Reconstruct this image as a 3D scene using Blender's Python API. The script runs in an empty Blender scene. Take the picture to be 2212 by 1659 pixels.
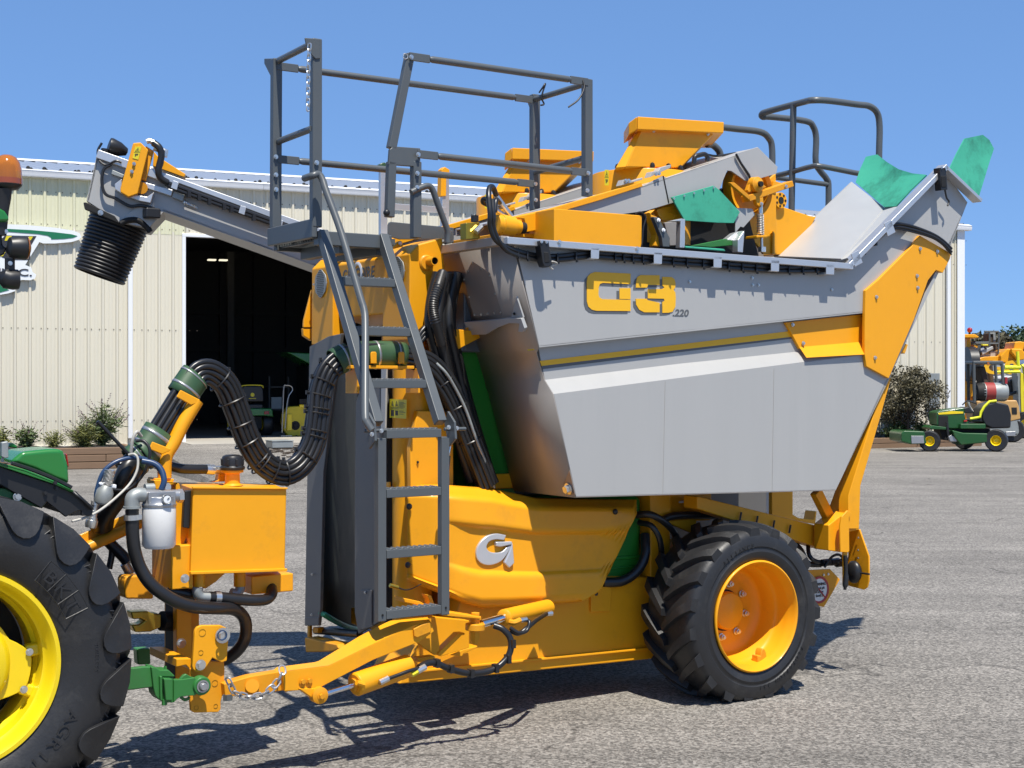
import bpy, bmesh, math, random
from mathutils import Vector, Matrix
import numpy as np
random.seed(7); np.random.seed(7)
sc = bpy.context.scene
COL = sc.collection
PI = math.pi; R = math.radians

# ------------------------------------------------------------ camera, sky, sun, exposure
cam = bpy.data.cameras.new('camera'); camo = bpy.data.objects.new('camera', cam); COL.objects.link(camo)
camo.location = (0, 0, 1.75); camo.rotation_euler = (R(90), 0, 0)
cam.sensor_width = 36; cam.lens = 36*3068/2212; cam.shift_y = 0.0; cam.clip_start = .1; cam.clip_end = 2000
sc.camera = camo
SUN_TRAVEL = Vector((-.155, .413, -1.0)).normalized()
w = bpy.data.worlds.new('World'); sc.world = w; w.use_nodes = True
nt = w.node_tree; bg = nt.nodes['Background']
sky = nt.nodes.new('ShaderNodeTexSky'); sky.sky_type = 'NISHITA'; sky.sun_disc = False
sky.sun_elevation = math.asin(-SUN_TRAVEL.z); sky.sun_rotation = math.atan2(-SUN_TRAVEL.x, -SUN_TRAVEL.y)
sky.altitude = 3000; sky.air_density = 1.0; sky.dust_density = 0; sky.ozone_density = 6.0
gam = nt.nodes.new('ShaderNodeGamma'); gam.inputs[1].default_value = .40; nt.links.new(sky.outputs[0], gam.inputs[0])      # softer fall-off towards the horizon
tin = nt.nodes.new('ShaderNodeMix'); tin.data_type = 'RGBA'; tin.blend_type = 'MULTIPLY'; tin.inputs[0].default_value = 1; tin.inputs[7].default_value = (1.38, 2.18, 3.44, 1)
nt.links.new(gam.outputs[0], tin.inputs[6]); nt.links.new(tin.outputs[2], bg.inputs[0]); bg.inputs[1].default_value = .088
sl = bpy.data.lights.new('sun', 'SUN'); sl.energy = 5.0; sl.angle = R(.53); sl.color = (1, .95, .86)
so = bpy.data.objects.new('sun', sl); COL.objects.link(so); so.rotation_euler = SUN_TRAVEL.to_track_quat('-Z', 'Y').to_euler(); so.location = (5, -5, 20)
sc.view_settings.view_transform = 'Standard'; sc.view_settings.look = 'None'
sc.view_settings.exposure = .44; sc.view_settings.gamma = 1; sc.view_settings.use_curve_mapping = False
sc.cycles.max_bounces = 8; sc.cycles.caustics_reflective = False; sc.cycles.caustics_refractive = False

# ------------------------------------------------------------ survey: photo directions to places
F_, CX, CY, HH = 3068., 1106., 830., 1.75
TH = R(56.3)
U = Vector((math.sin(TH), math.cos(TH), 0)); V = Vector((-math.cos(TH), math.sin(TH), 0))
Y0 = F_*HH/685; ORG = Vector(((1625-CX)/F_*Y0, Y0, 0)); HROT = R(90)-TH
def ray(x, y): return Vector(((x-CX)/F_, 1, -(y-CY)/F_))
EYE = Vector((0, 0, HH))
def loc(p): d = p-ORG; return Vector((d.dot(U), d.dot(V), p.z))
def P(x, y, t):            # on the machine plane t = const (parallel to its side) -> machine coordinates
    r = ray(x, y); k = (t+ORG.dot(V)-EYE.dot(V))/r.dot(V); return loc(EYE+r*k)
def S(x, y, s):            # on a plane across the machine
    r = ray(x, y); k = (s+ORG.dot(U))/r.dot(U); return loc(EYE+r*k)
def Z(x, y, z):
    r = ray(x, y); k = (z-HH)/r.z; return loc(EYE+r*k)
def C(x, y, Y): return EYE+ray(x, y)*Y     # world point at distance Y
BROT = math.atan2(.413, .911); BO = Vector((-7.34, 31.9, 0)); BU = Vector((.911, .413, 0)).normalized(); BV = Vector((-BU.y, BU.x, 0))
def W(x, y, d=0.):         # on a plane parallel to the shed wall -> shed coordinates
    r = ray(x, y); k = (d+BO.dot(BV))/r.dot(BV); p = EYE+r*k; q = p-BO; return Vector((q.dot(BU), q.dot(BV), p.z))

# ------------------------------------------------------------ mesh builder
def cr(pts, k=6):          # smooth curve through points
    pts = [Vector(p) for p in pts]; out = []
    q = [pts[0]*2-pts[1]]+pts+[pts[-1]*2-pts[-2]]
    for i in range(1, len(q)-2):
        a, b, c, d = q[i-1:i+3]
        for j in range(k):
            t = j/k; out.append(.5*((2*b)+(c-a)*t+(2*a-5*b+4*c-d)*t*t+(3*b-a-3*c+d)*t**3))
    out.append(pts[-1]); return out
def frames(path):
    n = len(path); T = []
    for i in range(n):
        d = (path[min(i+1, n-1)]-path[max(i-1, 0)]); T.append(d.normalized() if d.length > 1e-9 else Vector((0, 0, 1)))
    up = Vector((0, 0, 1)) if abs(T[0].z) < .9 else Vector((1, 0, 0))
    N = (up-T[0]*up.dot(T[0])).normalized(); out = []
    for i in range(n):
        N = (N-T[i]*N.dot(T[i]))
        N = N.normalized() if N.length > 1e-6 else T[i].orthogonal().normalized()
        out.append((T[i], N, T[i].cross(N)))
    return out
class MB:
    def __init__(s): s.v = []; s.f = []
    def add(s, v, f):
        o = len(s.v); s.v += [tuple(x) for x in v]; s.f += [tuple(i+o for i in q) for q in f]; return s
    def prism(s, pts, ext):
        pts = [Vector(p) for p in pts]; e = Vector(ext); n = len(pts)
        nn = Vector((0, 0, 0))
        for i in range(n): nn += pts[i].cross(pts[(i+1) % n])
        if nn.dot(e) > 0: pts.reverse()
        return s.add(pts+[p+e for p in pts], [tuple(range(n)), tuple(range(2*n-1, n-1, -1))]+[((i+1) % n, i, n+i, n+(i+1) % n) for i in range(n)])
    def plate(s, t, xy, th): return s.prism([P(x, y, t) for x, y in xy], (0, th, 0))
    def splate(s, ss, xy, th): return s.prism([S(x, y, ss) for x, y in xy], (th, 0, 0))
    def hexa(s, a, b):      # two quads, corresponding corners
        v = [Vector(p) for p in list(a)+list(b)]
        f = [(0, 3, 2, 1), (4, 5, 6, 7)]+[(i, (i+1) % 4, 4+(i+1) % 4, 4+i) for i in range(4)]
        c = (sum(v[4:], Vector())-sum(v[:4], Vector()))
        n = (v[1]-v[0]).cross(v[3]-v[0])
        if n.dot(c) < 0: f = [tuple(reversed(q)) for q in f]
        return s.add(v, f)
    def box(s, x0, x1, y0, y1, z0, z1):
        return s.hexa([(x0, y0, z0), (x1, y0, z0), (x1, y1, z0), (x0, y1, z0)], [(x0, y0, z1), (x1, y0, z1), (x1, y1, z1), (x0, y1, z1)])
    def cbox(s, c, sx, sy, sz, rot=None):
        v = [Vector((a*sx/2, b*sy/2, d*sz/2)) for d in (-1, 1) for a, b in ((-1, -1), (1, -1), (1, 1), (-1, 1))]
        if rot is not None: v = [rot @ q for q in v]
        c = Vector(c); v = [q+c for q in v]; return s.hexa(v[:4], v[4:])
    def bar(s, a, b, wd, h, up=(0, 0, 1)):
        a = Vector(a); b = Vector(b); d = (b-a).normalized(); up = Vector(up); x = d.cross(up)
        x = x.normalized() if x.length > 1e-5 else d.orthogonal().normalized()
        y = x.cross(d).normalized()
        q = lambda p: [p-x*wd/2-y*h/2, p+x*wd/2-y*h/2, p+x*wd/2+y*h/2, p-x*wd/2+y*h/2]
        return s.hexa(q(a), q(b))
    def tube(s, path, r, n=10, sq=None):
        path = [Vector(p) for p in path]; fr = frames(path); v = []; f = []; m = len(path)
        for i, (T, N, B) in enumerate(fr):
            rr = r[i] if isinstance(r, (list, tuple)) else r
            for j in range(n):
                a = 2*PI*j/n; v.append(path[i]+N*math.cos(a)*rr+B*math.sin(a)*rr)
        for i in range(m-1):
            for j in range(n):
                k = (j+1) % n; f.append((i*n+j, i*n+k, (i+1)*n+k, (i+1)*n+j))
        f.append(tuple(range(n-1, -1, -1))); f.append(tuple(range((m-1)*n, m*n)))
        return s.add(v, f)
    def cyl(s, a, b, r, n=14, r1=None): return s.tube([a, b], [r, r if r1 is None else r1], n)
    def lathe(s, prof, o, ax, n=32, closed=False):   # prof: (radius, along axis)
        o = Vector(o); ax = Vector(ax).normalized(); N = ax.orthogonal().normalized(); B = ax.cross(N); v = []; f = []; m = len(prof)
        for r, a in prof:
            for j in range(n):
                t = 2*PI*j/n; v.append(o+ax*a+N*math.cos(t)*r+B*math.sin(t)*r)
        for i in range(m if closed else m-1):
            i2 = (i+1) % m
            for j in range(n):
                k = (j+1) % n; f.append((i*n+j, i*n+k, i2*n+k, i2*n+j))
        return s.add(v, f)
    def ball(s, c, r, n=10, sc_=(1, 1, 1)):
        c = Vector(c); v = []; f = []; m = n//2+1
        for i in range(m):
            p = PI*i/(m-1)
            for j in range(n):
                a = 2*PI*j/n; v.append(c+Vector((math.sin(p)*math.cos(a)*r*sc_[0], math.sin(p)*math.sin(a)*r*sc_[1], math.cos(p)*r*sc_[2])))
        for i in range(m-1):
            for j in range(n):
                k = (j+1) % n; f.append((i*n+j, (i+1)*n+j, (i+1)*n+k, i*n+k))
        return s.add(v, f)
    def bolt(s, c, ax, r=.012, h=.012):               # hex head on a washer
        c = Vector(c); ax = Vector(ax).normalized(); r *= .62; h *= .7
        s.cyl(c, c+ax*h*.25, r*1.45, 14); return s.cyl(c+ax*h*.25, c+ax*h*1.2, r, 6)
    def grid(s, rows):
        n = len(rows[0]); v = [p for r in rows for p in r]
        return s.add(v, [(i*n+j, i*n+j+1, (i+1)*n+j+1, (i+1)*n+j) for i in range(len(rows)-1) for j in range(n-1)])
    def link(s, c, d, side, L, wd, r):                 # a chain link
        c = Vector(c); d = Vector(d).normalized(); side = (Vector(side)-d*Vector(side).dot(d)).normalized(); pts = []
        for i in range(13):
            a = 2*PI*i/12; x = math.cos(a); pts.append(c+d*((L/2-wd/2)*(1 if x > 0.01 else -1 if x < -.01 else 0)+x*wd/2)+side*math.sin(a)*wd/2)
        return s.tube(pts, r, 6)

def chain_mesh(mb, path, L=.05, wd=.03, r=.005):
    path = [Vector(p) for p in path]; acc = 0; out = []
    for i in range(len(path)-1):
        d = path[i+1]-path[i]; l = d.length; pos = -acc
        while pos+L*.76 <= l:
            pos += L*.76; out.append((path[i]+d*(pos/l), d))
        acc = l-pos
    for i, (c, d) in enumerate(out):
        a = d.normalized().orthogonal(); b = d.normalized().cross(a)
        mb.link(c, d, (a+b*.3) if i % 2 else (b-a*.3), L, wd, r)

def obj(name, mb, m, parent=None, bevel=0., label=None, cat=None, group=None, kind=None, ang=40, seg=2, fix=True):
    me = bpy.data.meshes.new(name); me.from_pydata(mb.v, [], mb.f)
    if fix:
        b = bmesh.new(); b.from_mesh(me); bmesh.ops.recalc_face_normals(b, faces=b.faces); b.to_mesh(me); b.free()
    me.materials.append(m)
    me.polygons.foreach_set('use_smooth', [True]*len(me.polygons)); me.set_sharp_from_angle(angle=R(ang)); me.update()
    o = bpy.data.objects.new(name, me); COL.objects.link(o)
    if parent: o.parent = parent
    if bevel:
        bv = o.modifiers.new('bevel', 'BEVEL'); bv.width = bevel; bv.segments = seg; bv.limit_method = 'ANGLE'; bv.angle_limit = R(35); bv.harden_normals = True
    tag(o, label, cat, group, kind); return o
def tag(o, label=None, cat=None, group=None, kind=None):
    if label: o['label'] = label
    if cat: o['category'] = cat
    if group: o['group'] = group
    if kind: o['kind'] = kind
    return o
def thing(name, label, cat, at=(0, 0, 0), rz=0., group=None):
    o = bpy.data.objects.new(name, None); COL.objects.link(o); o.location = at; o.rotation_euler = (0, 0, rz); o.empty_display_size = .2
    return tag(o, label, cat, group)
def inst(o, at=None, parent=None, rot=None, name=None):
    c = o.copy(); COL.objects.link(c)
    if parent is not None: c.parent = parent
    if at is not None: c.location = at
    if rot is not None: c.rotation_euler = rot
    return c
def text(name, body, m, parent, o, xdir, ydir, h, shear=0., depth=.002, bold=0., sx=1., al='CENTER'):
    cu = bpy.data.curves.new(name, 'FONT'); cu.body = body; cu.size = 1; cu.align_x = al; cu.align_y = 'CENTER'; cu.shear = shear
    cu.extrude = depth/2/h; cu.offset = bold; cu.resolution_u = 3
    t = bpy.data.objects.new(name, cu); COL.objects.link(t); bpy.context.view_layer.update()
    me = bpy.data.meshes.new_from_object(t.evaluated_get(bpy.context.evaluated_depsgraph_get())); bpy.data.objects.remove(t)
    x = Vector(xdir).normalized(); y = Vector(ydir); y = (y-x*y.dot(x)).normalized(); z = x.cross(y)
    M = Matrix((x*h*sx, y*h, z*h)).transposed().to_4x4(); M.translation = Vector(o); me.transform(M)
    me.materials.clear(); me.materials.append(m); ob = bpy.data.objects.new(name, me); COL.objects.link(ob)
    if parent: ob.parent = parent
    return ob

# ------------------------------------------------------------ materials
def mat(name, col, rough=.5, metal=0., var=.06, scale=6., coat=0., bump=0., bscale=60., dirt=0., dirtcol=(.12, .09, .06), emit=0., spec=.5, rvar=.08, stretch=(1, 1, 1), trans=0., dlo=.52):
    m = bpy.data.materials.new(name); m.use_nodes = True; N = m.node_tree.nodes; L = m.node_tree.links; b = N['Principled BSDF']
    b.inputs['Roughness'].default_value = rough; b.inputs['Metallic'].default_value = metal; b.inputs['Coat Weight'].default_value = coat; b.inputs['Coat Roughness'].default_value = .12
    b.inputs['Specular IOR Level'].default_value = spec
    tc = N.new('ShaderNodeTexCoord'); mp = N.new('ShaderNodeMapping'); mp.inputs['Scale'].default_value = stretch; L.new(tc.outputs['Object'], mp.inputs[0])
    n1 = N.new('ShaderNodeTexNoise'); n1.inputs['Scale'].default_value = scale; n1.inputs['Detail'].default_value = 6; n1.inputs['Roughness'].default_value = .65; L.new(mp.outputs[0], n1.inputs[0])
    mx = N.new('ShaderNodeMix'); mx.data_type = 'RGBA'
    mx.inputs[6].default_value = tuple(c*(1-var) for c in col)+(1,); mx.inputs[7].default_value = tuple(min(1, c*(1+var)) for c in col)+(1,)
    L.new(n1.outputs[0], mx.inputs[0]); out = mx.outputs[2]
    if dirt:
        n2 = N.new('ShaderNodeTexNoise'); n2.inputs['Scale'].default_value = scale*.6; n2.inputs['Detail'].default_value = 9; n2.inputs['Roughness'].default_value = .75; L.new(mp.outputs[0], n2.inputs[0])
        rp = N.new('ShaderNodeMapRange'); rp.inputs[1].default_value = dlo; rp.inputs[2].default_value = dlo+.26; rp.inputs[3].default_value = 0; rp.inputs[4].default_value = dirt; L.new(n2.outputs[0], rp.inputs[0])
        m2 = N.new('ShaderNodeMix'); m2.data_type = 'RGBA'; L.new(rp.outputs[0], m2.inputs[0]); L.new(out, m2.inputs[6]); m2.inputs[7].default_value = dirtcol+(1,); out = m2.outputs[2]
    L.new(out, b.inputs['Base Color'])
    if rvar:
        r = N.new('ShaderNodeMapRange'); r.inputs[3].default_value = max(.02, rough-rvar); r.inputs[4].default_value = min(1, rough+rvar); L.new(n1.outputs[0], r.inputs[0]); L.new(r.outputs[0], b.inputs['Roughness'])
    if bump:
        n3 = N.new('ShaderNodeTexNoise'); n3.inputs['Scale'].default_value = bscale; n3.inputs['Detail'].default_value = 3; L.new(mp.outputs[0], n3.inputs[0])
        bp = N.new('ShaderNodeBump'); bp.inputs['Strength'].default_value = bump; bp.inputs['Distance'].default_value = .01; L.new(n3.outputs[0], bp.inputs['Height']); L.new(bp.outputs[0], b.inputs['Normal'])
    if emit: b.inputs['Emission Color'].default_value = tuple(col)+(1,); b.inputs['Emission Strength'].default_value = emit
    if trans: b.inputs['Transmission Weight'].default_value = trans
    return m
M = dict(
 yellow=mat('orange_paint', (.82, .353, .009), .42, coat=.08, spec=.32, var=.05, dlo=.55, dirt=.38, dirtcol=(.36, .18, .04), bump=.012, bscale=25),
 yellow_worn=mat('worn_orange_paint', (.72, .30, .012), .48, coat=.04, spec=.3, var=.06, scale=9, dirt=.5, dirtcol=(.16, .08, .03), bump=.04, bscale=40),
 silver=mat('silver_paint', (.42, .415, .398), .42, metal=.12, var=.035, scale=7, dirt=.22, dirtcol=(.33, .33, .32), rvar=.05, stretch=(1, 1, .10), bump=.05, bscale=2.2),
 steel=mat('stainless_sheet', (.36, .32, .28), .55, metal=.45, var=.06, scale=3, dirt=.2, dirtcol=(.25, .2, .15), rvar=.06, stretch=(1, 3, 1)),
 alu=mat('aluminium', (.62, .62, .62), .36, metal=.7, var=.06),
 dark=mat('dark_grey_paint', (.088, .098, .103), .36, var=.05, dirt=.16, dirtcol=(.15, .14, .12)),
 panel=mat('grey_panel_paint', (.125, .121, .117), .42, var=.05, dirt=.25, dirtcol=(.16, .14, .12)),
 rubber=mat('tyre_rubber', (.018, .018, .019), .47, var=.25, scale=8, bump=.08, bscale=90, dirt=.55, dirtcol=(.075, .072, .066), rvar=.1),
 hose=mat('black_hose', (.014, .014, .015), .34, var=.2, rvar=.08, dirt=.25, dirtcol=(.05, .045, .04)),
 plastic=mat('black_plastic', (.016, .016, .017), .4, var=.15),
 black=mat('black_void', (.006, .006, .006), .7, var=.1),
 sleeve=mat('green_sleeve', (.035, .085, .035), .45, var=.15, dirt=.2),
 flap=mat('green_rubber_flap', (.05, .37, .235), .55, var=.10, scale=5, dlo=.47, dirt=.85, dirtcol=(.012, .06, .04), bump=.05),
 fgreen=mat('green_plastic', (.02, .20, .02), .4, var=.1),
 jdgreen=mat('tractor_green', (.018, .175, .028), .28, coat=.5, var=.05, dirt=.08),
 wgreen=mat('worn_green', (.03, .165, .035), .42, var=.1, dirt=.35, dirtcol=(.06, .07, .04)),
 jdyellow=mat('rim_yellow', (.82, .60, .008), .33, coat=.3, var=.04, dirt=.10, dirtcol=(.4, .28, .02)),
 zinc=mat('zinc_bolt', (.68, .67, .64), .3, metal=.9, var=.08),
 chrome=mat('chrome_rod', (.75, .75, .76), .12, metal=1, var=.03),
 white=mat('white_enamel', (.74, .73, .70), .35, var=.04, dirt=.45, dirtcol=(.35, .33, .3), scale=14),
 decal=mat('decal_yellow', (.72, .60, .02), .4, var=.05), ink=mat('decal_ink', (.03, .03, .035), .5, var=.1), g3=mat('logo_yellow', (.86, .46, .012), .4, var=.02),
 g3s=mat('logo_shadow_grey', (.105, .11, .115), .4, var=.03), emblem=mat('emblem_silver', (.62, .63, .65), .3, metal=.5, var=.03),
 amber=mat('amber_lens', (.85, .26, .01), .08, var=.05, coat=.6, trans=.6, rvar=.03), redwarm=mat('faded_red', (.30, .03, .025), .6, var=.2, dirt=.4), redlens=mat('red_lens', (.35, .01, .008), .15, var=.1, coat=.6),
 cable_white=mat('pale_cable', (.45, .43, .38), .5, var=.1), cable_blue=mat('blue_hose', (.02, .05, .12), .35, var=.2),
 clear=mat('gauge_face', (.8, .82, .82), .2, var=.05), strap=mat('steel_strap', (.42, .42, .42), .35, metal=.7, var=.1),
 wood=mat('timber', (.20, .125, .075), .8, var=.28, scale=5, stretch=(.4, 6, 6), bump=.2, bscale=12, dirt=.4),
 wall=mat('cream_siding', (.68, .635, .51), .45, var=.03, scale=1.2, stretch=(1, 1, .25), dirt=.10, dirtcol=(.45, .40, .30)),
 wallup=mat('pale_siding', (.66, .645, .45), .45, var=.04, scale=3, stretch=(1, 1, .4), dirt=.3, dirtcol=(.55, .5, .3)),
 trim=mat('white_trim', (.80, .81, .82), .4, var=.03, dirt=.1, dirtcol=(.5, .5, .48)),
 roof=mat('galvanised_roof', (.42, .45, .49), .35, metal=.35, var=.08, scale=1.5),
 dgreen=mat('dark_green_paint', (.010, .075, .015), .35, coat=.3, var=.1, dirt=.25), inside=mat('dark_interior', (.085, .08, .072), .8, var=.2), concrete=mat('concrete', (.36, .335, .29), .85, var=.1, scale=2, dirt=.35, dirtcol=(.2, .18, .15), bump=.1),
 lamp=mat('ceiling_lamp', (1, .93, .7), .5, var=0, emit=.8), mulch=mat('mulch', (.03, .022, .017), .95, var=.5, scale=30, bump=.8),
 signwhite=mat('sign_white', (.78, .80, .80), .4, var=.02), signgreen=mat('sign_green', (.012, .16, .07), .4, var=.03),
 galv=mat('galvanised_box', (.32, .34, .33), .5, metal=.4, var=.15, dirt=.3), brass=mat('yellow_passivate', (.45, .33, .05), .3, metal=.8, var=.2),
 fork=mat('tan_paint', (.52, .30, .10), .5, var=.1, dirt=.3), lime=mat('lime_paint', (.72, .72, .02), .4, var=.06), red=mat('red_paint', (.4, .03, .03), .5, var=.1),
 glass=mat('smoky_glass', (.5, .52, .54), .1, metal=.5, var=.05), bark=mat('bark', (.07, .05, .035), .9, var=.3, scale=20))
def leafmat(name, a, b, rough=.55):
    m = bpy.data.materials.new(name); m.use_nodes = True; N = m.node_tree.nodes; L = m.node_tree.links; p = N['Principled BSDF']
    g = N.new('ShaderNodeNewGeometry'); mx = N.new('ShaderNodeMix'); mx.data_type = 'RGBA'; L.new(g.outputs['Random Per Island'], mx.inputs[0])
    mx.inputs[6].default_value = a+(1,); mx.inputs[7].default_value = b+(1,); L.new(mx.outputs[2], p.inputs[0]); p.inputs['Roughness'].default_value = rough
    p.inputs['Subsurface Weight'].default_value = 0
    return m
M['leaf'] = leafmat('leaf_green', (.035, .065, .018), (.11, .15, .045)); M['leaf2'] = leafmat('tree_leaf', (.028, .05, .018), (.085, .125, .045))
M['purple'] = leafmat('purple_leaf', (.038, .033, .015), (.125, .108, .055)); M['leafy'] = leafmat('yellowish_leaf', (.07, .09, .02), (.2, .2, .05)); M['pet'] = leafmat('flower_spike', (.07, .03, .06), (.13, .08, .09))

def asphalt():
    m = bpy.data.materials.new('asphalt'); m.use_nodes = True; N = m.node_tree.nodes; L = m.node_tree.links; b = N['Principled BSDF']; b.inputs['Roughness'].default_value = .88; b.inputs['Specular IOR Level'].default_value = .3
    tc = N.new('ShaderNodeTexCoord')
    def noise(s, d=4, ro=.6, st=None):
        n = N.new('ShaderNodeTexNoise'); n.inputs['Scale'].default_value = s; n.inputs['Detail'].default_value = d; n.inputs['Roughness'].default_value = ro
        if st:
            mp = N.new('ShaderNodeMapping'); mp.inputs['Scale'].default_value = st[:3]; mp.inputs['Rotation'].default_value = (0, 0, st[3]); L.new(tc.outputs['Object'], mp.inputs[0]); L.new(mp.outputs[0], n.inputs[0])
        else: L.new(tc.outputs['Object'], n.inputs[0])
        return n.outputs[0]
    def rng(s, a, b_, c, d):
        r = N.new('ShaderNodeMapRange'); r.inputs[1].default_value = a; r.inputs[2].default_value = b_; r.inputs[3].default_value = c; r.inputs[4].default_value = d; L.new(s, r.inputs[0]); return r.outputs[0]
    def mth(op, a, c):
        n = N.new('ShaderNodeMath'); n.operation = op
        for i, q in enumerate((a, c)):
            if isinstance(q, float): n.inputs[i].default_value = q
            else: L.new(q, n.inputs[i])
        return n.outputs[0]
    vo = N.new('ShaderNodeTexVoronoi'); vo.inputs['Scale'].default_value = 78; L.new(tc.outputs['Object'], vo.inputs[0])
    sx = N.new('ShaderNodeSeparateColor'); L.new(vo.outputs['Color'], sx.inputs[0])
    spk = rng(sx.outputs[0], .15, 1., .56, 1.58)          # individual stones
    fine = rng(noise(34, 4, .7), .3, .7, .72, 1.28)
    big = rng(noise(.35, 8, .66), .3, .7, .74, 1.20)
    streak = rng(noise(1.0, 7, .7, (.10, 1.5, 1, R(20))), .35, .66, .80, 1.15)
    val = mth('MULTIPLY', mth('MULTIPLY', spk, fine), mth('MULTIPLY', big, streak))
    mo = noise(2.5, 6, .7)
    v2 = N.new('ShaderNodeTexVoronoi'); v2.feature = 'DISTANCE_TO_EDGE'; v2.inputs['Scale'].default_value = .42
    wv = N.new('ShaderNodeVectorMath'); wv.operation = 'ADD'; n9 = N.new('ShaderNodeTexNoise'); n9.inputs['Scale'].default_value = 1.3; n9.inputs['Detail'].default_value = 5; L.new(tc.outputs['Object'], n9.inputs[0])
    L.new(tc.outputs['Object'], wv.inputs[0]); L.new(n9.outputs['Color'], wv.inputs[1]); L.new(wv.outputs[0], v2.inputs[0])
    crack = mth('MAXIMUM', rng(v2.outputs['Distance'], .0, .008, .5, 1.), rng(noise(.5, 2), .46, .55, 1., 0.))
    stain = rng(noise(.9, 5, .6, (1., 2.2, 1, R(65))), .60, .72, 1., .72)
    val = mth('MULTIPLY', mth('MULTIPLY', val, crack), stain)
    cm = N.new('ShaderNodeVectorMath'); cm.operation = 'SCALE'; cm.inputs[0].default_value = (.205, .190, .169); L.new(val, cm.inputs['Scale']); L.new(cm.outputs[0], b.inputs['Base Color'])
    bp = N.new('ShaderNodeBump'); bp.inputs['Strength'].default_value = .55; bp.inputs['Distance'].default_value = .006
    L.new(mth('ADD', mth('MULTIPLY', sx.outputs[0], 1.), mth('MULTIPLY', noise(60, 4), 1.2)), bp.inputs['Height']); L.new(bp.outputs[0], b.inputs['Normal'])
    return m
M['asphalt'] = asphalt()
# ------------------------------------------------------------ ground
g = MB().grid([[(x, y, 0) for x in (-300, -60, 0, 60, 300)] for y in (-60, 0, 60, 700)])
obj('ground', g, M['asphalt'], kind='structure')
shed = thing('steel_shed', 'long cream ribbed steel shed with white gutter and an open doorway behind the harvester', 'shed', BO, BROT)
FL = .45; EAVE = W(400, 401).z; SEAM = 5.15; DT = W(400, 512).z; XL, XR = -15.55, W(2076, 800).x
DW = 5.1
rp = MB(); rows = []
for i in range(13):
    t = i/12; y = -10+10.2*t; zz = FL*(t*t*(3-2*t))*.985
    rows.append([(-1.12, y, -.03), (-1.05, y, zz+.004), (2, y, zz+.004), (8, y, zz+.004), (11+3*(1-t), y, -.03)])
rp.grid(rows)
ro = obj('ramp', rp, M['asphalt'], kind='structure'); ro.location = BO; ro.rotation_euler = (0, 0, BROT)
ap = MB().hexa([(-.1, -1.15, FL-.05), (DW+.4, -1.15, FL-.05), (DW+.4, .35, FL-.05), (-.1, .35, FL-.05)], [(-.1, -1.15, FL-.012), (DW+.4, -1.15, FL-.012), (DW+.4, .35, FL+.006), (-.1, .35, FL+.006)])
a_ = obj('apron', ap, M['concrete'], kind='structure'); a_.location = BO; a_.rotation_euler = (0, 0, BROT)

# ---- siding sheets: 0.914 m wide, three ribs each
def sheet(z0, z1, ribh=.042):
    prof = []; p = .3048
    for k in range(3):
        x = k*p
        prof += [(x, 0), (x+.022, -ribh), (x+.06, -ribh), (x+.082, 0), (x+.16, 0), (x+.165, -.006), (x+.18, -.006), (x+.185, 0), (x+.235, 0), (x+.24, -.006), (x+.255, -.006), (x+.26, 0)]
    prof.append((.914, 0))
    return MB().grid([[(x, y, z0) for x, y in prof], [(x, y, z1) for x, y in prof]])
low = obj('wall_sheet', sheet(FL-.05, SEAM), M['wall'], shed, fix=False); up = obj('wall_sheet', sheet(SEAM-.06, EAVE, .036), M['wallup'], shed, fix=False)
full = obj('wall_sheet', sheet(FL-.05, EAVE), M['wall'], shed, fix=False); over = obj('lintel_sheet', sheet(DT, EAVE), M['wall'], shed, fix=False)
k = 0; x = -.01-.914; first = [True]*4
while x > XL-.9:
    for o, i in ((low, 0), (up, 1)):
        y = -.004*i-.0015*(k % 2)
        if first[i]: o.location = (x, y, 0); first[i] = False
        else: inst(o, (x, y, 0), shed)
    x -= .914; k += 1
x = 0.
while x < XR-.05:
    o, i = (over, 2) if x+.5 < DW else (full, 3)
    y = -.0015*(k % 2)
    if first[i]: o.location = (x, y, 0); first[i] = False
    else:
        q = inst(o, (x, y, 0), shed)
        if x+.914 > XR: q.scale.x = (XR-x)/.914      # the last sheet is cut to fit
    x += .914; k += 1
obj('door_frame', MB().box(-.075, .005, -.05, .1, FL-.02, DT).box(DW, DW+.08, -.05, .1, FL-.02, DT).box(-.075, DW+.08, -.052, .1, DT, DT+.07), M['trim'], shed, .006)
# gutter with a lit sloping top lip
gp = [(.0, EAVE-.02), (-.17, EAVE-.02), (-.185, EAVE+.03), (-.19, EAVE+.10), (-.20, EAVE+.115), (-.06, EAVE+.165), (0, EAVE+.16)]
gx = XL-1
gm = []
seg = 0
while gx < XR+.2:
    x1 = min(gx+3.05, XR+.25); m_ = MB().prism([(gx, y, z+random.uniform(-.008, .008)) for y, z in gp], (x1-gx-.006, 0, 0)); obj('gutter_length', m_, M['trim'], shed, .006); gx = x1; seg += 1
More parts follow.
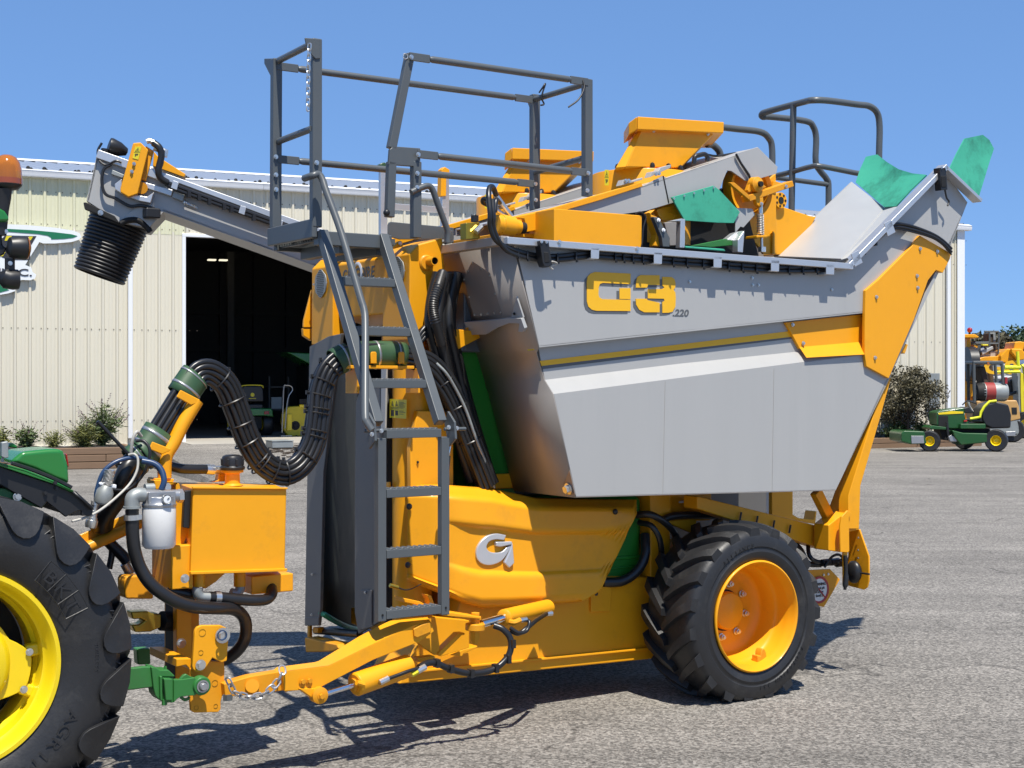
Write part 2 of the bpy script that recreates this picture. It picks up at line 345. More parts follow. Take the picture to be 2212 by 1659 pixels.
# roof
RY, RZ = 11.0, EAVE+1.95
def roofsheet():
    prof = []
    for k in range(3):
        x = k*.3048; prof += [(x, 0), (x+.03, .034), (x+.06, .034), (x+.09, 0), (x+.2, 0)]
    prof.append((.914, 0))
    return MB().grid([[(x, -.10, EAVE+.15+h) for x, h in prof], [(x, RY, RZ+h) for x, h in prof]])
rs = obj('roof_sheet', roofsheet(), M['roof'], shed, fix=False); x = XL-.9; rs.location = (x, 0, 0); x += .914
while x < XR-.05:
    q = inst(rs, (x, 0, 0), shed)
    if x+.914 > XR+.15: q.scale.x = (XR+.15-x)/.914
    x += .914
obj('ridge_cap', MB().prism([(XL-1, RY-.25, RZ-.0), (XL-1, RY, RZ+.09), (XL-1, RY+.25, RZ+.0)], (XR-XL+1, 0, 0)), M['trim'], shed)
obj('roof_slope', MB().grid([[(XL-1, RY, RZ), (XR, RY, RZ)], [(XL-1, 2*RY, EAVE+.2), (XR, 2*RY, EAVE+.2)]]), M['roof'], shed, fix=False)
obj('gable_wall', MB().prism([(XR+.004, 0, 0), (XR+.004, 2*RY, 0), (XR+.004, 2*RY, EAVE+.1), (XR+.004, RY, RZ-.05), (XR+.004, 0, EAVE+.1)], (.08, 0, 0)), M['wall'], shed)
obj('floor_slab', MB().box(XL, XR, .12, 2*RY, -.1, FL-.004), M['concrete'], shed)
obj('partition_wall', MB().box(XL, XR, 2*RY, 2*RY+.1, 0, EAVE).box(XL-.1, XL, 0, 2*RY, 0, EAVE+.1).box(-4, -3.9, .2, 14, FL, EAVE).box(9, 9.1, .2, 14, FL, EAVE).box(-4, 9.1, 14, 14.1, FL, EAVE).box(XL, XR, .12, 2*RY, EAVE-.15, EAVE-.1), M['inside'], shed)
for x, y in ((459, 560), (484, 560.5)):
    p = W(x, y, 9.); obj('ceiling_light', MB().box(p.x-.11, p.x+.11, 9.0, 9.2, p.z-.04, p.z), M['lamp'], shed)
def pipe(x, y0, z1, w=.1):
    q = W(x, 800); obj('downspout', MB().box(q.x-w/2, q.x+w/2, -.13, -.045, y0, z1), M['trim'], shed, .012)
pipe(280, FL+.1, EAVE); pipe(2044, FL-.2, EAVE, .12); pipe(1034, FL, EAVE, .11)
obj('corner_trim', MB().box(XR-.18, XR+.09, -.055, -.04, FL-.3, EAVE).box(XR+.086, XR+.094, -.05, .2, FL-.3, EAVE), M['trim'], shed)
obj('sill_trim', MB().box(XL, -.09, -.05, -.01, FL-.09, FL-.04), M['trim'], shed)
q = W(2010, 843); obj('meter_box', MB().box(q.x-.2, q.x+.2, -.16, -.04, q.z-.5, q.z+.48), M['galv'], shed, .01)
obj('roof_jack', MB().ball((W(170, 370).x, .0, EAVE+.17), .04), M['black'], shed)
for xx in (60, 95, 202, 400, 423, 508, 560, 655, 745, 775, 920):
    p = W(xx, 375); obj('closure_plug', MB().ball((p.x, -.06, EAVE+.175), .045, 8), M['black'], shed)

sw = MB()
for zz_ in (.95, 2.95, SEAM+.05, SEAM+.75):
    xx = XL
    while xx < (0 if zz_ < DT else XR):
        for d_ in (.10, .27): sw.cbox((xx+d_, -.006, zz_), .018, .012, .018)
        xx += .3048
xx = DW+.2
while xx < XR-.2:
    for zz_ in (.95, 2.95): sw.cbox((xx+.1, -.006, zz_), .018, .012, .018)
    xx += .3048
obj('sheet_screws', sw, M['bark'], shed, kind='stuff')
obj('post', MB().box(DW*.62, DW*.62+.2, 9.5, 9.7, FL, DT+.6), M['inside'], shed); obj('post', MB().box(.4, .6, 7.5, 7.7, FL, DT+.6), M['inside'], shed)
gi = MB()
for zz_ in (1.6, 2.8, 4.0): gi.box(-3.8, 9., 13.8, 13.98, zz_, zz_+.18)
for i_ in range(12): gi.box(-3.8+i_*1.1, -3.74+i_*1.1, 13.75, 13.9, FL, EAVE-.2)
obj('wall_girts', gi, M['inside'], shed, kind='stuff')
# ---- the sign on the wall: white backing, green swooshes, dark letter shapes
sign = thing('wall_sign', 'white and green shaped business sign ending in the letters C. on the cream wall', 'sign', BO, BROT)
def wp(xy, d0, th, m, nm):
    obj(nm, MB().prism([W(x, y, d0) for x, y in xy], (0, th, 0)), m, sign)
def s1(cx, cy): return (.198*cx, 328.3+.198*cy)
outl = [(-260, 790), (100, 792), (300, 800), (600, 828), (800, 860), (870, 890), (888, 930), (860, 960), (780, 985), (600, 1000), (470, 1000), (430, 985), (275, 1235), (340, 1262), (355, 1310), (395, 1340), (385, 1380), (330, 1402), (240, 1398), (170, 1420), (165, 1520), (90, 1545), (-50, 1570), (-260, 1580)]
wp([s1(*p) for p in outl], -.11, .05, M['signwhite'], 'backing_board')
wp([s1(*p) for p in [(-260, 842), (100, 842), (350, 855), (600, 878), (780, 900), (845, 918), (800, 938), (700, 950), (560, 955), (555, 935), (520, 915), (420, 898), (240, 885), (60, 870), (-260, 868)]], -.118, .006, M['signgreen'], 'swoosh')
wp([s1(*p) for p in [(-260, 1545), (-260, 1380), (0, 1420), (40, 1480), (100, 1508), (0, 1535)]], -.118, .006, M['signgreen'], 'swoosh')
wp([s1(*p) for p in [(60, 912), (398, 920), (330, 1035), (330, 1180), (100, 1180), (20, 1150), (-40, 1000)]], -.116, .005, M['ink'], 'letter_shadow')
wp([s1(*p) for p in [(70, 918), (130, 918), (105, 970), (50, 970)]], -.121, .005, M['decal'], 'letter_stroke')
wp([s1(*p) for p in [(315, 925), (360, 925), (335, 965), (290, 965)]], -.121, .005, M['decal'], 'letter_stroke')
wp([s1(*p) for p in [(0, 1095), (60, 1095), (30, 1140), (-30, 1140)]], -.121, .005, M['decal'], 'letter_stroke')
c = W(*s1(275, 1321), -.118); text('lettering', 'C.', M['ink'], sign, c, (1, 0, 0), (0, 0, 1), .215, bold=.012, sx=1.5, depth=.008)
c = W(*s1(160, 1321), -.118); text('lettering', 'IN', M['ink'], sign, c+Vector((-.2, 0, 0)), (1, 0, 0), (0, 0, 1), .215, bold=.02, sx=1.2, depth=.008)

# ---- raised timber beds
def bed(name, label, x0, x1, y0, y1, n, hgt, z0):
    b = thing(name, label, 'raised bed', BO, BROT)
    proto = {}
    for i in range(n):
        x = x0-(i % 2)*1.1
        while x < x1-.05:
            e = min(x+2.44, x1); s0 = max(x, x0)
            o = obj('timber', MB().box(s0+.004, e-.004, y0+random.uniform(-.012, .012), y0+.14, z0+i*hgt+.005, z0+(i+1)*hgt-.005), M['wood'], b, .012); x = e
        obj('end_timber', MB().box(x1-.14, x1, y0+.15, y1, z0+i*hgt+.003, z0+(i+1)*hgt-.003), M['wood'], b, .01)
    rows = []
    for i in range(9):
        y = y0+.13+(y1-y0-.13)*i/8
        rows.append([(x0+(x1-x0-.1)*j/60, y, z0+n*hgt-.03+random.uniform(-.02, .035)) for j in range(61)])
    obj('mulch', MB().grid(rows), M['mulch'], b, kind='stuff'); return b
bed('raised_bed', 'three-timber-high raised flower bed against the left part of the shed wall', XL, W(300, 1000, -1.9).x, -1.9, -.06, 3, .147, 0)
bed('raised_bed', 'low timber-edged flower bed at the far right corner of the shed', W(1820, 950).x, W(2068, 950).x, -1.0, -.06, 2, .15, -.02)

# ---- plants
def leafquad(mb, c, L, wd, d=None):
    d = Vector((random.gauss(0, 1), random.gauss(0, 1), random.gauss(0, 1))).normalized() if d is None else Vector(d).normalized()
    n = Vector((random.gauss(0, 1), random.gauss(0, 1), random.gauss(0, 1))); x = d.cross(n); x = x.normalized() if x.length > 1e-4 else d.orthogonal().normalized()
    c = Vector(c); mb.add([c, c+d*L*.5+x*wd/2, c+d*L, c+d*L*.5-x*wd/2], [(0, 1, 2, 3)])
def bush(name, label, cat, at, hgt, wid, stems, leaves, m, L=.09, wd=.025, spikes=0, group=None, droop=.3):
    t = thing(name, label, cat, at, 0, group); st = MB(); lf = MB(); sp = MB()
    for i in range(stems):
        a = random.uniform(0, 2*PI); r = wid*(random.random()**.6); h = hgt*random.uniform(.65, 1.)*(1-.35*(r/wid)**2)
        p = cr([(0+random.uniform(-.05, .05), random.uniform(-.05, .05), -.02), (math.cos(a)*r*.35, math.sin(a)*r*.35, h*.5), (math.cos(a)*r, math.sin(a)*r, h)], 5)
        st.tube(p, .006, 4)
        for k in range(leaves//stems):
            q = p[int(random.uniform(.2, 1)*(len(p)-1))]+Vector((random.gauss(0, .05), random.gauss(0, .05), random.gauss(0, .04)))
            b = random.uniform(0, 2*PI); leafquad(lf, q, L*random.uniform(.6, 1.3), wd*random.uniform(.7, 1.3), (math.cos(b), math.sin(b), random.uniform(-droop, .7)))
        if i < spikes:
            e = p[-1]; d = Vector((math.cos(a)*.6, math.sin(a)*.6, random.uniform(.4, 1.1)))
            for k in range(16): leafquad(sp, e+d*k*.012, .035, .018)
    obj('stem', st, M['leafy'], t); obj('foliage', lf, m, t, fix=False)
    if spikes: obj('flower_spike', sp, M['pet'], t, fix=False)
    return t
def bw(x, y, d): q = W(x, y, d); return BO+BU*q.x+BV*q.y+Vector((0, 0, q.z))
bz = .41
def bedpt(x, d): p = bw(x, 960, d); p.z = bz; return p
bush('flowering_shrub', 'tall airy grey-green shrub with drooping flower spikes beside the white downspout', 'shrub', bedpt(222, -.9), 1.0, .55, 46, 2100, M['leaf'], .12, .022, 24)
bush('ornamental_grass', 'tufted dry-tipped grass clump just left of the tall flowering shrub', 'plant', bedpt(182, -1.1), .55, .42, 60, 1500, M['leafy'], .16, .014, 10)
bush('garden_plant', 'low yellow-tipped bushy plant between the grass clump and the upright leafy plant', 'plant', bedpt(117, -1.1), .38, .32, 30, 900, M['leafy'], .05, .018, 0)
bush('garden_plant', 'upright leafy plant with thin dark stems behind the tractor fender', 'plant', bedpt(57, -1.0), .55, .28, 26, 700, M['leaf'], .08, .04, 8)
bush('garden_plant', 'pale leafy plant at the left edge of the picture below the lamps', 'plant', bedpt(4, -1.0), .5, .28, 22, 500, M['leafy'], .08, .04)
def crown(name, label, at, hgt, cw, ch, cz, n, m, L, group=None, cat='tree', trunk=.18, lobes=9, stemm='bark', gap=.0):
    t = thing(name, label, cat, at, 0, group); tr = MB(); tr.tube(cr([(0, 0, -.05), (random.uniform(-.1, .1)*trunk*6, 0, cz*.5), (0, 0, cz+ch*.5)], 4), [trunk*(1-.06*i) for i in range(9)], 7)
    lf = MB(); cs = []
    for i in range(lobes):
        a = random.uniform(0, 2*PI); r = cw*random.uniform(.2, .75); z = cz+ch*random.uniform(-.6, .75); c_ = Vector((math.cos(a)*r, math.sin(a)*r, z)); cs.append((c_, random.uniform(.28, .5)*cw))
        tr.tube(cr([(0, 0, max(.1, z*.45)), c_*.6+Vector((0, 0, z*.25)), c_], 3), [trunk*.35]*4+[trunk*.2]*3, 5)
    for i in range(n):
        c_, r = random.choice(cs); d = Vector((random.gauss(0, 1), random.gauss(0, 1), random.gauss(0, 1))).normalized()*r*random.random()**.38
        p = c_+Vector((d.x, d.y, d.z*ch/cw)); leafquad(lf, p, L*random.uniform(.5, 1.3), L*.6*random.uniform(.5, 1.2))
    obj('trunk', tr, M[stemm], t); obj('crown', lf, m, t, fix=False); return t
p = bw(1962, 900, -.75); p.z = .25
crown('shrub', 'large brownish-green leaved shrub against the right end of the shed', p, 2.2, .95, .85, 1.15, 9000, M['purple'], .085, cat='shrub', trunk=.035, lobes=22)
for x, d, h, lab in ((1925, -.7, .35, 'low bright green plants left of the brownish shrub trunk'), (1988, -.75, .55, 'small broad-leaved bush under the brownish shrub, behind the mower'), (1945, -.4, .6, 'taller dark green climber under the brownish shrub')):
    p = bw(x, 940, d); p.z = .25; bush('garden_plant', lab, 'plant', p, h, .35, 20, 700, M['leaf'], .09, .05)
tr_ = [(2088, 100, 2.0, 8.8, 'leaf2'), (2132, 92, 2.1, 5.6, 'purple'), (2165, 105, 3.2, 7.3, 'leaf2'), (2203, 110, 2.4, 5.6, 'leaf2'), (2240, 104, 3.4, 6.8, 'leaf2')]
labs = ['tall dark green tree seen just beside the shed corner', 'low dark reddish tree behind the railings of the distant yellow harvester', 'broad green tree beyond the distant yellow hopper', 'narrow green tree at the right, its crown nearest the blue gap', 'tall green tree at the right edge of the picture']
hts = [5.0, 5.3, 6.2, 5.6, 7.0]
tops = [715, 713, 716, 722, 700]
for (x, Y, cw, hh, mm), lab, tp in zip(tr_, labs, tops):
    top = C(x, tp, Y).z; b = C(x, 830, Y); b.z = 0
    crown('yard_tree', lab, b, top, cw, top*.33, top*.62, 5200, M[mm], .38, group='trees beyond the yard', trunk=.2, lobes=16)

# ---- metal tray on the ramp
tb = thing('metal_box', 'shallow grey metal box lying on the concrete in front of the doorway', 'box', BO, BROT)
q = W(606, 972, -2.2); zz = .39
obj('tray', MB().box(q.x-.26, q.x+.20, -2.5, -1.95, zz, zz+.13), M['galv'], tb, .01); obj('lid', MB().box(q.x-.27, q.x+.21, -2.51, -1.94, zz+.135, zz+.155), M['galv'], tb, .004)
lit = MB()
for i in range(110):
    q = W(random.uniform(575, 700), 990, -3.4+random.gauss(0, .7)); yy = -3.2+random.gauss(0, .55); t_ = max(0, min(1, (yy+10)/10.2)); lit.cbox((q.x+random.gauss(0, .2), yy, FL*(t_*t_*(3-2*t_))+.012), random.uniform(.03, .13), random.uniform(.03, .1), .012, Matrix.Rotation(random.uniform(0, 3), 3, 'Z'))
lo_ = obj('leaf_litter', lit, M['bark'], kind='stuff'); lo_.location = BO; lo_.rotation_euler = (0, 0, BROT)

# ---- things standing in the doorway
def wheel(mb_t, mb_r, c, ax, r, wd, rr, n=24):
    c = Vector(c); h = wd/2
    mb_t.lathe([(rr, -h*.9), (r*.9, -h), (r*.98, -h*.75), (r, -h*.4), (r, h*.4), (r*.98, h*.75), (r*.9, h), (rr, h*.9)], c, ax, n)
    mb_r.lathe([(.001, -h*.35), (rr*.35, -h*.5), (rr*.8, -h*.3), (rr*.92, -h*.85), (rr*1.03, -h*.95), (rr*1.03, h*.95), (rr*.92, h*.85), (rr*.8, h*.3), (rr*.35, h*.5), (.001, h*.35)], c, ax, n)
def tyres(par, specs, ax, m_r='jdyellow'):
    for c, r, wd, rr in specs:
        t = MB(); q = MB(); wheel(t, q, c, ax, r, wd, rr); w_ = obj('tyre', t, M['rubber'], par, .008); obj('rim', q, M[m_r], w_)
lt = thing('lawn_tractor', 'green lawn tractor with a black high-backed seat parked inside the doorway', 'lawn tractor', BO, BROT)
D0 = 3.0
def wq(x, y, d=D0): return W(x, y, d)
k1 = wq(560, 945); sx_ = wq(541, 870)
cx_ = sx_.x+.05
sm = MB().prism([(cx_-.30, D0, FL+.85), (cx_-.28, D0, FL+1.18), (cx_-.22, D0, FL+1.26), (cx_+.22, D0, FL+1.26), (cx_+.28, D0, FL+1.18), (cx_+.30, D0, FL+.85)], (0, .12, 0)).box(cx_-.28, cx_+.28, D0, D0+.5, FL+.66, FL+.80)
st_ = obj('seat', sm, M['plastic'], lt, .04, seg=3)
obj('piping', MB().tube(cr([(cx_-.30, D0-.008, FL+.88), (cx_-.28, D0-.008, FL+1.18), (cx_-.22, D0-.008, FL+1.265), (cx_+.22, D0-.008, FL+1.265), (cx_+.27, D0-.008, FL+1.2)], 3), .014, 6), M['decal'], lt)
obj('badge', MB().lathe([(.001, 0), (.05, 0), (.05, .006), (.001, .006)], (cx_, D0-.012, FL+1.03), (0, 1, 0), 18).box(cx_-.09, cx_+.09, D0-.012, D0-.004, FL+.93, FL+.945), M['decal'], lt)
obj('fender', MB().prism([(cx_-.48, D0-.1, FL+.64), (cx_-.44, D0-.1, FL+.69), (cx_+.46, D0-.1, FL+.69), (cx_+.5, D0-.1, FL+.62), (cx_+.52, D0-.1, FL+.47), (cx_+.3, D0-.1, FL+.50), (cx_-.3, D0-.1, FL+.50), (cx_-.48, D0-.1, FL+.46)], (0, .8, 0)), M['jdgreen'], lt, .03)
obj('tail_light', MB().box(cx_+.27, cx_+.40, D0-.12, D0-.09, FL+.54, FL+.62), M['redlens'], lt, .01)
tyres(lt, [((cx_+.42, D0+.25, FL+.28), .28, .26, .14), ((cx_-.42, D0+.25, FL+.28), .28, .26, .14)], (1, 0, 0))
obj('frame', MB().box(cx_-.25, cx_+.25, D0+.05, D0+.6, FL+.18, FL+.48).cyl((cx_, D0+.0, FL+.12), (cx_, D0, FL+.45), .02), M['black'], lt)
ht = thing('hand_truck', 'pale steel hand truck leaning beside the yellow mower deck in the doorway', 'hand truck', BO, BROT)
a, b = wq(613, 833, 2.3), wq(609, 935, 2.3)
obj('frame', MB().tube(cr([b, (b+a)/2, a+Vector((0, 0, -.05)), a+Vector((.06, 0, 0)), a+Vector((.18, 0, -.02)), a+Vector((.22, 0, -.12)), a+Vector((.10, 0, -.35)), b+Vector((.08, 0, .1))], 4), .016, 7), M['strap'], ht)
obj('toe_plate', MB().box(b.x-.08, b.x+.2, b.y-.2, b.y, FL+.01, FL+.03), M['strap'], ht)
M['decky'] = mat('scuffed_yellow', (.60, .46, .02), .5, var=.12, scale=6, dirt=.7, dirtcol=(.10, .08, .03)); dk = thing('mower_deck', 'scuffed yellow mower deck stood on its edge just inside the doorway', 'mower deck', BO, BROT)
def dq(cx, cy): return (460*.8641+.1406*cx, 777.7+.1406*cy)
obj('shell', MB().prism([W(*dq(*p), 2.4) for p in [(1580, 1210), (1590, 1150), (1535, 1080), (1515, 950), (1525, 840), (1600, 720), (1830, 705), (1990, 720), (1990, 1180), (1640, 1175)]], (0, .22, 0)), M['decky'], dk, .03)
p = W(*dq(1715, 1010), 2.38); obj('spindle', MB().lathe([(.001, -.03), (.05, -.03), (.06, .01), (.115, .015), (.12, .04)], p, (0, 1, 0), 20), M['black'], dk)
obj('bracket', MB().box(p.x-.22, p.x-.1, 2.36, 2.41, p.z-.12, p.z+.28).box(p.x+.1, p.x+.28, 2.37, 2.41, p.z+.45, p.z+.52), M['jdyellow'], dk, .008)
obj('slot', MB().box(p.x+.1, p.x+.28, 2.385, 2.41, p.z+.54, p.z+.66).box(p.x+.26, p.x+.3, 2.385, 2.41, p.z-.2, p.z-.1).box(p.x-.0, p.x+.05, 2.385, 2.41, p.z-.3, p.z-.24), M['black'], dk)
cart = thing('hand_cart', 'two-wheeled cart with yellow wheels standing in the dark left side of the doorway', 'cart', BO, BROT)
for x, y in ((508, 926), (541, 929)):
    p = W(x, y, 3.2); m1 = MB(); m2 = MB(); wheel(m1, m2, (p.x, p.y, FL+.2), (.9, .3, 0), .2, .07, .15); w_ = obj('tyre', m1, M['rubber'], cart); obj('rim', m2, M['jdyellow'], w_)
p = W(524, 930, 3.2); obj('frame', MB().box(p.x-.2, p.x+.25, 3.1, 3.5, FL+.2, FL+.26).tube([(p.x-.1, 3.1, FL+.15), (p.x+.15, 3.2, FL+.75)], .015), M['galv'], cart)
obj('bin', MB().box(p.x-.05, p.x+.22, 3.15, 3.5, FL+.26, FL+.62), M['red'], cart)
ss = thing('shop_shelf', 'dark steel shelf with pale boxes deep inside the shed behind the lawn tractor', 'shelf', BO, BROT)
p = W(583, 900, 5.); obj('frame', MB().box(p.x-.05, p.x+.5, 4.9, 5.3, FL, FL+.04).box(p.x-.05, p.x+.5, 4.9, 5.3, FL+.6, FL+.64).box(p.x-.06, p.x-.02, 4.9, 4.95, FL, FL+1.5).box(p.x+.46, p.x+.5, 4.9, 4.95, FL, FL+1.5).box(p.x-.05, p.x+.5, 4.9, 5.3, FL+1.2, FL+1.24), M['inside'], ss)
obj('box', MB().box(p.x+.02, p.x+.3, 4.92, 5.2, FL+.645, FL+.95), M['galv'], ss)
gt = thing('green_implement', 'sloping dark green machine hood standing inside the shed, right of the doorway', 'implement', BO, BROT)
p = W(655, 770, 4.); obj('hood', MB().prism([(p.x-.5, 3.8, p.z+.1), (p.x+1.0, 3.8, p.z+.05), (p.x+1.0, 3.8, p.z-.3), (p.x+.2, 3.8, p.z-.25)], (0, 1.2, 0)), M['jdgreen'], gt, .03); obj('body', MB().box(p.x+.1, p.x+1., 3.9, 5, FL, p.z-.26), M['black'], gt)
# ------------------------------------------------------------ machines at the right, beyond the corner of the shed
def bp(cx, cy): return 1831.9+.2396*cx, 674+.2396*cy
def bq(cx, cy): return 2380*.8641+.1719*cx, 800*.8641+.1719*cy
class Fig:
    def __init__(s, name, label, cat, Y, ax, mp, group=None):
        s.Y = Y; s.mp = mp; b = C(*mp(ax, 800), Y); b.z = 0; s.b = b; s.t = thing(name, label, cat, b, 0, group)
    def q(s, cx, cy, dy=0.): return C(*s.mp(cx, cy), s.Y+dy)-s.b
    def pr(s, name, m, xy, d0, d1, bev=.012, par=None, label=None):      # traced outline, given real depth
        return obj(name, MB().prism([s.q(x, y, 0)+Vector((0, d0, 0)) for x, y in xy], (0, d1-d0, 0)), m, par or s.t, bev, label)
    def tb(s, name, m, xy, d, r, par=None, n=8): return obj(name, MB().tube([s.q(x, y, 0)+Vector((0, d, 0)) for x, y in xy], r, n), m, par or s.t)
    def wh(s, cx, cy, r, wd, rr, d, ax=(.25, 1, 0), m_r='jdyellow', zc=None):
        t = MB(); q = MB(); c = s.q(cx, cy)+Vector((0, d, 0)); c.z = r if zc is None else zc
        wheel(t, q, c, ax, r, wd, rr); w_ = obj('wheel', t, M['rubber'], s.t, .008); obj('rim', q, M[m_r], w_)
f = Fig('riding_mower', 'green three-reel riding mower with yellow-trimmed seat parked on the asphalt at far right', 'mower', 37.3, 900, bp)
f.pr('hood', M['dgreen'], [(760, 905), (800, 890), (1010, 862), (1020, 960), (1060, 1000), (1170, 1000), (1180, 1050), (880, 1050), (765, 1020)], -.35, .35, .03)
f.pr('hood_stripe', M['jdyellow'], [(775, 910), (900, 893), (1000, 898), (1000, 915), (780, 925)], -.362, -.35, .004)
f.pr('radiator_grille', M['black'], [(778, 935), (865, 935), (865, 1035), (778, 1030)], -.365, -.35)
f.pr('fuel_tank', M['plastic'], [(1170, 880), (1215, 830), (1290, 808), (1400, 835), (1425, 930), (1420, 1045), (1250, 1050), (1190, 1020), (1160, 960)], -.42, .42, .05)
f.pr('fuel_cap', M['redlens'], [(1290, 825), (1335, 822), (1335, 845), (1290, 845)], -.2, -.05, .02)
f.tb('seat_edge', M['lime'], [(1055, 962), (1100, 955), (1145, 945), (1155, 900), (1185, 850), (1230, 808), (1290, 802)], -.40, .035)
f.pr('seat', M['plastic'], [(1060, 970), (1140, 960), (1160, 900), (1200, 840), (1250, 815), (1230, 900), (1190, 990), (1060, 990)], -.38, .2, .03)
f.pr('console', M['plastic'], [(1010, 870), (1050, 855), (1110, 905), (1080, 915), (1020, 910)], -.3, .3, .02)
f.tb('steering_wheel', M['plastic'], [(1020, 840), (1060, 800), (1110, 815), (1150, 830)], -.1, .018)
f.tb('steering_column', M['zinc'], [(1075, 812), (1085, 850), (1115, 900)], -.1, .025)
f.pr('running_board', M['dgreen'], [(960, 1005), (1185, 1005), (1185, 1050), (960, 1050)], -.5, -.2, .02)
f.pr('mower_body', M['black'], [(800, 1040), (1240, 1050), (1300, 1150), (1100, 1190), (820, 1150)], -.25, .35)
f.pr('cutting_reel', M['dgreen'], [(415, 1085), (440, 1065), (620, 1070), (640, 1180), (500, 1185), (415, 1160)], -.7, .5, .03)
f.pr('reel_roller', M['strap'], [(500, 1110), (610, 1110), (615, 1175), (505, 1178)], -.72, -.70, .004)
f.pr('cutting_reel', M['dgreen'], [(880, 1060), (980, 1085), (1200, 1090), (1200, 1170), (960, 1195), (900, 1120)], -.55, .2, .03)
f.tb('lift_arm', M['dgreen'], [(700, 1040), (830, 1030), (900, 1090)], -.3, .03)
f.pr('deck_guard', M['dgreen'], [(690, 1040), (720, 1020), (840, 1035), (860, 1060), (700, 1055)], -.45, .3, .02)
f.tb('lift_cylinder', M['plastic'], [(845, 990), (855, 1110)], -.45, .035); f.pr('pivot_housing', M['strap'], [(850, 1120), (875, 1105), (940, 1130), (930, 1165), (870, 1165)], -.5, -.38, .02)
f.wh(692, 1140, .272, .26, .125, -.45, (.36, 1, 0)); f.wh(1278, 1160, .29, .30, .13, -.5, (.42, 1, 0)); f.wh(1130, 1160, .27, .25, .11, .75, (.42, 1, 0))
f.pr('lever', M['redlens'], [(1000, 972), (1030, 972), (1030, 990), (1000, 990)], -.42, -.36)

f = Fig('forklift', 'tan gas forklift with dark overhead guard behind the green mower', 'forklift', 43., 1350, bp)
f.pr('counterweight', M['fork'], [(1110, 800), (1470, 795), (1490, 850), (1505, 965), (1420, 985), (1110, 985)], -.5, .5, .04)
f.pr('body', M['galv'], [(1110, 985), (1505, 965), (1500, 1100), (1380, 1110), (1110, 1080)], -.48, .48, .04)
f.pr('vent', M['black'], [(1420, 860), (1468, 860), (1470, 920), (1425, 920)], -.515, -.5)
f.pr('grab_plate', M['strap'], [(1370, 1075), (1455, 1070), (1455, 1115), (1370, 1115)], -.53, -.48)
f.tb('guard_post', M['dark'], [(1095, 810), (1090, 450)], -.45, .05); f.tb('guard_post', M['dark'], [(1360, 780), (1340, 450)], -.45, .05); f.tb('guard_post', M['dark'], [(1130, 800), (1125, 450)], .45, .05); f.tb('guard_post', M['dark'], [(1395, 780), (1370, 460)], .45, .05)
f.pr('overhead_guard', M['dark'], [(1080, 445), (1345, 445), (1350, 475), (1080, 470)], -.5, .5, .02)
f.pr('seat_back', M['bark'], [(1165, 500), (1205, 490), (1225, 560), (1240, 690), (1200, 700), (1165, 560)], -.3, .3, .04)
gm_ = MB(); a = f.q(1130, 725)+Vector((0, -.3, 0)); b = f.q(1410, 725)+Vector((0, -.3, 0)); a.z = b.z
ln = (b-a).length; gm_.lathe([(.001, 0), (.2, .0), (.27, .06), (.29, .15), (.29, ln-.15), (.25, ln-.05), (.001, ln)], a, b-a, 24); gc = obj('gas_cylinder', gm_, M['galv'], f.t)
rm = MB(); rm.lathe([(.294, .22), (.294, .50)], a, b-a, 24); obj('red_band', rm, M['redwarm'], gc, fix=False)
hd = MB().lathe([(.12, -.04), (.25, -.02), (.292, .1), (.292, .2)], a, b-a, 20); obj('valve_end', hd, M['black'], gc, fix=False)
f.pr('tail_light', M['redlens'], [(1362, 590), (1385, 590), (1385, 650), (1362, 650)], -.52, -.45); f.pr('work_light', M['amber'], [(1200, 455), (1222, 455), (1222, 485), (1200, 485)], -.54, -.5)
f.wh(1450, 1110, .36, .3, .18, -.3, (.3, 1, 0), 'galv'); f.wh(1140, 1100, .36, .3, .18, -.3, (.3, 1, 0), 'galv')

f = Fig('harvester', 'older yellow grape harvester with red beacon standing far behind the forklift', 'harvester', 50., 300, bq)
f.pr('cab_post', M['yellow'], [(120, 235), (160, 235), (190, 480), (230, 500), (230, 530), (100, 530)], -.6, .6, .02)
f.pr('canopy', M['yellow'], [(60, 190), (200, 192), (245, 220), (240, 238), (60, 235)], -.8, .8, .05)
f.tb('beacon_stem', M['black'], [(220, 195), (220, 150)], 0, .04); o = f.q(222, 130); obj('beacon', MB().ball(o, .095, 14), M['redlens'], f.t)
f.pr('engine_cover', M['yellow'], [(205, 320), (285, 320), (280, 410), (210, 415)], -.5, .4, .03)
f.pr('conveyor', M['silver'], [(300, 400), (440, 335), (450, 370), (310, 450)], -.6, .4, .02); f.pr('body_panel', M['silver'], [(190, 420), (560, 395), (600, 470), (190, 480)], -.4, .6, .02)
f.pr('frame', M['yellow'], [(240, 490), (330, 470), (500, 460), (500, 520), (240, 525)], -.7, .7, .02); f.pr('fan_housing', M['yellow'], [(500, 460), (580, 370), (690, 380), (740, 500), (640, 550), (500, 540)], -.9, .3, .04)
f.pr('fan_cover', M['yellow'], [(610, 370), (740, 375), (790, 440), (770, 510), (690, 520), (610, 420)], -1.1, -.9, .04)
f.pr('outlet_hood', M['yellow'], [(650, 380), (665, 290), (720, 282), (800, 292), (790, 310), (770, 390)], -1.0, .0, .03)
f.pr('seat', M['bark'], [(415, 165), (480, 160), (515, 280), (550, 380), (470, 410), (430, 400)], -.3, .3, .06); f.pr('mirror_panel', M['galv'], [(420, 168), (505, 165), (510, 280), (480, 285), (475, 185), (420, 185)], -.35, -.3)
